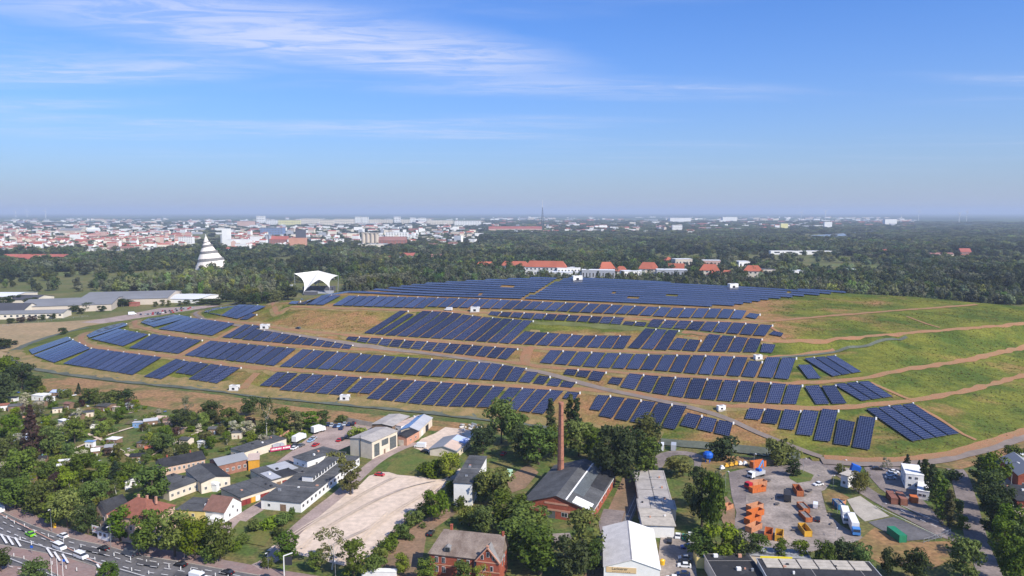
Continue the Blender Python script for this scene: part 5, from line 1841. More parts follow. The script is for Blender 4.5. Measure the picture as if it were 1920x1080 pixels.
# garage block with stepped slab roofs
ga, gb2, gc = P(1198, 972), P(1266, 975), P(1284, 900)
gu = (gb2 - ga).normalized()
gv = Vector((-gu.y, gu.x, 0))
gw, gl = (gc - gb2).dot(gv), (gb2 - ga).length
for i in range(4):
    d0, d1 = (0, .2, .47, .74)[i], (.195, .465, .735, 1.0)[i]
    cc = (ga + gb2) / 2 + gv * gw * (d0 + d1) / 2
    b = Bld('garage_block', f'garage block with pale slab roof, {ordn(3 - i)} from the driveway end', 'garages', None, None, None, 3.9 if i == 0 else 3.4, 'stepped garage blocks', world=(cc, gl * (1.04 if i == 0 else .93), gw * (d1 - d0), math.atan2(gu.y, gu.x))).walls(M['cream'])
    r_ = b.flat(M['fibre'], over=.25, th=.3)
    for k in (-.02, .48, -.5):
        mb = MB()
        mb.box(b.L * k - .04, b.L * k + .06, -b.W / 2, b.W / 2, b.top + .005, b.top + .05)
        mb.build('roof_seam', M['felt'], r_)
    for u in sp_(3, .2, .8):
        b.door('l', u, 2.2, 2.3, M['wood'])
# flat-roofed works at the bottom edge
b = Bld('black_roofed_building', 'flat building with stained black roof at the bottom edge', 'building', (1350, 1120), (1440, 1120), (1442, 1064), 4.2).walls(M['cream'])
b.flat(M['felt_stain'], over=.3, trim=M['fibre'])
for x, y in ((-.33, .42), (0, -.05)):
    mb = MB()
    mb.box(b.L * x, b.L * x + 1.3, b.W * y - 1.0, b.W * y, b.top, b.top + .9)
    b.part('roof_vent', mb, M['white'])
b = Bld('grey_roofed_building', 'low building with blotched pale grey roof behind the black roof', 'building', (1404, 1062), (1518, 1070), (1518, 1055), 3.8).walls(M['cream'])
b.flat(mat('blotched grey felt', (0.30, 0.31, 0.32), .9, 0, .22, col2=(0.05, 0.05, 0.055), cs=(.5, .62)), over=.3, trim=M['light_roof'])
b = Bld('skylight_hall', 'hall with beige panel roof and dark skylight gaps at the bottom edge', 'hall', (1444, 1132), (1668, 1140), (1672, 1092), 6.0).walls(M['cream'])
r_ = b.flat(M['felt_dark'], over=.3, trim=M['light_roof'])
for k in range(6):
    for j in range(3):
        mb = MB()
        mb.box(b.L * (-.46 + k * .155), b.L * (-.46 + k * .155 + .142), b.W * (.12 + j * .13), b.W * (.12 + j * .13 + .115), b.top + .03, b.top + .25)
        b.part('roof_panel', mb, M['conc_roof'])
mb = MB()
mb.box(-b.L * .47, -b.L * .18, b.W / 2 + .32, b.W / 2 + .42, b.h - .6, b.h + .9)
b.part('yellow_fascia', mb, mat('yellow fascia', (0.75, 0.6, 0.03), .6))
b = Bld('walled_store', 'small open-topped cream walled store with blue tarpaulin', 'store', (1306, 1064), (1338, 1065), (1339, 1048), 3.2)
L, W, h = b.L / 2, b.W / 2, b.h
mb = MB()
for a in ((-L, L, -W, -W + .25), (-L, L, W - .25, W), (-L, -L + .25, -W + .25, W - .25), (L - .25, L, -W + .25, W - .25)):
    mb.box(a[0], a[1], a[2], a[3], 0, h)
b.part('wall', mb, M['yellow'])
mb = MB()
mb.box(-L + .25, L - .25, -W + .25, W - .25, h - 1.3, h - 1.2)
b.part('floor', mb, M['conc_roof'])
mb = MB()
mb.prism([(-.5, h - 1.2), (-.2, h - .3), (1.2, h - .5), (1.5, h - 1.2)], -W * .3, W * .4)
b.part('tarpaulin', mb, M['blue'])
# gatehouse and white office boxes on the right
b = Bld('gatehouse', 'small white gatehouse with flat overhanging roof', 'gatehouse', (1576, 910), (1589, 914), (1596, 905), ht(1589, 914, 893)).walls(M['white'])
b.flat(M['conc_roof'], over=.6)
b.wins('f', (.5,), 1.0, 1.3, 1.3).wins('r', (.4,), 1.0, 1.5, 1.3)
for i, (A, B_, C, hh, lb) in enumerate((((1697, 915), (1731, 919), (1726, 899), 6.0, 'two-storey white office box by the poplars'), ((1719, 934), (1742, 938), (1734, 918), 3.2, 'low white office box in front of the taller one'))):
    b = Bld('office_cabin', lb, 'cabin', A, B_, C, hh).walls(M['white'])
    b.flat(M['white'], over=.1, th=.15)
    b.wins('f', (.25, .6), 1.0, 1.2, 1.1).wins('l', (.3, .7), 1.0, 1.2, 1.1)
    if i == 0:
        b.wins('f', (.25, .6), 4.0, 1.2, 1.1).wins('l', (.3, .7), 4.0, 1.2, 1.1)
# peach and brown buildings west of the lane
b = Bld('apartment_house', 'large peach house with red hipped roof and chimneys by the main road', 'house', (205, 1010), (278, 1022), (312, 990), ht(278, 1022, 975)).walls(M['peach'])
r_ = b.hip(M['tile_red'], 4.4, .5, 'x')
for x in (-.1, .12, .35):
    b.chimney(r_, b.L * x, .6, b.h + 2.6, b.h + 5.0, .6, M['brick_pale'])
b.wins('f', sp_(6), 4.2, 1.1, 1.6).wins('f', sp_(6), 1.0, 1.1, 1.6).wins('r', (.25, .5, .75), 4.2, 1.1, 1.6).wins('l', (.3, .6), 4.2, 1.1, 1.6)
b = Bld('corner_turret', 'round peach corner turret with red cone roof', 'turret', (250, 1028), (262, 1030), (268, 1024), 9)
mb = MB()
mb.tube([(1.9, 0), (1.9, 9.2)], 12)
b.part('wall', mb, M['peach'])
mb = MB()
mb.tube([(2.3, 9.2), (1.5, 10.6), (.05, 12.0)], 12)
b.part('roof', mb, M['tile_red'])
for a in (-1.9, -1.2, -.5):
    obj('window', win_mesh(.8, 1.6, False), b.t, (1.9 * math.cos(a), 1.9 * math.sin(a), 4.5), a + math.pi / 2)
b = Bld('gabled_house', 'peach gabled house end with dark roof behind the roadside trees', 'house', (182, 992), (202, 1000), (222, 978), ht(202, 1000, 960)).walls(M['peach'], 'y', 3.0)
b.gable(M['felt_dark'], 'y', 3.0)
b.wins('f', (.3, .7), 4.2, 1.0, 1.4).wins('f', (.3, .7), 1.0, 1.0, 1.4).wins('r', (.3, .6), 1.0, 1.0, 1.4)
b = Bld('kiosk', 'small white kiosk with grey roof beside the advertising board', 'kiosk', (183, 1008), (203, 1014), (212, 1005), 3.0).walls(M['white'])
b.flat(M['felt'], over=.6)
b.wins('f', (.3, .7), .9, 1.4, 1.4)
b = Bld('row_house', 'long low peach house with black roof and a row of windows', 'house', (305, 893), (385, 876), (378, 862), 3.9).walls(M['peach'], 'x', 2.0)
r_ = b.gable(M['felt_dark'], 'x', 2.0)
b.wins('f', sp_(9, .06, .94), 1.4, 1.0, 1.5)
for x in (-.3, .25):
    b.chimney(r_, b.L * x, .3, b.h + 1.2, b.h + 3.0, .5)
b = Bld('outbuilding', 'white-ended low outbuilding with dark mono roof behind the peach house', 'outbuilding', (236, 918), (262, 905), (282, 896), 3.4).walls(M['white'])
b.flat(M['felt_dark'], over=.3)
b.door('f', .5, 1, 2, M['wood'])
b = Bld('yard_building', 'grey felt-roofed building with cream gable beside the big dark tree', 'building', (318, 938), (372, 918), (395, 880), 3.6).walls(M['cream'])
b.flat(M['felt'], over=.3)
b.wins('f', sp_(5), 1, 1.1, 1.3)
b = Bld('flat_roofed_building', 'dark flat-roofed building with yellow wall next to the white house', 'building', (330, 972), (384, 975), (392, 950), 3.2).walls(M['yellow'])
b.flat(M['felt'], over=.2)
b.wins('f', (.3, .6), 1, 1.1, 1.2)
b = Bld('black_roofed_workshop', 'workshop with black tarred roof and brick arch', 'workshop', (378, 925), (432, 912), (470, 872), 4.2).walls(M['cream'], 'y', 1.3)
b.wins('f', sp_(4, .15, .85), 1.1, 1.1, 1.3)
b.gable(M['felt_dark'], 'y', 1.3, .3, ms=[M['felt'], M['felt_dark']])
for i, u in enumerate(sp_(5)):
    b.door('r', u, 1.8, 2.3, M['doorred'] if i % 2 else M['white'])
b = Bld('arched_workshop', 'brick workshop with grey sheet roof and open arched front', 'workshop', (410, 893), (465, 880), (478, 862), 4.6).walls(mat('old brick', (0.30, 0.14, 0.095), .9, .2, .6, fine=.2), 'x', 1.6)
b.wins('f', sp_(5, .1, .9), 1.2, 1.2, 1.4)
b.gable(M['grey_roof'], 'x', 1.6, .3)
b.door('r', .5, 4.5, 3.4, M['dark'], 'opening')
b = Bld('ochre_shed', 'bright ochre sheet-metal shed with pale roof', 'shed', (466, 882), (486, 880), (507, 866), 4.4).walls(M['orange'])
b.flat(M['pink_roof'], over=.3)
b.door('r', .6, 3, 3, M['orange'])
b = Bld('white_shed', 'white bow-roofed shed among dark roofs', 'shed', (357, 918), (406, 921), (412, 906), 2.6).walls(M['white'])
mb = MB()
L, W, h = b.L / 2, b.W / 2, b.h
pr = [(-L - .2, h)] + [(L * math.sin(a), h + 1.4 * math.cos(a)) for a in [k * math.pi / 12 - math.pi / 2.2 for k in range(12)]] + [(L + .2, h)]
mb.prism(pr, -W - .2, W + .2)
b.part('roof', mb, M['white'])
b.wins('f', (.6,), 1, 1, 1)
b = Bld('long_outbuilding', 'long cream outbuilding with dark felt roof beside the car yard', 'outbuilding', (433, 855), (458, 862), (516, 830), 3.4).walls(M['cream'])
b.flat(M['felt'], over=.25)
b.wins('f', (.3, .5, .7), 1, 1, 1).wins('r', (.3,), 1, 1, 1)
mb = MB()
w0, w1 = P(517, 830), P(546, 811)
tw = thing('boundary_wall', 'salmon boundary wall between gardens and car yard', 'wall', (w0.x, w0.y, -.3))
dd = w1 - w0
mb.bar((0, 0, 1.0), (dd.x, dd.y, 1.0), .14)
mb.hexa([(0, 0, 0), (dd.x, dd.y, 0), (dd.x - .1, dd.y + .25, 0), (-.1, .25, 0), (0, 0, 2.4), (dd.x, dd.y, 2.4), (dd.x - .1, dd.y + .25, 2.4), (-.1, .25, 2.4)])
mb.build('wall', M['brick_pale'], tw)
# concrete panel wall behind the car yard
w0, w1 = P(634, 788), P(700, 800)
tw = thing('panel_wall', 'pale concrete panel wall behind the parked cars', 'wall', (w0.x, w0.y, -.3))
dd = (w1 - w0) / 8
for k in range(8):
    mb = MB()
    a, c = dd * k, dd * (k + .96)
    mb.hexa([(a.x, a.y, 0), (c.x, c.y, 0), (c.x, c.y + .2, 0), (a.x, a.y + .2, 0), (a.x, a.y, 2.6), (c.x, c.y, 2.6), (c.x, c.y + .2, 2.6), (a.x, a.y + .2, 2.6)])
    mb.build('panel', M['concrete'], tw)
# buildings cut by the right edge
b = Bld('grey_roofed_house', 'dark house with grey roof at the right edge', 'house', (1908, 915), (1960, 920), (1965, 890), 5.5).walls(M['brick'], 'y', 3)
b.gable(M['grey_roof'], 'y', 3)
b.wins('f', (.2, .4), 1, 1, 1.4)
b = Bld('brick_gate_building', 'brick building with dark windows at the right edge', 'building', (1905, 968), (1980, 975), (1985, 945), 6.0).walls(M['brick'])
b.flat(M['felt_dark'], over=.3)
b.wins('f', (.08, .2), 1.2, 1.3, 2.4).wins('l', (.3, .7), 1.2, 1.3, 2.4)
b = Bld('terrace_building', 'low salmon-roofed building at the right edge', 'building', (1902, 985), (1970, 990), (1975, 975), 2.6).walls(M['cream'])
b.flat(M['pink_roof'], over=.3)

# garden sheds in the allotments
SHED = [(22, 752, 20, 'dark', 'white'), (30, 768, 22, 'felt', 'wood'), (78, 748, 26, 'white', 'white'), (112, 740, 24, 'pale_blue', 'wood'), (95, 752, 14, 'white', 'white'), (10, 768, 14, 'tile_red', 'white'), (108, 772, 16, 'felt', 'cream'), (76, 762, 18, 'felt', 'wood'), (120, 797, 18, 'white', 'white'),
        (145, 785, 22, 'felt_dark', 'wood'), (165, 780, 20, 'felt', 'cream'), (200, 768, 26, 'felt', 'wood'), (218, 770, 12, 'pink_roof', 'cream'), (245, 765, 14, 'grey_roof', 'white'), (320, 795, 22, 'tile_brown', 'peach'), (305, 790, 18, 'pink_roof', 'white'), (260, 800, 18, 'light_roof', 'blue_roof'), (283, 797, 24, 'light_roof', 'wood'),
        (215, 830, 22, 'white', 'wood'), (208, 846, 18, 'grey_roof', 'wood'), (170, 838, 16, 'blue_roof', 'white'), (40, 824, 22, 'light_roof', 'pale_blue'), (270, 838, 20, 'felt', 'wood'), (180, 855, 14, 'white', 'wood'), (120, 872, 18, 'white', 'cream'), (82, 868, 14, 'felt_dark', 'wood'), (110, 885, 26, 'white', 'wood'), (60, 905, 20, 'felt', 'wood'),
        (100, 912, 22, 'felt_dark', 'light_roof'), (280, 850, 14, 'tile_orange', 'wood'), (258, 862, 26, 'felt_dark', 'wood'), (350, 832, 20, 'felt', 'cream'), (380, 838, 16, 'white', 'white'), (180, 800, 18, 'felt_dark', 'white'), (55, 785, 18, 'felt', 'brick_pale'), (130, 765, 14, 'tile_brown', 'wood'), (335, 812, 18, 'felt_dark', 'wood'), (400, 812, 16, 'felt', 'wood'), (445, 820, 18, 'felt', 'cream')]
CN = {'dark': 'black', 'felt': 'grey', 'felt_dark': 'black', 'white': 'white', 'pale_blue': 'pale blue', 'tile_red': 'red', 'pink_roof': 'salmon', 'grey_roof': 'light grey', 'tile_brown': 'brown', 'light_roof': 'silver', 'blue_roof': 'blue', 'tile_orange': 'orange', 'wood': 'brown', 'cream': 'cream', 'peach': 'peach', 'brick_pale': 'brick'}
for i, (x, y, w, rm, wm) in enumerate(SHED):
    s = mpp(y) * w
    c = P(x, y)
    b = Bld('garden_shed', f'{CN[wm]} allotment hut with {CN[rm]} roof among garden shrubs', 'garden hut', None, None, None, 2.2 + .3 * (i % 3), 'allotment huts', world=(c, s, s * (.55 + .1 * (i % 4)), rnd.uniform(-.5, .5))).walls(M[wm], 'x' if i % 2 else None, .8)
    (b.gable(M[rm], 'x', .8, .25) if i % 2 else b.flat(M[rm], over=.25, th=.15))
    b.wins('f', (.3,), .9, .7, .7, False).door('f', .7, .8, 1.8, M['wood'] if wm != 'wood' else M['white'])
    TREES.append((c.x, c.y, s * .7))

# ------------------------------------------------------------ vehicles
PAINT = {'white': (0.78, 0.78, 0.77), 'black': (0.012, 0.012, 0.014), 'silver': (0.42, 0.44, 0.46), 'grey': (0.10, 0.11, 0.125), 'red': (0.45, 0.015, 0.02), 'blue': (0.015, 0.05, 0.25), 'dark blue': (0.012, 0.025, 0.08), 'lime green': (0.17, 0.55, 0.02), 'teal': (0.02, 0.33, 0.24), 'yellow': (0.75, 0.45, 0.02), 'pale blue': (0.3, 0.45, 0.65), 'beige': (0.55, 0.48, 0.38)}
CP = {k: mat('car paint ' + k, c, 0.3, spec=0.5) for k, c in PAINT.items()}
M['light'] = mat('headlamp lens', (0.8, 0.8, 0.75), 0.2)
M['tail'] = mat('tail lamp', (0.5, 0.01, 0.01), 0.3)
VM = {}


def body_mesh(kind, colr):
    k = (kind, colr)
    if k in VM:
        return VM[k]
    if kind == 'car':
        L, W = 4.3, 1.78
        low = [(-2.15, .3), (2.15, .3), (2.15, .62), (2.0, .78), (1.1, .92), (-1.85, .96), (-2.12, .8)]
        cab = [(1.15, .9), (.45, 1.42), (-1.0, 1.46), (-1.75, .95)]
        top = [(.42, 1.40), (.40, 1.47), (-.98, 1.51), (-1.06, 1.44)]
        axles = (1.32, -1.3)
    elif kind == 'van':
        L, W = 5.2, 2.0
        low = [(-2.6, .35), (2.6, .35), (2.6, .8), (2.45, 1.15), (1.75, 1.25), (-2.6, 1.3)]
        cab = [(1.8, 1.22), (1.15, 1.95), (-2.52, 2.0), (-2.58, 1.28)]
        top = [(1.2, 1.92), (1.1, 2.02), (-2.5, 2.1), (-2.55, 1.95)]
        axles = (1.75, -1.6)
    else:  # panel van / box
        L, W = 5.6, 2.05
        low = [(-2.8, .4), (2.8, .4), (2.8, .95), (2.6, 1.25), (2.0, 1.4), (1.6, 1.4), (1.5, 2.35), (-2.8, 2.45)]
        cab = [(2.02, 1.38), (1.52, 2.02), (1.35, 2.05), (1.35, 1.35)]
        top = [(1.55, 1.98), (1.5, 2.32), (-2.78, 2.46), (-2.78, 2.42)]
        axles = (1.95, -1.75)
    a, b, c, w = MB(), MB(), MB(), MB()
    n = len(low)
    # body with tucked-in sills and shoulders
    prof = low
    a.prism(prof, -W / 2, W / 2)
    b.face([(x, -W / 2 + .05 + (z - cab[0][1]) * .18, z) for x, z in cab][::-1])
    b.face([(x, W / 2 - .05 - (z - cab[0][1]) * .18, z) for x, z in cab])
    q_ = [(x, W / 2 - .05 - (z - cab[0][1]) * .18, z) for x, z in cab]
    for i in range(4):
        p1, p2 = q_[i], q_[(i + 1) % 4]
        b.face([p1, p2, (p2[0], -p2[1], p2[2]), (p1[0], -p1[1], p1[2])])
    t = .16 if kind == 'car' else .14
    wt_ = W / 2 - t
    c.prism(top, -wt_, wt_)
    w.tube([(.05, -.11), (.31, -.11), (.31, .11), (.05, .11)], 10)
    VM[k] = (a.mesh('body', CP[colr]), b.mesh('windows', M['glass']), c.mesh('roof', CP[colr]), w.mesh('wheel', M['black']), axles, W, L)
    return VM[k]


lamp = MB()
lamp.box(-.03, .03, -.2, .2, -.08, .08)
LAMPF, LAMPR = lamp.mesh('headlight', M['light']), lamp.mesh('tail_light', M['tail'])
DNAME = {'car': ('parked_car', 'car', 'car'), 'van': ('passenger_van', 'passenger van', 'van'), 'panel': ('panel_van', 'panel van', 'van')}


def car(kind, colr, px, py, hx, hy, where, group=None, name=None, lights=True, z=None, hill=False, s=1.0):
    """stands at pixel (px,py), its nose pointing to pixel (hx,hy)"""
    p, q_ = (G(px, py), G(hx, hy)) if hill else (P(px, py), P(hx, hy))
    bo, wi, ro, wh, ax, W, L = body_mesh(kind, colr)
    nm, desc, cat = DNAME[kind]
    t = thing(name or nm, f'{colr} {desc} {where}', cat, (p.x, p.y, (p.z + .3) if hill else -.2), math.atan2(q_.y - p.y, q_.x - p.x), group)
    t.scale = (s, s, s)
    obj('body', bo, t)
    obj('windows', wi, t)
    obj('roof', ro, t)
    for x in ax:
        for sg in (-1, 1):
            o = obj('wheel', wh, t, (x, sg * (W / 2 - .1), .31))
            o.rotation_euler = (math.pi / 2, 0, 0)
    if lights:
        for sg in (-1, 1):
            obj('headlight', LAMPF, t, (L / 2, sg * W * .34, .68))
            obj('tail_light', LAMPR, t, (-L / 2, sg * W * .36, .78))
    return t


RD = 'driving on the main road'
for kind, colr, x, y, hx, hy, wh in (('car', 'lime green', 57, 1003, 30, 989, RD), ('car', 'white', 118, 1006, 90, 996, RD + ' nearest the pavement'), ('van', 'white', 112, 1028, 140, 1040, RD + ' towards the camera'), ('van', 'white', 152, 1045, 180, 1056, RD + ' at the striped median'),
                                    ('car', 'black', 194, 1030, 170, 1022, RD + ' ahead of the grey van'), ('panel', 'grey', 243, 1040, 215, 1030, RD), ('car', 'black', 339, 1060, 310, 1053, RD + ' behind the grey van'), ('car', 'black', 426, 1075, 395, 1069, RD + ' past the lane mouth'), ('car', 'black', 496, 1085, 465, 1079, RD + ' last in line'),
                                    ('panel', 'white', -2, 958, -30, 942, RD + ' cut by the left edge'), ('panel', 'white', 372, 1086, 400, 1092, RD + ' cut by the bottom edge')):
    car(kind, colr, x, y, hx, hy, wh, 'cars on the main road', name='moving_car' if kind == 'car' else None)
PK = 'parked in the car yard'
for kind, colr, x, y, hx, hy in (('car', 'black', 553, 836, 570, 826), ('car', 'white', 552, 841, 570, 832), ('car', 'grey', 565, 836, 580, 828), ('car', 'silver', 588, 823, 600, 816), ('car', 'pale blue', 583, 827, 596, 820), ('car', 'red', 592, 835, 606, 828), ('car', 'red', 637, 826, 652, 818), ('car', 'black', 643, 824, 658, 816),
                                 ('car', 'grey', 655, 820, 668, 812), ('car', 'dark blue', 615, 797, 612, 802), ('car', 'silver', 622, 798, 619, 803), ('car', 'dark blue', 629, 800, 626, 805), ('car', 'pale blue', 636, 799, 633, 804), ('car', 'silver', 646, 796, 643, 801), ('car', 'dark blue', 654, 797, 651, 802), ('car', 'black', 662, 796, 659, 801), ('car', 'red', 665, 793, 662, 798), ('car', 'black', 608, 795, 605, 800), ('car', 'dark blue', 640, 804, 637, 809)):
    car(kind, colr, x, y, hx, hy, PK, 'cars in the car yard', lights=False)
car('car', 'red', 712, 891, 730, 893, 'alone on the rubble lot', None)
car('panel', 'white', 788, 838, 765, 836, 'beside the low warehouse', None)
car('car', 'black', 798, 847, 815, 848, 'beside the grassy mound', None)
car('car', 'white', 812, 848, 830, 849, 'beside the grassy mound', None)
car('car', 'black', 808, 1001, 815, 990, 'in the earth yard by the brick house', None)
car('car', 'blue', 560, 882, 545, 890, 'between the two flat workshops', None)
car('car', 'red', 944, 852, 950, 846, 'under trees behind the white block', None)
car('car', 'silver', 1127, 910, 1140, 905, 'behind the brick hall', None)
WP = 'beside the white warehouse'
for kind, colr, x, y, hx, hy in (('car', 'white', 1271, 1006, 1272, 997), ('car', 'teal', 1284, 1008, 1284, 999), ('panel', 'white', 1296, 1012, 1296, 1000), ('car', 'black', 1255, 1015, 1256, 1005), ('car', 'blue', 1288, 1027, 1275, 1027), ('car', 'silver', 1284, 1048, 1270, 1047), ('car', 'black', 1283, 1055, 1270, 1054), ('car', 'white', 1283, 1062, 1270, 1061), ('car', 'dark blue', 1281, 1078, 1268, 1077), ('car', 'white', 1262, 1086, 1250, 1085)):
    car(kind, colr, x, y, hx, hy, 'parked ' + WP, 'cars beside the white warehouse', lights=False)
car('car', 'white', 1534, 909, 1515, 912, 'turning at the container yard', None, name='moving_car')
car('panel', 'white', 1529, 950, 1530, 938, 'standing in the container yard', None, s=.8)
car('car', 'black', 1533, 975, 1534, 965, 'standing in the container yard', None)
for kind, colr, x, y in (('car', 'white', 1672, 890), ('car', 'silver', 1670, 897), ('car', 'black', 1645, 880), ('car', 'white', 1676, 886)):
    car(kind, colr, x, y, x + 14, y + 1, 'parked left of the white office boxes', 'cars at the office boxes', lights=False)
for kind, colr, x, y in (('car', 'white', 1898, 886), ('car', 'silver', 1892, 873), ('panel', 'white', 1918, 858)):
    car(kind, colr, x, y, x + 14, y - 3, 'parked by the buildings at the right edge', None, lights=False)
car('car', 'silver', 238, 1010, 250, 1014, 'parked in front of the peach house', None, lights=False)
car('panel', 'white', 841, 583, 820, 582.5, 'on the track below the top tier', None, hill=True)
car('car', 'grey', 559, 617, 540, 614, 'on the upper track left of the long tables', None, hill=True, lights=False)
FP = 'in the far car park'
ci = 0
for row, (x0, x1, y, n_) in enumerate(((264, 305, 590, 9), (287, 330, 587, 9), (305, 345, 583.5, 9), (325, 358, 580, 7), (340, 368, 577.5, 5))):
    for k in range(n_):
        if rnd.random() < .2:
            continue
        x = x0 + (x1 - x0) * k / n_
        car('car', rnd.choice(['black', 'silver', 'grey', 'white', 'dark blue', 'silver', 'black', 'red']), x, y + k * -.12, x + 2, y - 3, FP, 'cars in the far car park', lights=False)
car('panel', 'white', 248, 590, 262, 589, 'alone in the far car park', None, s=1.4)


def rig(name, label, px, py, hx, hy, L, W, H, cabm, boxm, z0=.9, box=True):
    """lorry or trailer: chassis, cab, load box"""
    p, q_ = P(px, py), P(hx, hy)
    t = thing(name, label, 'lorry', (p.x, p.y, -.2), math.atan2(q_.y - p.y, q_.x - p.x))
    mb = MB()
    mb.box(-L / 2, L / 2, -.5, .5, .6, .9)
    mb.build('chassis', M['dark'], t)
    cl = 2.2
    mb = MB()
    mb.prism([(L / 2 - cl, .6), (L / 2, .6), (L / 2, 1.6), (L / 2 - .3, 2.7), (L / 2 - cl, 2.8)], -W / 2, W / 2)
    mb.build('cab', cabm, t)
    mb = MB()
    mb.prism([(L / 2 - .22, 1.65), (L / 2 + .03, 1.65), (L / 2 - .24, 2.5), (L / 2 - .4, 2.5)], -W / 2 + .1, W / 2 - .1)
    mb.build('windscreen', M['glass'], t)
    if box:
        mb = MB()
        mb.box(-L / 2, L / 2 - cl - .25, -W / 2, W / 2, z0, H)
        mb.build('load_box', boxm, t)
    wh = MB()
    wh.tube([(.1, -.2), (.48, -.2), (.48, .2), (.1, .2)], 10)
    wm_ = wh.mesh('wheel', M['black'])
    for x in (L / 2 - 1.2, -L / 2 + 1.0, -L / 2 + 2.2):
        for sg in (-1, 1):
            o = obj('wheel', wm_, t, (x, sg * (W / 2 - .2), .48))
            o.rotation_euler = (math.pi / 2, 0, 0)
    return t


rig('box_lorry', 'white box lorry with blue cab beside its white trailer', 1600, 992, 1609, 1012, 12, 2.5, 4.0, mat('lorry blue', (0.06, 0.22, 0.55), .4), M['white'])
rig('box_trailer', 'white box trailer left of the blue-cabbed lorry', 1585, 975, 1590, 992, 9, 2.5, 4.0, M['white'], M['white'])
rig('box_lorry', 'white box lorry at the far end of the car yard', 597, 810, 610, 806, 7.5, 2.5, 3.8, CP['white'], M['white'])
rig('box_lorry', 'white box lorry in the middle of the car yard', 561, 826, 578, 817, 9, 2.5, 3.6, CP['white'], M['white'])
rig('flatbed_lorry', 'small silver lorry behind the red banner', 521, 842, 538, 838, 6, 2.2, 3.0, CP['silver'], M['light_roof'])
rig('tractor_lorry', 'red lorry cab beside the orange containers', 1408, 914, 1394, 918, 5.5, 2.4, 2.6, M['red'], M['skip2'])
rig('tractor_lorry', 'black lorry in the middle of the container yard', 1476, 935, 1474, 915, 8, 2.5, 3.2, M['dark'], M['dark'])
t = rig('crane_lorry', 'white crane lorry behind the red lorry', 1418, 893, 1400, 898, 8.5, 2.5, 2.4, CP['white'], M['light_roof'])
mb = MB()
mb.box(-2.2, -.6, -1.0, 1.0, 2.3, 3.4)
cr = mb.build('crane_base', M['blue'], t)
mb = MB()
mb.bar((-1.2, 0, 3.3), (-4.6, -.6, 6.2), .22)
mb.bar((-4.6, -.6, 6.2), (-5.4, -.8, 2.6), .16)
mb.build('crane_arm', mat('light blue steel', (0.08, 0.3, 0.62), .5), cr)

# ------------------------------------------------------------ open containers, closed containers
SKM = {}


def skip(px, py, hx, hy, L, W, H, m, label, closed=False, load=None):
    p, q_ = P(px, py), P(hx, hy)
    t = thing('shipping_container' if closed else 'open_container', label, 'container', (p.x, p.y, -.2), math.atan2(q_.y - p.y, q_.x - p.x), 'containers in the yard')
    l, w = L / 2, W / 2
    mb = MB()
    if closed:
        mb.box(-l, l, -w, w, .15, H)
    else:
        th = .1
        mb.box(-l, l, -w, -w + th, .15, H)
        mb.box(-l, l, w - th, w, .15, H)
        mb.box(-l, -l + th, -w + th, w - th, .15, H)
        mb.box(l - th, l, -w + th, w - th, .15, H)
    mb.build('shell', m, t)
    n = max(4, int(L / .8))
    mb = MB()
    for k in range(n + 1):
        x = -l + L * k / n
        for sg in (-1, 1):
            mb.box(x - .06, x + .06, sg * w - .07 if sg < 0 else w, -w if sg < 0 else w + .07, .15, H)
    mb.box(-l - .06, l + .06, -w - .09, -w - .02, H - .14, H + .02)
    mb.box(-l - .06, l + .06, w + .02, w + .09, H - .14, H + .02)
    mb.build('ribs', m, t)
    mb = MB()
    for sg in (-.5, .5):
        mb.box(l + .0, l + .07, sg * w - w * .45, sg * w + w * .45, .3, H - .15)
    mb.build('doors', m, t)
    if not closed:
        mb = MB()
        mb.box(-l + .1, l - .1, -w + .1, w - .1, .15, .3 if not load else H - .35)
        mb.build('load' if load else 'floor', load or M['rust'], t)
    return t


for a in ((1420, 921, 1445, 917, 6.5, 2.4, 2.2, 'skip', 'bright orange open container beside the red lorry'), (1422, 910, 1446, 907, 6.5, 2.4, 2.3, 'skip2', 'faded orange open container behind the red lorry'), (1415, 955, 1440, 948, 6.5, 2.5, 2.3, 'skip2', 'orange open container, rearmost of the left stack row'),
          (1416, 966, 1440, 959, 6.5, 2.5, 2.3, 'skip', 'orange open container, second of the left row'), (1411, 979, 1432, 971, 6.5, 2.5, 2.3, 'skip', 'orange open container, third of the left row'), (1413, 993, 1432, 984, 6.5, 2.5, 2.2, 'skip2', 'pale orange open container, nearest of the left row'),
          (1441, 1005, 1443, 990, 6, 2.5, 2.2, 'skip', 'orange open container standing end-on near the trees'), (1461, 1008, 1463, 993, 6, 2.5, 2.2, 'skip_y', 'yellow open container standing end-on near the trees'), (1509, 998, 1497, 983, 7, 2.5, 2.2, 'skip_y', 'yellow open container lying askew near the trees'),
          (1496, 924, 1484, 906, 7.5, 2.5, 2.4, 'rust', 'rusty orange open container at the top of the right row'), (1506, 955, 1493, 942, 6.5, 2.4, 1.9, 'rust', 'rusty open container with scrap in the right row'), (1510, 972, 1497, 959, 6.5, 2.4, 1.9, 'rust', 'rusty open container with dark load in the right row'), (1364, 953, 1372, 950, 4, 2.2, 1.8, 'skip2', 'small orange container on the earth bank')):
    skip(*a[:7], M[a[7]] if a[7] != 'rust' else mat('rusty orange paint', (0.42, 0.13, 0.045), .8, .3, .8), a[8], load=mat('scrap load', (0.2, 0.19, 0.18), .9, .5, 1.5) if 'scrap' in a[8] or 'dark load' in a[8] else None)
skip(1421, 875, 1440, 872, 7, 2.4, 2.9, M['skip'], 'orange open container at the back edge of the yard')
skip(1672, 938, 1660, 921, 8, 2.4, 2.6, mat('rusty brown container', (0.22, 0.09, 0.06), .8, .2, .6), 'rusty brown closed container by the office boxes', True)
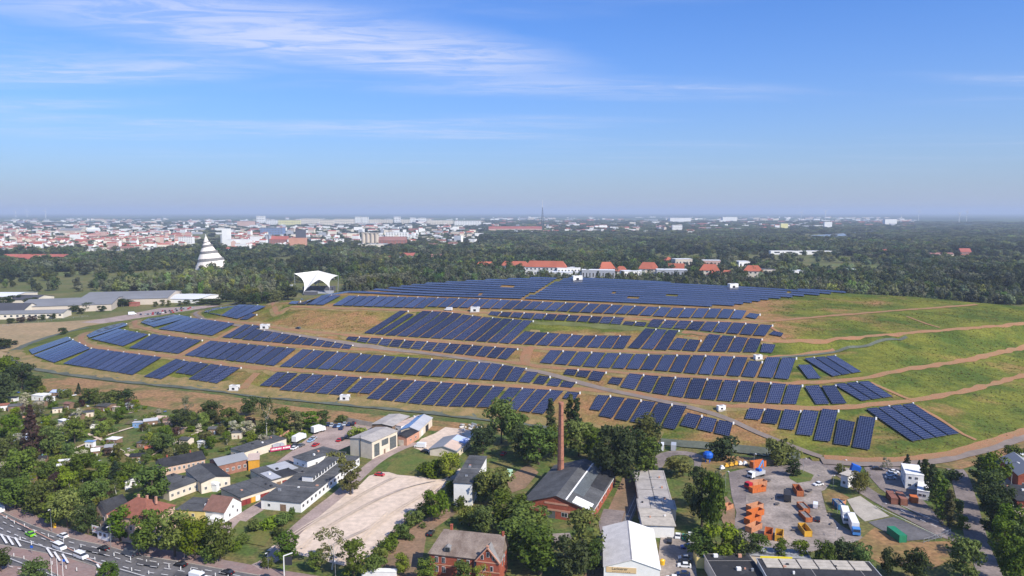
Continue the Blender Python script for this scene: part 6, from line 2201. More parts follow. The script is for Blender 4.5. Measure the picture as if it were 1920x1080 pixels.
skip(1690, 940, 1678, 923, 8, 2.4, 2.6, mat('rusty brown container 2', (0.26, 0.11, 0.07), .8, .2, .6), 'second rusty brown closed container by the office boxes', True)
skip(1713, 940, 1708, 932, 3.4, 2.4, 2.3, M['skip'], 'short orange closed container by the office boxes', True)
skip(1681, 1008, 1664, 995, 7.5, 2.5, 2.7, M['green_box'], 'green closed container on the dark parking', True)
skip(1572, 950, 1562, 940, 6, 2.4, 2.2, mat('blue skip', (0.05, 0.16, 0.32), .6), 'blue open container with scrap beside the concrete slab', load=mat('scrap load', (0.2, 0.19, 0.18)))
skip(1574, 946, 1590, 938, 5, 2.4, 1.6, M['skip2'], 'orange open container with rubble beside the blue one', load=mat('scrap load', (0.2, 0.19, 0.18)))
for x, c, lb in ((1240, 'white', 'white caravan box on the driveway bend'), (1263, 'silver', 'silver caravan box on the driveway bend')):
    skip(x, 842, x + 1, 832, 5, 2.2, 2.9, CP[c], lb, True)
skip(952, 893, 960, 884, 7, 2.2, 2.2, mat('mint tank', (0.42, 0.60, 0.42), .5), 'mint green tank on the grass behind the white block', True)
# heap of scrap at the far yard
for i in range(26):
    x, y = 860 + rnd.random() * 48, 796 + rnd.random() * 26
    p = P(x, y)
    mb = MB()
    a = Vector((rnd.uniform(-1, 1), rnd.uniform(-1, 1), .1))
    mb.bar(a * 1.6, -a * 1.6 + Vector((0, 0, rnd.uniform(.3, 1.6))), rnd.uniform(.12, .5))
    tag(mb.build('scrap_piece', rnd.choice([M['white'], M['light_roof'], M['metal'], M['white'], M['concrete']]), None, (p.x, p.y, -.25)), 'piece of pale scrap in the heap behind the low warehouse', 'scrap', 'scrap heap')
# blue bins / globes, row of small machines
for x, y, lb in ((1327, 866, 'blue bottle bank on the grass beside the driveway'),):
    p = P(x, y)
    t = thing('blue_hopper', lb, 'hopper', (p.x, p.y, -.3), .4)
    mb = MB()
    mb.tube([(1.1, 1.6), (2.2, 2.6), (2.3, 4.0), (1.6, 4.9), (.5, 5.2)], 10)
    mb.build('body', M['blue'], t)
    for a in range(4):
        mb = MB()
        mb.bar((1.2 * math.cos(a * 1.57), 1.2 * math.sin(a * 1.57), 0), (1.2 * math.cos(a * 1.57), 1.2 * math.sin(a * 1.57), 2.2), .1)
        mb.build('leg', M['blue'], t)
p = P(1602, 892)
t = thing('tilted_hopper', 'tilted blue sheet-metal hopper beside the gatehouse tree', 'hopper', (p.x, p.y, -.3), -.2)
mb = MB()
mb.prism([(-1.9, 2.4), (1.4, 1.7), (2.4, 4.3), (-1.0, 5.6)], -1.3, 1.3)
mb.build('body', M['blue'], t)
for sx in (-1.5, 1.2):
    for sy in (-1, 1):
        mb = MB()
        mb.bar((sx, sy, 0), (sx, sy, 2.6), .1)
        mb.build('leg', M['blue'], t)
for i, (x, y, m) in enumerate(((1354, 880, 'white'), (1362, 876, 'skip_y'), (1371, 874, 'skip_y'), (1380, 872, 'skip_y'), (1388, 872, 'white'), (1397, 872, 'white'))):
    p = P(x, y)
    t = thing('small_machine', f'small {"yellow" if m == "skip_y" else "white"} machine in the line behind the yard', 'machine', (p.x, p.y, -.25), .3, 'machines behind the yard')
    mb = MB()
    mb.box(-1.0, 1.0, -.6, .6, .5, 1.3)
    mb.prism([(-.9, 1.3), (-.5, 2.0), (.4, 2.0), (.6, 1.3)], -.5, .5)
    mb.build('body', M[m], t)
    for sx in (-.7, .7):
        mb = MB()
        mb.box(sx - .35, sx + .35, -.7, .7, 0, .55)
        mb.build('track', M['black'], t)
# yellow bin by warehouse, pink banner, advertising boards
p = P(1242, 1058)
t = thing('yellow_bin', 'yellow round bin beside the white warehouse', 'bin', (p.x, p.y, -.2))
mb = MB()
mb.tube([(.7, 0), (.85, 1.5), (.5, 1.9)], 12)
mb.build('body', CP['yellow'], t)
mb = MB()
mb.tube([(.88, 1.35), (.9, 1.55), (.3, 2.0)], 12)
mb.build('lid', mat('yellow lid', (.7, .38, .02), .5), t)


def board(name, label, A, B_, h0, h1, m, letters=None):
    a, c = P(*A), P(*B_)
    d = c - a
    t = thing(name, label, 'sign', (a.x, a.y, -.3), math.atan2(d.y, d.x))
    L = d.length
    mb = MB()
    mb.box(0, L, -.06, .06, h0, h1)
    pn = mb.build('panel', m, t)
    n = max(2, int(L / 4) + 1)
    for k in range(n):
        mb = MB()
        x = .15 + (L - .3) * k / (n - 1)
        mb.bar((x, .12, 0), (x, .12, h1 - .1), .07)
        mb.build('post', M['metal'], t)
    if letters:
        lm, rows = letters
        for z, x0, x1, hh in rows:
            k = 0
            x = L * x0
            while x < L * x1:
                w = hh * rnd.uniform(.45, .8)
                mb = MB()
                mb.box(x, x + w, -.09, -.065, z, z + hh)
                mb.build('lettering_dash', lm, pn)
                x += w + hh * .25
                k += 1
    return t


board('banner', 'long crimson banner with white lettering in front of the parked lorries', (507, 848), (545, 842), .5, 2.4, mat('crimson banner', (0.45, 0.035, 0.11), .6), (M['white'], [(1.1, .06, .55, .75), (1.1, .62, .97, .75)]))
board('advertising_board', 'white advertising board with pale red lettering near the kiosk', (173, 1001), (187, 1005), 1.0, 3.6, M['white'], (mat('pale red print', (.6, .25, .22), .6), [(2.7, .2, .8, .4), (1.7, .25, .9, .22)]))
board('advertising_board', 'red advertising board under the roadside trees', (351, 1036), (366, 1040), .8, 2.8, M['red'])
# traffic sign seen from behind, bottom
p = P(533, 1078)
t = thing('traffic_sign', 'large dark traffic sign on a white gantry at the bottom edge', 'sign', (p.x, p.y, -.3))
mb = MB()
mb.bar((0, 0, 0), (0, 0, 6.6), .13)
mb.build('post', M['white'], t)
mb = MB()
mb.bar((0, 0, 6.5), (2.6, .6, 7.2), .13)
mb.build('arm', M['white'], t)
mb = MB()
mb.box(.3, 2.5, .1, .25, 3.4, 6.1)
mb.build('panel', M['dark'], t)

# ------------------------------------------------------------ lamp posts, delineators, flagpoles, fences
LP = MB()
LP.tube([(.11, 0), (.08, 4), (.06, 8.6)], 8)
LPm = LP.mesh('pole', M['metal'])
LA = MB()
LA.bar((0, 0, 8.5), (.2, -1.5, 8.9), .05)
LAm = LA.mesh('arm', M['metal'])
LH = MB()
LH.box(.02, .4, -2.0, -1.2, 8.82, 9.02)
LHm = LH.mesh('lamp_head', M['frame'])


def lamp_post(x, y, ty, where):
    p = P(x, y)
    k = ht(x, y, ty) / 9.0
    t = thing('street_lamp', f'grey street lamp {where}', 'street lamp', (p.x, p.y, -.3), rnd.uniform(-.4, .4), 'street lamps')
    t.scale = (max(.8, k),) * 2 + (k,)
    for nm, m in (('pole', LPm), ('arm', LAm), ('lamp_head', LHm)):
        obj(nm, m, t)


for x, y, ty in ((21, 952, 920), (97, 995, 951), (208, 1025, 983), (346, 1050, 1009), (503, 1066, 1032), (629, 1082, 1046), (217, 1085, 1047)):
    lamp_post(x, y, ty, 'beside the main road')
for x, y, ty in ((1413, 885, 847), (1506, 885, 856), (1579, 900, 858), (1562, 915, 888), (1360, 920, 880), (1566, 1005, 985), (1655, 955, 940), (1570, 960, 940)):
    lamp_post(x, y, ty, 'in the container yard')
for x, y, ty in ((1816, 898, 876), (1849, 985, 968), (1878, 1058, 1030), (1890, 975, 943), (1895, 920, 862)):
    lamp_post(x, y, ty, 'along the side road')
DM = MB()
DM.box(-.11, .11, -.06, .06, 0, 1.25)
DMm = DM.mesh('delineator_post', M['white'])
DB = MB()
DB.box(-.2, .2, -.15, .15, 0, .08)
DBm = DB.mesh('base', M['black'])
for x, y in ((13, 972), (27, 981), (46, 987), (65, 1000), (91, 1006), (119, 1015), (38, 1012), (59, 1021), (117, 1024), (152, 1028), (187, 1036), (140, 1035), (158, 1044), (178, 1050), (203, 1058), (214, 1042), (245, 1050), (275, 1055), (297, 1062), (317, 1064), (339, 1068), (247, 1070), (279, 1076), (26, 1043), (45, 1048), (77, 1054), (98, 1058), (124, 1066), (144, 1070), (182, 1077), (358, 1071), (379, 1075), (404, 1080), (428, 1084)):
    p = P(x, y)
    t = thing('delineator', 'white lane delineator post on the main road', 'delineator', (p.x, p.y, -.2), 0, 'lane delineators')
    obj('post', DMm, t)
    obj('base', DBm, t)
for x, y, ty in ((98, 1090, 1044), (109, 1090, 1044), (119, 1090, 1046)):
    p = P(x, y)
    t = thing('flagpole', 'white flagpole on the near pavement', 'flagpole', (p.x, p.y, -.3), 0, 'flagpoles')
    mb = MB()
    mb.tube([(.09, 0), (.05, ht(x, y, ty))], 8)
    mb.build('pole', M['white'], t)
    mb = MB()
    mb.tube([(.3, 0), (.3, .35)], 8)
    mb.build('foot', M['metal'], t)
for i, (x, y) in enumerate(((120, 1062), (60, 1036))):
    p = P(x, y)
    t = thing('road_sign', f'blue round road sign on the median, {ordn(i)} along', 'sign', (p.x, p.y, -.2))
    mb = MB()
    mb.bar((0, 0, 0), (0, 0, 2.6), .04)
    mb.build('post', M['metal'], t)
    mb = MB()
    mb.box(-.45, .45, -.05, -.02, 1.8, 2.6)
    mb.build('disc', M['blue'], t)


def fence(label, pts, h, m, step=2.5, rails=2):
    w = smooth_line([P(x, y) for x, y in pts], step)
    o = w[0]
    t = thing('fence', label, 'fence', (o.x, o.y, -.3))
    pm_ = MB()
    pm_.box(-.06, .06, -.06, .06, 0, h)
    pmm = pm_.mesh('post', m)
    for p in w:
        obj('post', pmm, t, (p.x - o.x, p.y - o.y, 0))
    for r_ in range(rails):
        mb = MB()
        z = h * (.35 + .55 * r_ / max(1, rails - 1))
        for a, c in zip(w, w[1:]):
            mb.bar((a.x - o.x, a.y - o.y, z), (c.x - o.x, c.y - o.y, z), .04)
        mb.build('rail', m, t)


fence('rusty post fence along the right side of the rubble lot', [(828, 916), (806, 934), (772, 964), (735, 1002), (700, 1036)], 1.6, M['rust'], 2.0)
fence('metal mesh fence at the gate by the dark parking', [(1732, 1018), (1765, 1008), (1782, 1000)], 2.0, M['metal'])
fence('wire fence between car park and field', [(5, 612), (60, 606), (120, 598), (165, 594)], 2.0, M['metal'], 6)
b = Bld('white_wall', 'low white wall segment at the bottom edge beside the brick house', 'wall', (678, 1082), (742, 1084), (743, 1078), 1.8).walls(M['white'])
b.flat(M['white'], over=.1)
b = Bld('electricity_box', 'orange cabinet on the pavement', 'cabinet', (99, 988), (102, 989), (103, 987), 1.4).walls(CP['yellow'])
b.flat(M['skip_y'], over=.05, th=.08)
# garden odds and ends
POOL = mat('pool liner', (0.25, 0.55, 0.68), .4)
for x, y in ((182, 888), (284, 844), (260, 792), (75, 855), (170, 850)):
    p = P(x, y)
    t = thing('paddling_pool', 'round pale blue garden pool', 'pool', (p.x, p.y, -.3), 0, 'garden pools')
    mb = MB()
    mb.tube([(1.5, 0), (1.6, .7), (1.35, .7), (1.35, .4)], 14, cap=True)
    mb.build('liner', POOL, t)
    mb = MB()
    mb.tube([(1.62, .62), (1.66, .7), (1.6, .76)], 14, cap=False)
    mb.build('rim', M['white'], t)
WARE = [M['white'], M['wood'], M['light_roof'], M['blue'], M['orange'], M['tile_red'], POOL, M['white'], M['dark']]
for i in range(70):
    x, y = rnd.uniform(10, 460), rnd.uniform(735, 915)
    p = P(x, y)
    if not inside([(q_.x, q_.y) for q_ in gp], np.array([p.x]), np.array([p.y]))[0]:
        continue
    m = rnd.choice(WARE)
    s_ = rnd.uniform(.5, 1.5)
    t = thing('garden_table', 'small garden table or bench between allotment shrubs', 'garden table', (p.x, p.y, -.3), rnd.uniform(0, 3), 'garden furniture')
    mb = MB()
    mb.box(-s_, s_, -s_ * .6, s_ * .6, .7, .82)
    mb.build('top', m, t)
    for sx in (-1, 1):
        for sy in (-1, 1):
            mb = MB()
            mb.box(sx * s_ * .85 - .05, sx * s_ * .85 + .05, sy * s_ * .5 - .05, sy * s_ * .5 + .05, 0, .7)
            mb.build('leg', M['wood'], t)

# ------------------------------------------------------------ middle distance: landmarks
CLEAR = []          # pixel boxes (x0,x1,y0,y1) of foot positions kept free of far trees


def clear(x0, x1, y0, y1):
    CLEAR.append((x0, x1, y0, y1))


FARW = {'white': (0.80, 0.78, 0.74), 'cream': (0.70, 0.62, 0.50), 'pink': (0.55, 0.36, 0.30), 'grey': (0.36, 0.37, 0.40), 'brick': (0.33, 0.13, 0.10), 'beige': (0.55, 0.47, 0.38), 'blue': (0.16, 0.22, 0.36), 'orange': (0.60, 0.30, 0.20), 'yellow': (0.72, 0.66, 0.30), 'dark': (0.10, 0.10, 0.12)}
FM = {k: mat('far wall ' + k, c, .8, .06, .05) for k, c in FARW.items()}
FR = {'red': mat('far red roof', (0.34, 0.10, 0.075), .9, .15, .03), 'dullred': mat('far dull roof', (0.26, 0.13, 0.11), .9, .15, .03), 'grey': mat('far grey roof', (0.20, 0.20, 0.205), .9, .1, .03), 'white': mat('far pale roof', (0.66, 0.66, 0.66), .8, .06, .03), 'orange': M['tile_orange'], 'dark': mat('far dark roof', (0.07, 0.07, 0.08), .9, .15, .03)}


def far(name, label, cat, x0, x1, yb, yt, wall, roof, depth=None, rtype='flat', rfrac=.35, group=None, rz=None, nwin=0, rows=0, cl=True, lift=0.0):
    """a building between pixel columns x0..x1 whose foot is on row yb and whose top is on row yt"""
    xm = (x0 + x1) / 2
    c = P(xm, yb)
    s = c.length / FPX
    L = (x1 - x0) * s
    W = depth or max(8, L * .4)
    H = ht(xm, yb, yt)
    rz = rz if rz is not None else 0.0
    c = c + Vector((c.x, c.y, 0)).normalized() * W / 2
    if cl and yb > 470:
        clear(x0 - 2, x1 + 2, yb - .4, yb + (yb - yt) * .42)
    rr = H * rfrac if rtype != 'flat' else 0
    b = Bld(name, label, cat, None, None, None, H - rr, group, world=(c, L / max(.6, math.cos(rz)), W, rz - math.atan2(c.x, c.y) * .0))
    b.walls(FM[wall], 'x' if rtype == 'gable' else None, rr)
    if rtype == 'flat':
        b.flat(FR[roof], over=.3, th=.4)
    elif rtype == 'gable':
        b.gable(FR[roof], 'x', rr, .6, .3)
    else:
        b.hip(FR[roof], rr, .8)
    for r_ in range(rows):
        z = (b.h) * (r_ + .35) / rows
        b.wins('f', sp_(nwin, .5 / nwin, 1 - .5 / nwin), z, b.L / nwin * .45, b.h / rows * .42, False)
    return b


# leaning wooden-clad cone tower
tb = P(398, 504)
s = tb.length / FPX
t = thing('cone_tower', 'white spiral cone tower with dark ramp bands rising from the park trees', 'tower', (tb.x, tb.y, -.3))
HT = ht(398, 504, 441)


def tier_ring(name, e0, e1, r0, r1, m, cx0, cx1):
    mb = MB()
    n = 28
    i0 = len(mb.v)
    for e, r, cx in ((e0, r0, cx0), (e1, r1, cx1)):
        for k in range(n):
            a = 2 * math.pi * k / n
            tiltz = (.025 * math.cos(a)) * HT if e > 0 else 0
            mb.v.append((cx * s + r * s * math.cos(a), r * s * math.sin(a), e * HT + tiltz))
    for k in range(n):
        k2 = (k + 1) % n
        mb.f.append((k, k2, n + k2, n + k))
        mb.m.append(0)
        mb.uv.append([(0, 0)] * 4)
    mb.f.append(tuple(range(n, 2 * n)))
    mb.m.append(0)
    mb.uv.append([(0, 0)] * n)
    return mb.build(name, m, t, smooth=False)


cone_w = mat('pale timber cladding', (0.80, 0.72, 0.62), .8, .05, .1)
for i, (e0, e1, r0, r1, c0, c1) in enumerate(((0.0, .25, 28, 21.5, 0, -1.5), (.31, .47, 20, 14.5, -3, -5), (.53, .66, 12.8, 8.6, -6, -7), (.71, .78, 7.2, 5.4, -8, -8.5), (.80, .95, 4.6, 1.6, -9, -9.5))):
    tier_ring('cladding_tier', e0, e1, r0, r1, cone_w, c0, c1)
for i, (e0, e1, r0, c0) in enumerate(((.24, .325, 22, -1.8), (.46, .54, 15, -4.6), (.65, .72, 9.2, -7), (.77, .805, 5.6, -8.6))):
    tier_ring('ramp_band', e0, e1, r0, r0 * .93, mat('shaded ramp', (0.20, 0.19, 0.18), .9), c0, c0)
mb = MB()
mb.bar((-9 * s, 0, .93 * HT), (-9 * s, 0, HT * 1.03), .6)
mb.build('spire', M['white'], t)
clear(372, 424, 496, 505)

# white tensile roof
tb = P(593, 549)
s = tb.length / FPX
t = thing('tensile_canopy', 'large white tent roof with pointed corners over an open-air stage', 'canopy', (tb.x, tb.y, -.3))
zz = lambda py: ht(593, 549, py)
MA, MM, MZ = Vector((-41 * s, 4, zz(513))), Vector((-3 * s, 22, zz(509.5))), Vector((40 * s, 4, zz(517)))
F1, F2, AR = Vector((-17 * s, -16, zz(545))), Vector((29 * s, -12, zz(538))), Vector((8 * s, -6, zz(523)))
B1, B2, AB = Vector((-18 * s, 46, zz(540))), Vector((26 * s, 46, zz(534))), Vector((6 * s, 50, zz(525)))
tent_m = mat('tent membrane', (0.86, 0.83, 0.74), .6, translucent=.1)


def patch(A, B_, C, sag, pull=False):
    n = 8
    mb = MB()
    g = {}
    for i in range(n + 1):
        for j in range(n + 1 - i):
            k = n - i - j
            a, b_, c = i / n, j / n, k / n
            p = A * a + B_ * b_ + C * c
            if pull:
                p += (C - (A + B_) / 2) * (.22 * 4 * a * b_)
            p.z -= sag * 27 * a * b_ * c * 1.0 + sag * .8 * 4 * (a * b_)
            g[i, j] = len(mb.v)
            mb.v.append(tuple(p))
    for i in range(n):
        for j in range(n - i):
            mb.f.append((g[i, j], g[i + 1, j], g[i, j + 1]))
            if i + j < n - 1:
                mb.f.append((g[i + 1, j], g[i + 1, j + 1], g[i, j + 1]))
    mb.m = [0] * len(mb.f)
    mb.uv = [[(0, 0)] * 3] * len(mb.f)
    mb.build('membrane', tent_m, t, smooth=True)


for a in ((MA, F1, MM, 1.2, True), (F1, AR, MM, -2.2), (AR, F2, MM, -2.2), (F2, MZ, MM, 1.0, True), (MA, B1, MM, 1.2, True), (B1, AB, MM, -1), (AB, B2, MM, -1), (B2, MZ, MM, 1.0, True)):
    patch(*a)
for p in (MA, MM, MZ):
    mb = MB()
    mb.bar((p.x * .95, p.y, 0), p + Vector((0, 0, 1.2)), .35, 0, .2)
    mb.build('mast', M['metal'], t)
for p in (F1, F2, B1, B2):
    mb = MB()
    mb.bar((p.x, p.y - 4 if p.y < 0 else p.y + 4, 0), p, .25)
    mb.build('guy_strut', M['metal'], t)
mb = MB()
mb.box(-30 * s, 26 * s, 14, 30, 0, 7)
mb.build('stage_house', FM['dark'], t)
for k in range(5):
    mb = MB()
    mb.box(-20 * s, 30 * s, -8 + k * 3, -5.2 + k * 3, 0, .8 + k * .5)
    mb.build('seating_step', FM['grey'], t)
clear(540, 650, 530, 566)
far('stage_pavilion', 'low pale pavilion in front of the tent roof', 'pavilion', 572, 594, 553, 547.5, 'dark', 'grey', 10)
for x0, x1, yb, yt, lb in ((515, 535, 543, 537, 'left'), (532, 548, 541, 535, 'behind'), (500, 512, 540, 536, 'far left')):
    far('park_kiosk', f'small pale park kiosk {lb} of the tent roof', 'kiosk', x0, x1, yb, yt, 'white', 'white', 6)

# exhibition halls and depots at the left
b = far('exhibition_hall', 'large exhibition hall with grey low roof left of the arched entrance', 'hall', 78, 205, 584, 566, 'beige', 'grey', 80, 'gable', .35, rz=.30)
b = far('exhibition_hall', 'large exhibition hall with grey low roof right of the arched entrance', 'hall', 185, 318, 571, 553, 'beige', 'grey', 90, 'gable', .4, rz=.22)
b = far('white_hall', 'long white exhibition hall beside the car park', 'hall', 298, 394, 567, 557, 'white', 'white', 55, 'gable', .3, rz=-.12)
tb = P(224, 573)
t = thing('arched_entrance', 'dark arched glass entrance between the exhibition halls', 'entrance', (tb.x, tb.y, -.3), .2)
mb = MB()
s = tb.length / FPX
mb.prism([(12 * s * math.cos(a), 9 * s * max(.0, math.sin(a))) for a in [math.pi * k / 14 for k in range(15)]], -6, 10)
mb.build('arch_shell', FM['dark'], t)
for k in range(7):
    mb = MB()
    x = (-9 + k * 3) * s
    mb.box(x - .3, x + .3, -6.4, -6.02, 0, 8.5 * s * math.sqrt(max(.05, 1 - (x / (12 * s)) ** 2)))
    mb.build('mullion', M['white'], t)
far('red_stand', 'small red exhibition box in the car park', 'box', 246, 259, 574, 568, 'brick', 'red', 8)
far('depot_hall', 'white depot hall at the left edge', 'hall', -30, 41, 566, 552, 'cream', 'white', 50, 'gable', .25)
far('depot_hall', 'dark-roofed depot beside the white depot hall', 'hall', 38, 80, 567, 556, 'cream', 'dark', 40, 'gable', .5)
far('long_depot', 'cream depot with long dark roof at the left edge', 'depot', -40, 52, 590, 571, 'cream', 'dark', 30, 'gable', .55)
far('long_shed', 'long low white shed with grey roof and many doors', 'shed', 8, 111, 597, 584, 'cream', 'grey', 22, 'gable', .3, rz=.18, nwin=12, rows=1)

# red-roofed quarter behind the plateau
QN = 'red-roofed houses behind the plateau'
for i, (x0, x1, yb, yt, w, r_, rt, rf, lb) in enumerate((
        (892, 928, 503, 491, 'cream', 'orange', 'hip', .5, 'farthest left of the quarter'), (940, 992, 507, 490, 'white', 'orange', 'hip', .5, 'with two wings left of the long block'), (986, 1062, 517, 489.5, 'white', 'orange', 'hip', .42, 'longest, with rows of windows'),
        (1121, 1152, 517, 491.5, 'cream', 'orange', 'hip', .5, 'above the white halls'), (1153, 1176, 520, 499.5, 'cream', 'orange', 'hip', .45, 'smaller, beside the white halls'), (1198, 1233, 517, 492, 'cream', 'orange', 'hip', .5, 'in the middle of the quarter'),
        (1246, 1260, 497, 482, 'brick', 'orange', 'hip', .4, 'small and far back'), (1254, 1281, 517, 494.5, 'cream', 'orange', 'gable', .5, 'before the slanted white block'), (1313, 1347, 519, 495.5, 'cream', 'orange', 'hip', .5, 'with cream walls at the right'), (1327, 1346, 525, 507, 'cream', 'orange', 'hip', .5, 'small, nearest at the right'),
        (1351, 1376, 521, 507, 'cream', 'orange', 'hip', .6, 'low, right of the pair'), (1395, 1427, 523, 498, 'cream', 'orange', 'hip', .42, 'last on the right'))):
    far('red_roofed_house', f'cream house with bright red roof, {lb}' if w != 'brick' else f'brick house with red roof, {lb}', 'house', x0, x1, yb, yt, w, r_, 14, rt, rf, QN, rz=-.25 if i % 3 else .2, nwin=max(3, int((x1 - x0) / 7)), rows=2)
for i, (x0, x1, yb, yt, w, r_, lb) in enumerate(((1027, 1090, 524, 511, 'white', 'white', 'long white low hall left of the grey halls'), (1042, 1086, 518, 502.5, 'white', 'white', 'rounded white building beside the plateau edge'), (1091, 1152, 527, 507, 'grey', 'white', 'pale grey hall left of the poplars'), (1165, 1206, 525, 508.5, 'white', 'white', 'white hall right of the poplars'),
                                            (1231, 1286, 523, 506, 'grey', 'white', 'long pale grey hall behind the trees'), (1262, 1294, 505, 486, 'beige', 'white', 'slanted beige block among red roofs'), (1316, 1348, 505, 488.5, 'pink', 'white', 'pale pink block with flat roof'), (1380, 1402, 507, 490.5, 'white', 'white', 'white block between trees'), (1424, 1450, 519, 505, 'cream', 'dark', 'cream block right of the last red roof'), (1483, 1510, 522, 508, 'white', 'white', 'white flat house alone in the wood'), (1590, 1600, 515, 505, 'white', 'white', 'small white gable in the wood'))):
    far('flat_block', lb, 'building', x0, x1, yb, yt, w, r_, 22, rz=.15 if i % 2 else -.12, nwin=max(3, int((x1 - x0) / 6)), rows=1)
for i, (x0, x1, yb, yt, w, r_, rt, lb) in enumerate(((1447, 1556, 477, 470.5, 'white', 'white', 'flat', 'very long white hall in the right wood'), (1640, 1660, 476, 468, 'white', 'red', 'gable', 'small white hall with red end in the right wood'), (1684, 1702, 477, 470.5, 'cream', 'grey', 'flat', 'small cream hall in the right wood'), (1745, 1782, 479, 474, 'beige', 'dullred', 'gable', 'long beige shed in the right wood'), (1799, 1816, 478, 466, 'brick', 'red', 'gable', 'brick house in the right wood'),
                                                 (750, 783, 484, 474.5, 'white', 'red', 'gable', 'white villa with red roof in the park'), (715, 735, 485, 480.5, 'brick', 'red', 'gable', 'small red pavilion in the park'), (660, 684, 488, 481, 'grey', 'grey', 'gable', 'grey glasshouse in the park'), (804, 828, 487, 477, 'brick', 'dullred', 'gable', 'brown-roofed villa in the park'), (762, 792, 513, 507.5, 'white', 'white', 'flat', 'white park building behind the plateau'),
                                                 (15, 70, 488, 477, 'pink', 'red', 'gable', 'long pink house with red roof in the left wood'), (50, 72, 492, 478, 'yellow', 'red', 'gable', 'yellow gable house in the left wood'), (77, 124, 486, 477, 'cream', 'red', 'gable', 'cream house with red roof in the left wood'))):
    far('park_house', lb, 'house', x0, x1, yb, yt, w, r_, 16, rt, .5, nwin=5, rows=1)

# ------------------------------------------------------------ city landmarks
CITY = []


def city(name, label, cat, x0, x1, yb, yt, w, r_, rt='flat', rf=.4, depth=None, nwin=0, rows=0, group=None):
    CITY.append((x0, x1, yb))
    return far(name, label, cat, x0, x1, yb, yt, w, r_, depth, rt, rf, group, nwin=nwin, rows=rows, cl=False)


for a in (('grain_tower', 'tall white mill tower in the city', 'tower', 418.5, 432.5, 460, 428.5, 'white', 'white'), ('grain_tower', 'pale grey tower beside the white mill', 'tower', 415, 422, 458, 440, 'grey', 'grey'), ('mill_building', 'long white mill building', 'building', 431, 470, 461, 449, 'white', 'white'),
          ('mill_building', 'white block right of the mill', 'building', 471, 490, 459, 444, 'white', 'white'), ('mill_building', 'low white hall in front of the mill', 'building', 443, 462, 468, 458, 'white', 'white'), ('brick_block', 'long brick block with red roof in the city', 'building', 508, 541, 458, 443, 'brick', 'red'),
          ('pink_block', 'salmon block with stepped dark roof in the city', 'building', 544, 574, 466, 446, 'orange', 'dullred'), ('dark_block', 'dark tower block behind the salmon one', 'building', 556, 573, 452, 431, 'dark', 'dark'), ('blue_block', 'wide blue-grey slab with window columns', 'building', 492, 532, 442, 427, 'blue', 'grey'),
          ('brick_block', 'brick storage block right of the grain silo', 'building', 712, 762, 461, 444, 'brick', 'dullred'), ('white_block', 'white flats behind the brick storage', 'building', 724, 765, 447, 436, 'white', 'white'), ('low_hall', 'low pale hall at the foot of the silo', 'hall', 672, 727, 466, 458, 'cream', 'white'),
          ('white_block', 'white city block left of the cone tower', 'building', 338, 362, 460, 444.5, 'white', 'grey'), ('dome_hall', 'pale hall with low curved roof', 'hall', 119, 153, 438, 428, 'beige', 'grey'), ('dome_hall', 'pale sports hall far left', 'hall', 167, 185, 436, 427, 'white', 'white'), ('cream_block', 'long cream row with pink roof far left', 'building', 448, 476, 424, 415, 'pink', 'red'),
          ('white_hall', 'large white far hall on the right horizon', 'hall', 1255, 1293, 417, 408.5, 'white', 'white'), ('white_hall', 'high white far hall right of the mast', 'hall', 1354, 1380, 416, 407, 'white', 'white'), ('works_block', 'yellow-ended works block on the right', 'building', 1463, 1476, 431, 419, 'yellow', 'white'), ('works_block', 'white works tower on the right', 'building', 1545, 1558, 429, 416, 'white', 'white'),
          ('works_block', 'white silo block by the river', 'building', 1658, 1678, 423, 411, 'white', 'white'), ('white_block', 'white office block amid the far right city', 'building', 1260, 1278, 434, 422, 'white', 'white'), ('barracks', 'very long red-roofed barracks left of the mast', 'building', 916, 1016, 434, 425, 'pink', 'red')):
    city(*a, rt='gable' if a[0] in ('barracks', 'brick_block', 'dome_hall') else 'flat', nwin=8 if a[0] in ('blue_block', 'brick_block', 'white_block') else 0, rows=4 if a[0] in ('blue_block', 'white_block') else (3 if a[0] == 'brick_block' else 0))
# round silos
for x0, n_, r_, yb, yt, m, lb in ((679, 4, 4.1, 460, 437.5, 'beige', 'beige grain silo with rounded concrete cells'), (498, 2, 2.8, 458, 441, 'grey', 'pair of grey steel silos')):
    tb = P(x0, yb)
    s = tb.length / FPX
    t = thing('grain_silo', lb + ' in the city', 'silo', (tb.x, tb.y, -.3))
    for k in range(n_):
        mb = MB()
        mb.tube([(r_ * s, 0), (r_ * s, ht(x0, yb, yt))], 16, 0, (k * 2 + .5) * r_ * s * .97, r_ * s)
        mb.build('cell', FM[m], t)
    mb = MB()
    mb.box(-.3 * r_ * s, (n_ * 2 - .4) * r_ * s, 0, r_ * 2 * s, ht(x0, yb, yt), ht(x0, yb, yt - 1.2))
    mb.build('roof_gallery', FM[m], t)
# slab blocks along the horizon
SL = ((482, 497, 419, 405, 'white'), (500, 522, 421, 412.5, 'white'), (523, 563, 422, 412.5, 'yellow'), (565, 598, 420, 410, 'cream'), (600, 626, 422, 412, 'cream'), (628, 664, 421, 410.5, 'cream'), (666, 678, 419, 406.5, 'white'), (679, 691, 419, 406.8, 'white'), (692, 736, 419, 411.5, 'cream'), (739, 751, 418, 406.3, 'white'), (752, 768, 419, 411.5, 'cream'), (769, 779, 418, 408, 'white'), (785, 798, 419, 408.5, 'white'), (800, 850, 421, 413, 'cream'), (852, 902, 422.5, 414, 'white'))
for i, (x0, x1, yb, yt, w) in enumerate(SL):
    city('slab_block', f'{"tall" if yb - yt > 11 else "long"} {w if w != "yellow" else "pale yellow"} slab block on the city horizon', 'apartment block', x0, x1, yb, yt, w, 'white', depth=16, nwin=max(4, int((x1 - x0) / 3)), rows=3, group='slab blocks on the horizon')
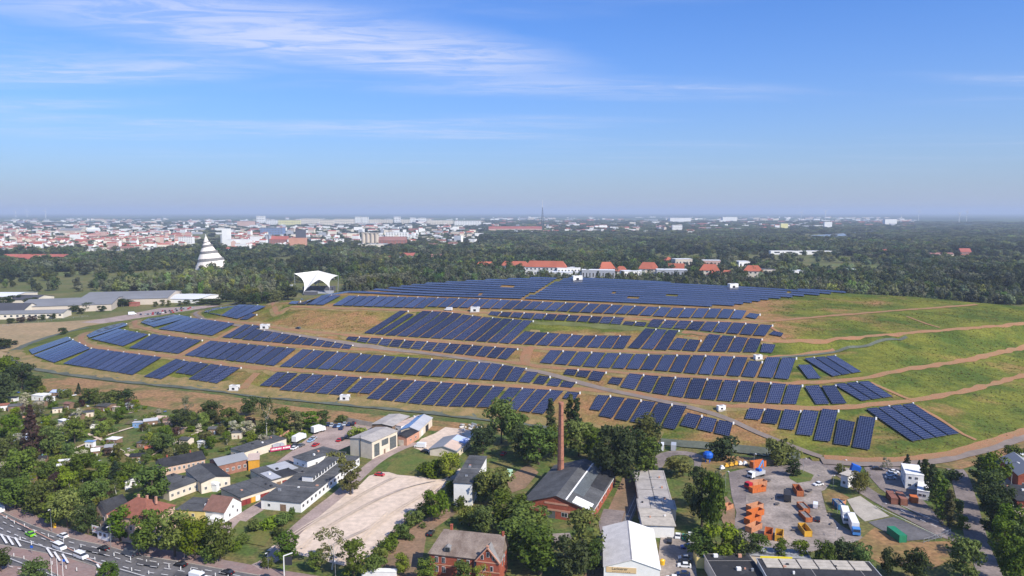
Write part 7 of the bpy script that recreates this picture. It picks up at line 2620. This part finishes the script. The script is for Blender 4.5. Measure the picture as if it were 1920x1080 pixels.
# lattice mast
tb = P(1017, 427)
s = tb.length / FPX
t = thing('radio_mast', 'tall thin lattice radio mast on the horizon', 'mast', (tb.x, tb.y, -.3))
hm_ = ht(1017, 427, 374)
for k in range(4):
    mb = MB()
    a = k * math.pi / 2 + .78
    mb.bar((3.4 * s * math.cos(a), 3.4 * s * math.sin(a), 0), (.35 * s * math.cos(a), .35 * s * math.sin(a), hm_ * .72), 2.0, 0, 1.0)
    mb.build('leg', M['dark'], t)
for e in range(1, 7):
    mb = MB()
    w_ = 3.4 * s * (1 - e / 7.5) * .75
    mb.box(-w_, w_, -w_, w_, hm_ * .72 * e / 7 - 1, hm_ * .72 * e / 7 + 1)
    mb.build('cross_frame', M['dark'], t)
mb = MB()
mb.tube([(.4 * s, hm_ * .7), (.25 * s, hm_)], 8)
mb.build('aerial', M['white'], t)
# wind turbines
for x, yb, yt in ((30, 408, 391), (51, 407, 391), (86, 410, 390), (1502, 414, 393), (1547, 414, 391), (1689, 421, 403), (1722, 414, 390.5), (1798, 419, 395), (1812, 417, 391.5)):
    tb = P(x, yb)
    s = tb.length / FPX
    t = thing('wind_turbine', 'white wind turbine on the hazy horizon', 'wind turbine', (tb.x, tb.y, -.3), 0, 'wind turbines')
    hh = ht(x, yb, yt + 5)
    mb = MB()
    mb.tube([(.42 * s, 0), (.25 * s, hh)], 8)
    mb.build('tower', M['white'], t)
    mb = MB()
    mb.box(-.4 * s, .4 * s, -.8 * s, .6 * s, hh - .3 * s, hh + .4 * s)
    mb.build('nacelle', M['white'], t)
    a0 = rnd.random() * 2
    for k in range(3):
        a = a0 + k * 2.094
        mb = MB()
        mb.bar((0, -.9 * s, hh), (5.2 * s * math.sin(a), -.9 * s, hh + 5.2 * s * math.cos(a)), .28 * s, 0, .1 * s)
        mb.build('blade', M['white'], t)

# ordinary city blocks
rc = random.Random(31)
CG = 'ordinary houses of the far city'
n = 0
tries = 0
while n < 255 and tries < 6000:
    tries += 1
    if rc.random() < .7:
        x = rc.uniform(-10, 905)
        y = rc.choice([rc.uniform(415, 472), rc.uniform(440, 472), rc.uniform(424, 450)])
        if x > 480 and y > 462 or x > 620 and y > 455 and not 755 < x < 860:
            continue
    else:
        x = rc.uniform(905, 1700)
        y = rc.uniform(411, 441)
        if x > 1300 and y > 432 or x > 1480 and y > 427 or 905 < x < 1200 and y > 437:
            continue
    k = (y - 397)
    w = rc.uniform(7, 17) * (.55 + k / 60)
    h = rc.uniform(2.4, 4.4) * (.55 + k / 60)
    if any(x - w / 2 < c1 and x + w / 2 > c0 and abs(y - cy_) < (7 if c1 - c0 > 10 else 4) * (.4 + k / 90) for c0, c1, cy_ in CITY):
        continue
    if 362 < x < 428 and y > 440:
        continue
    n += 1
    red = x < 480 and 440 < y < 470
    wall = rc.choice(['white', 'white', 'cream', 'cream', 'pink', 'beige'] if red else ['white', 'white', 'cream', 'grey', 'white', 'beige', 'white', 'brick'])
    roof = rc.choice(['red', 'red', 'dullred', 'red', 'white'] if red else ['white', 'grey', 'white', 'dullred', 'red', 'grey', 'dark'])
    gab = roof in ('red', 'dullred') and rc.random() < .85
    city('city_house', f'{wall} city house with {roof.replace("dullred", "brown-red")} roof', 'city house', x - w / 2, x + w / 2, y, y - h, wall, roof, 'gable' if gab else 'flat', .42, max(10, w * .4 * P(x, y).length / FPX), nwin=3 if y > 445 and w > 14 else 0, rows=2 if y > 445 and w > 14 else 0, group=CG)

# the mass of smaller houses between them, too far and too many to count
mb = MB()
mlist = [FM['white'], FM['cream'], FM['grey'], FM['pink'], FR['red'], FR['dullred'], FR['grey'], FR['white'], FM['beige']]
n = 0
while n < 1800:
    if rc.random() < .62:
        x = rc.uniform(-30, 905)
        y = 411 + 60 * rc.random() ** 1.15
        if x > 480 and y > 464 or x > 620 and y > 456:
            continue
    else:
        x = rc.uniform(905, 1720)
        y = 408 + 30 * rc.random() ** 1.3
        if x > 1300 and y > 431 or x > 1480 and y > 426 or mnoise.noise((x / 60, y / 6, 3)) < -.35:
            continue
    if 355 < x < 432 and y > 438:
        continue
    n += 1
    c = P(x, y)
    s = c.length / FPX
    L, W = max(9, rc.choice([rc.uniform(3, 8), rc.uniform(8, 17)]) * s * (.7 + (y - 400) / 130)), rc.uniform(10, 16)
    H = rc.uniform(5, 13) if rc.random() < .9 else rc.uniform(14, 24)
    a = .9 * mnoise.noise((x / 70, y / 9, 1)) + rc.uniform(-.05, .05) + (1.57 if rc.random() < .22 else 0)
    red = x < 500 and 438 < y < 470
    wi = rc.choice([0, 0, 1, 1, 3, 8] if red else [0, 0, 1, 2, 0, 8])
    ri = rc.choice([4, 4, 5, 4, 7] if red else [7, 6, 5, 7, 6, 4])
    ca, sa = math.cos(a), math.sin(a)
    q_ = [(c.x + u * L / 2 * ca - v_ * W / 2 * sa, c.y + u * L / 2 * sa + v_ * W / 2 * ca) for u, v_ in ((-1, -1), (1, -1), (1, 1), (-1, 1))]
    mb.hexa([(x_, y_, -.3) for x_, y_ in q_] + [(x_, y_, H) for x_, y_ in q_], wi, False)
    if ri in (4, 5):
        r0 = ((q_[0][0] + q_[3][0]) / 2, (q_[0][1] + q_[3][1]) / 2, H + 4)
        r1 = ((q_[1][0] + q_[2][0]) / 2, (q_[1][1] + q_[2][1]) / 2, H + 4)
        t4 = [(x_, y_, H + .05) for x_, y_ in q_]
        mb.face([t4[0], t4[1], r1, r0], ri)
        mb.face([t4[2], t4[3], r0, r1], ri)
        mb.face([t4[1], t4[2], r1], wi)
        mb.face([t4[3], t4[0], r0], wi)
    else:
        mb.face([(x_, y_, H + .1) for x_, y_ in q_], ri)
so = struct(mb.build('distant_houses', mlist), 'stuff')
so['label'] = 'mass of small pale houses in the hazy distant city'

# ------------------------------------------------------------ woods and park trees too far to count
SRC = []
for i in range(6):
    rs = random.Random(100 + i)
    cs = []
    tall = i in (1, 4)
    for k in range(13):
        a, e = rs.random() * 6.283, rs.random()
        z_ = 2.2 + 6.6 * e
        w = (2.3 if tall else 3.7) * math.sqrt(max(.05, 1 - ((z_ - 5.2) / 5.0) ** 2)) * (.25 + .65 * rs.random())
        cs.append(((w * math.cos(a), w * math.sin(a), z_), (1.0 if tall else 1.45) + .7 * rs.random()))
    cs.append(((0, 0, 4.5), 2.4))
    cv, cf = leafball(rs, cs, 38, .62, .1)
    me = bpy.data.meshes.new('far_tree_form')
    me.from_pydata([tuple(p) for p in cv], [], cf)
    me.materials.append(M['far_leaf2'] if i in (2, 4) else M['far_leaf'])
    SRC.append(bpy.data.objects.new('far_tree_form', me))


def wood_group():
    ng = bpy.data.node_groups.new('woodland', 'GeometryNodeTree')
    ng.interface.new_socket('Geometry', in_out='INPUT', socket_type='NodeSocketGeometry')
    ng.interface.new_socket('Geometry', in_out='OUTPUT', socket_type='NodeSocketGeometry')
    N, Lk = ng.nodes, ng.links
    gi, go = N.new('NodeGroupInput'), N.new('NodeGroupOutput')
    jn = N.new('GeometryNodeJoinGeometry')
    for o in reversed(SRC):
        oi = N.new('GeometryNodeObjectInfo')
        oi.inputs['Object'].default_value = o
        oi.inputs['As Instance'].default_value = True
        Lk.new(oi.outputs['Geometry'], jn.inputs[0])
    ip = N.new('GeometryNodeInstanceOnPoints')
    Lk.new(gi.outputs[0], ip.inputs['Points'])
    Lk.new(jn.outputs[0], ip.inputs['Instance'])
    ip.inputs['Pick Instance'].default_value = True

    def attr(nm, typ):
        a = N.new('GeometryNodeInputNamedAttribute')
        a.data_type = typ
        a.inputs['Name'].default_value = nm
        return a.outputs[0]
    Lk.new(attr('form', 'INT'), ip.inputs['Instance Index'])
    Lk.new(attr('turn', 'FLOAT_VECTOR'), ip.inputs['Rotation'])
    Lk.new(attr('size', 'FLOAT_VECTOR'), ip.inputs['Scale'])
    Lk.new(ip.outputs[0], go.inputs[0])
    return ng


rng = np.random.default_rng(5)
pts, sz, trn, frm = [], [], [], []
D = 640.0
footp = [(p.x, p.y) for p in foot]
while D < 9000:
    step = max(8.5, D * .0085)
    th = -.68
    ys = []
    arc = 1.36 * D
    nn = int(arc / step)
    ang = -.68 + 1.36 * (np.arange(nn) + rng.random(nn) * .9) / nn
    rad = D + (rng.random(nn) - .5) * step * 1.1
    X, Y = rad * np.sin(ang), rad * np.cos(ang)
    ok = ~inside(footp, X, Y)
    dep_ = Y * cp + HC * sp
    px = 960 + FPX * X / dep_
    py = 540 - FPX * (Y * sp - HC * cp) / dep_
    u = rng.random(nn)
    clump = np.array([mnoise.noise((a / 160, b_ / 160, 0)) for a, b_ in zip(X, Y)])
    dens = np.where(py > 478, .97, np.where(py > 440, np.where(px < 480, .13 + .4 * (py > 468), np.where(px < 900, np.where(py > 464, .95, .30), .97)), np.where(py > 424, np.where(px < 900, .22, np.where(px < 1300, .55, .93)), np.where(px < 900, .25, .7))))
    dens = np.where((dens < .9) & (dens > .2), np.clip(dens + clump * 1.1, .04, 1), dens)
    dens = np.where((py > 478) & (clump < -.30), dens * .2, dens)
    dens = np.where((py > 482) & (py < 522) & (px > 430) & (px < 780), dens * np.where(clump > .1, 1.0, .5), dens)
    # left of the hill: fields and the halls
    dens = np.where((py > 572) | ((py > 548) & (px < 330)) | ((py > 560) & (px < 600)), 0.0, dens)
    dens = np.where((py > 590), 0.0, dens)
    stand2 = np.array([mnoise.noise((a / 420, b_ / 700, 7)) for a, b_ in zip(X, Y)])
    dens = np.where((stand2 > .34) & (py > 428), dens * .12, dens)
    # river on the right
    riv = np.abs(py - (441 - (px - 1560) * .075)) < 2.2
    dens = np.where(riv & (px > 1500) & (px < 1830), 0.0, dens)
    for x0, x1, y0, y1 in CLEAR:
        dens = np.where((px > x0) & (px < x1) & (py > y0) & (py < y1), 0.0, dens)
    for pl_ in ([(60, 514), (200, 505), (215, 510), (80, 519)], [(775, 530), (900, 523), (905, 529), (780, 536)], [(1850, 462), (1990, 460), (1990, 464), (1850, 466)], [(258, 523), (300, 516), (330, 520), (270, 529)]):
        dens = np.where(inside(pl_, px, py), 0.0, dens)
    ok &= u < dens
    for x0, x1, cy_ in CITY:
        ok &= ~((px > x0) & (px < x1) & (py > cy_ - .5) & (py < cy_ + 1.6 * (cy_ - 397) / 40))
    for i in np.nonzero(ok)[0]:
        cityz = py[i] < 470 and px[i] < 900
        h_ = rng.choice([rng.uniform(.7, 1.3), rng.uniform(1.1, 1.6), rng.uniform(1.5, 2.2)]) * (.75 if cityz else 1.0)
        w_ = step / 7.6 * rng.choice([rng.uniform(.7, 1.1), rng.uniform(1.1, 1.7)])
        if D > 3000:
            h_ = rng.uniform(1.0, 1.7) * (.7 if cityz else 1.0)
        pts.append((X[i], Y[i], -1.2))
        sz.append((w_, w_ * rng.uniform(.85, 1.15), h_ * (1 if w_ < 1.6 else 1.05)))
        trn.append((0, 0, rng.random() * 6.28))
        g_ = clump[i] * 3 + rng.random() * 1.4
        frm.append(int(rng.integers(0, 6)) if g_ > .9 else int((2, 4, 0)[rng.integers(0, 3)]) if D < 1150 and g_ > -.3 else int((0, 1, 3, 5)[rng.integers(0, 4)]))
    D += step * .82
wm = bpy.data.meshes.new('woodland')
wm.from_pydata(pts, [], [])
for nm, typ, dat in (('size', 'FLOAT_VECTOR', sz), ('turn', 'FLOAT_VECTOR', trn)):
    a = wm.attributes.new(nm, typ, 'POINT')
    a.data.foreach_set('vector', np.array(dat, np.float32).ravel())
a = wm.attributes.new('form', 'INT', 'POINT')
a.data.foreach_set('value', np.array(frm, np.int32))
wo = struct(obj('woodland', wm), 'stuff')
wo['label'] = 'dense dark green woodland and park trees behind the hill'
md = wo.modifiers.new('woodland', 'NODES')
md.node_group = wood_group()
print('far trees', len(pts))
# tussocks of grass on the open slopes of the hill
tsrc = []
for i in range(2):
    rs = random.Random(60 + i)
    cv, cf = leafball(rs, [((rs.gauss(0, .45), rs.gauss(0, .45), .2), .35) for k in range(5)], 9, .26, .3)
    me = bpy.data.meshes.new('tussock_form')
    me.from_pydata([tuple(p) for p in cv], [], cf)
    me.materials.append(M['tuft'])
    tsrc.append(bpy.data.objects.new('tussock_form', me))
SRC[:] = tsrc
tp, ts, tt, tf = [], [], [], []
for i in range(42000):
    X_, Y_ = rng.uniform(-330, 420), rng.uniform(320, 620)
    z_ = float(hz(X_, Y_))
    if z_ < 1.0:
        continue
    a, b_ = pix((X_, Y_, z_))
    if not (a > 1650 or (1440 < a < 1650 and b_ < 640 and b_ > 556) or (490 < a < 700 and 583 < b_ < 622)) or a > 1930:
        continue
    if min(abs(z_ - q) for q in (12, 20, 33.6, 40.6)) < 1.1 or (1700 < a and b_ > 750 and a < 1830 and b_ < 830 and (a - 1716) * .55 + 761 > b_ - 12):
        continue
    if mnoise.noise((X_ / 14, Y_ / 14, 2)) < -.35:
        continue
    k = rng.uniform(.35, 1.0)
    tp.append((X_, Y_, z_))
    ts.append((k, k, k * rng.uniform(.3, .65)))
    tt.append((0, 0, rng.random() * 6.28))
    tf.append(int(rng.integers(0, 2)))
gmh = bpy.data.meshes.new('grass_tussocks')
gmh.from_pydata(tp, [], [])
for nm, dat in (('size', ts), ('turn', tt)):
    a = gmh.attributes.new(nm, 'FLOAT_VECTOR', 'POINT')
    a.data.foreach_set('vector', np.array(dat, np.float32).ravel())
a = gmh.attributes.new('form', 'INT', 'POINT')
a.data.foreach_set('value', np.array(tf, np.int32))
go_ = struct(obj('grass_tussocks', gmh), 'stuff')
go_['label'] = 'yellow-green grass tussocks on the open hill slopes'
md = go_.modifiers.new('grass_tussocks', 'NODES')
md.node_group = wood_group()
print('tussocks', len(tp))
# river and far pale fields
rv = [(1500, 446), (1600, 438.5), (1690, 432), (1780, 425.5), (1850, 421)]
w_ = [P(x, y) for x, y in rv]
ribbon('river', w_, 150, mat('river water', (0.20, 0.22, 0.22), .25, .1, .01), hill=False, world=True)
for pts_ in ([(905, 441), (1010, 440), (1010, 441.5), (905, 442.5)], [(520, 470), (700, 467), (700, 468.5), (520, 471.5)], [(830, 462), (960, 459.5), (960, 461), (830, 463.5)], [(350, 475), (470, 473), (470, 474.5), (350, 476.5)]):
    sheet('railway_embankment', pts_, mat('pale embankment', (0.3, 0.27, 0.2), .9))

# ------------------------------------------------------------ haze: one closed box of even air
hb = MB()
hb.box(-50000, 50000, -2600, 47000, -2.0, 236)
hz_m = bpy.data.materials.new('haze')
hz_m.use_nodes = True
hn = hz_m.node_tree
for n_ in list(hn.nodes):
    hn.nodes.remove(n_)
ho = hn.nodes.new('ShaderNodeOutputMaterial')
hp = hn.nodes.new('ShaderNodeVolumePrincipled')
hp.inputs['Color'].default_value = (0.66, 0.77, 0.93, 1)
hp.inputs['Density'].default_value = 7.6e-5
hp.inputs['Anisotropy'].default_value = 0.0
hn.links.new(hp.outputs[0], ho.inputs['Volume'])
ho_ = struct(hb.build('haze', hz_m), 'stuff')

# ------------------------------------------------------------ labels: things that share one are told apart by their place in their group
for o in list(COL.objects):
    if o.parent is None and 'kind' not in o and o.type in ('MESH', 'EMPTY') and 'label' not in o:
        print('UNLABELLED', o.name)
byl = {}
for o in THINGS:
    byl.setdefault(o['label'], []).append(o)
for l, v in byl.items():
    if len(v) > 1:
        v.sort(key=lambda o: pix(o.location)[0])
        for i, o in enumerate(v):
            o['label'] = f'{l}, {ordn(i)} from left'
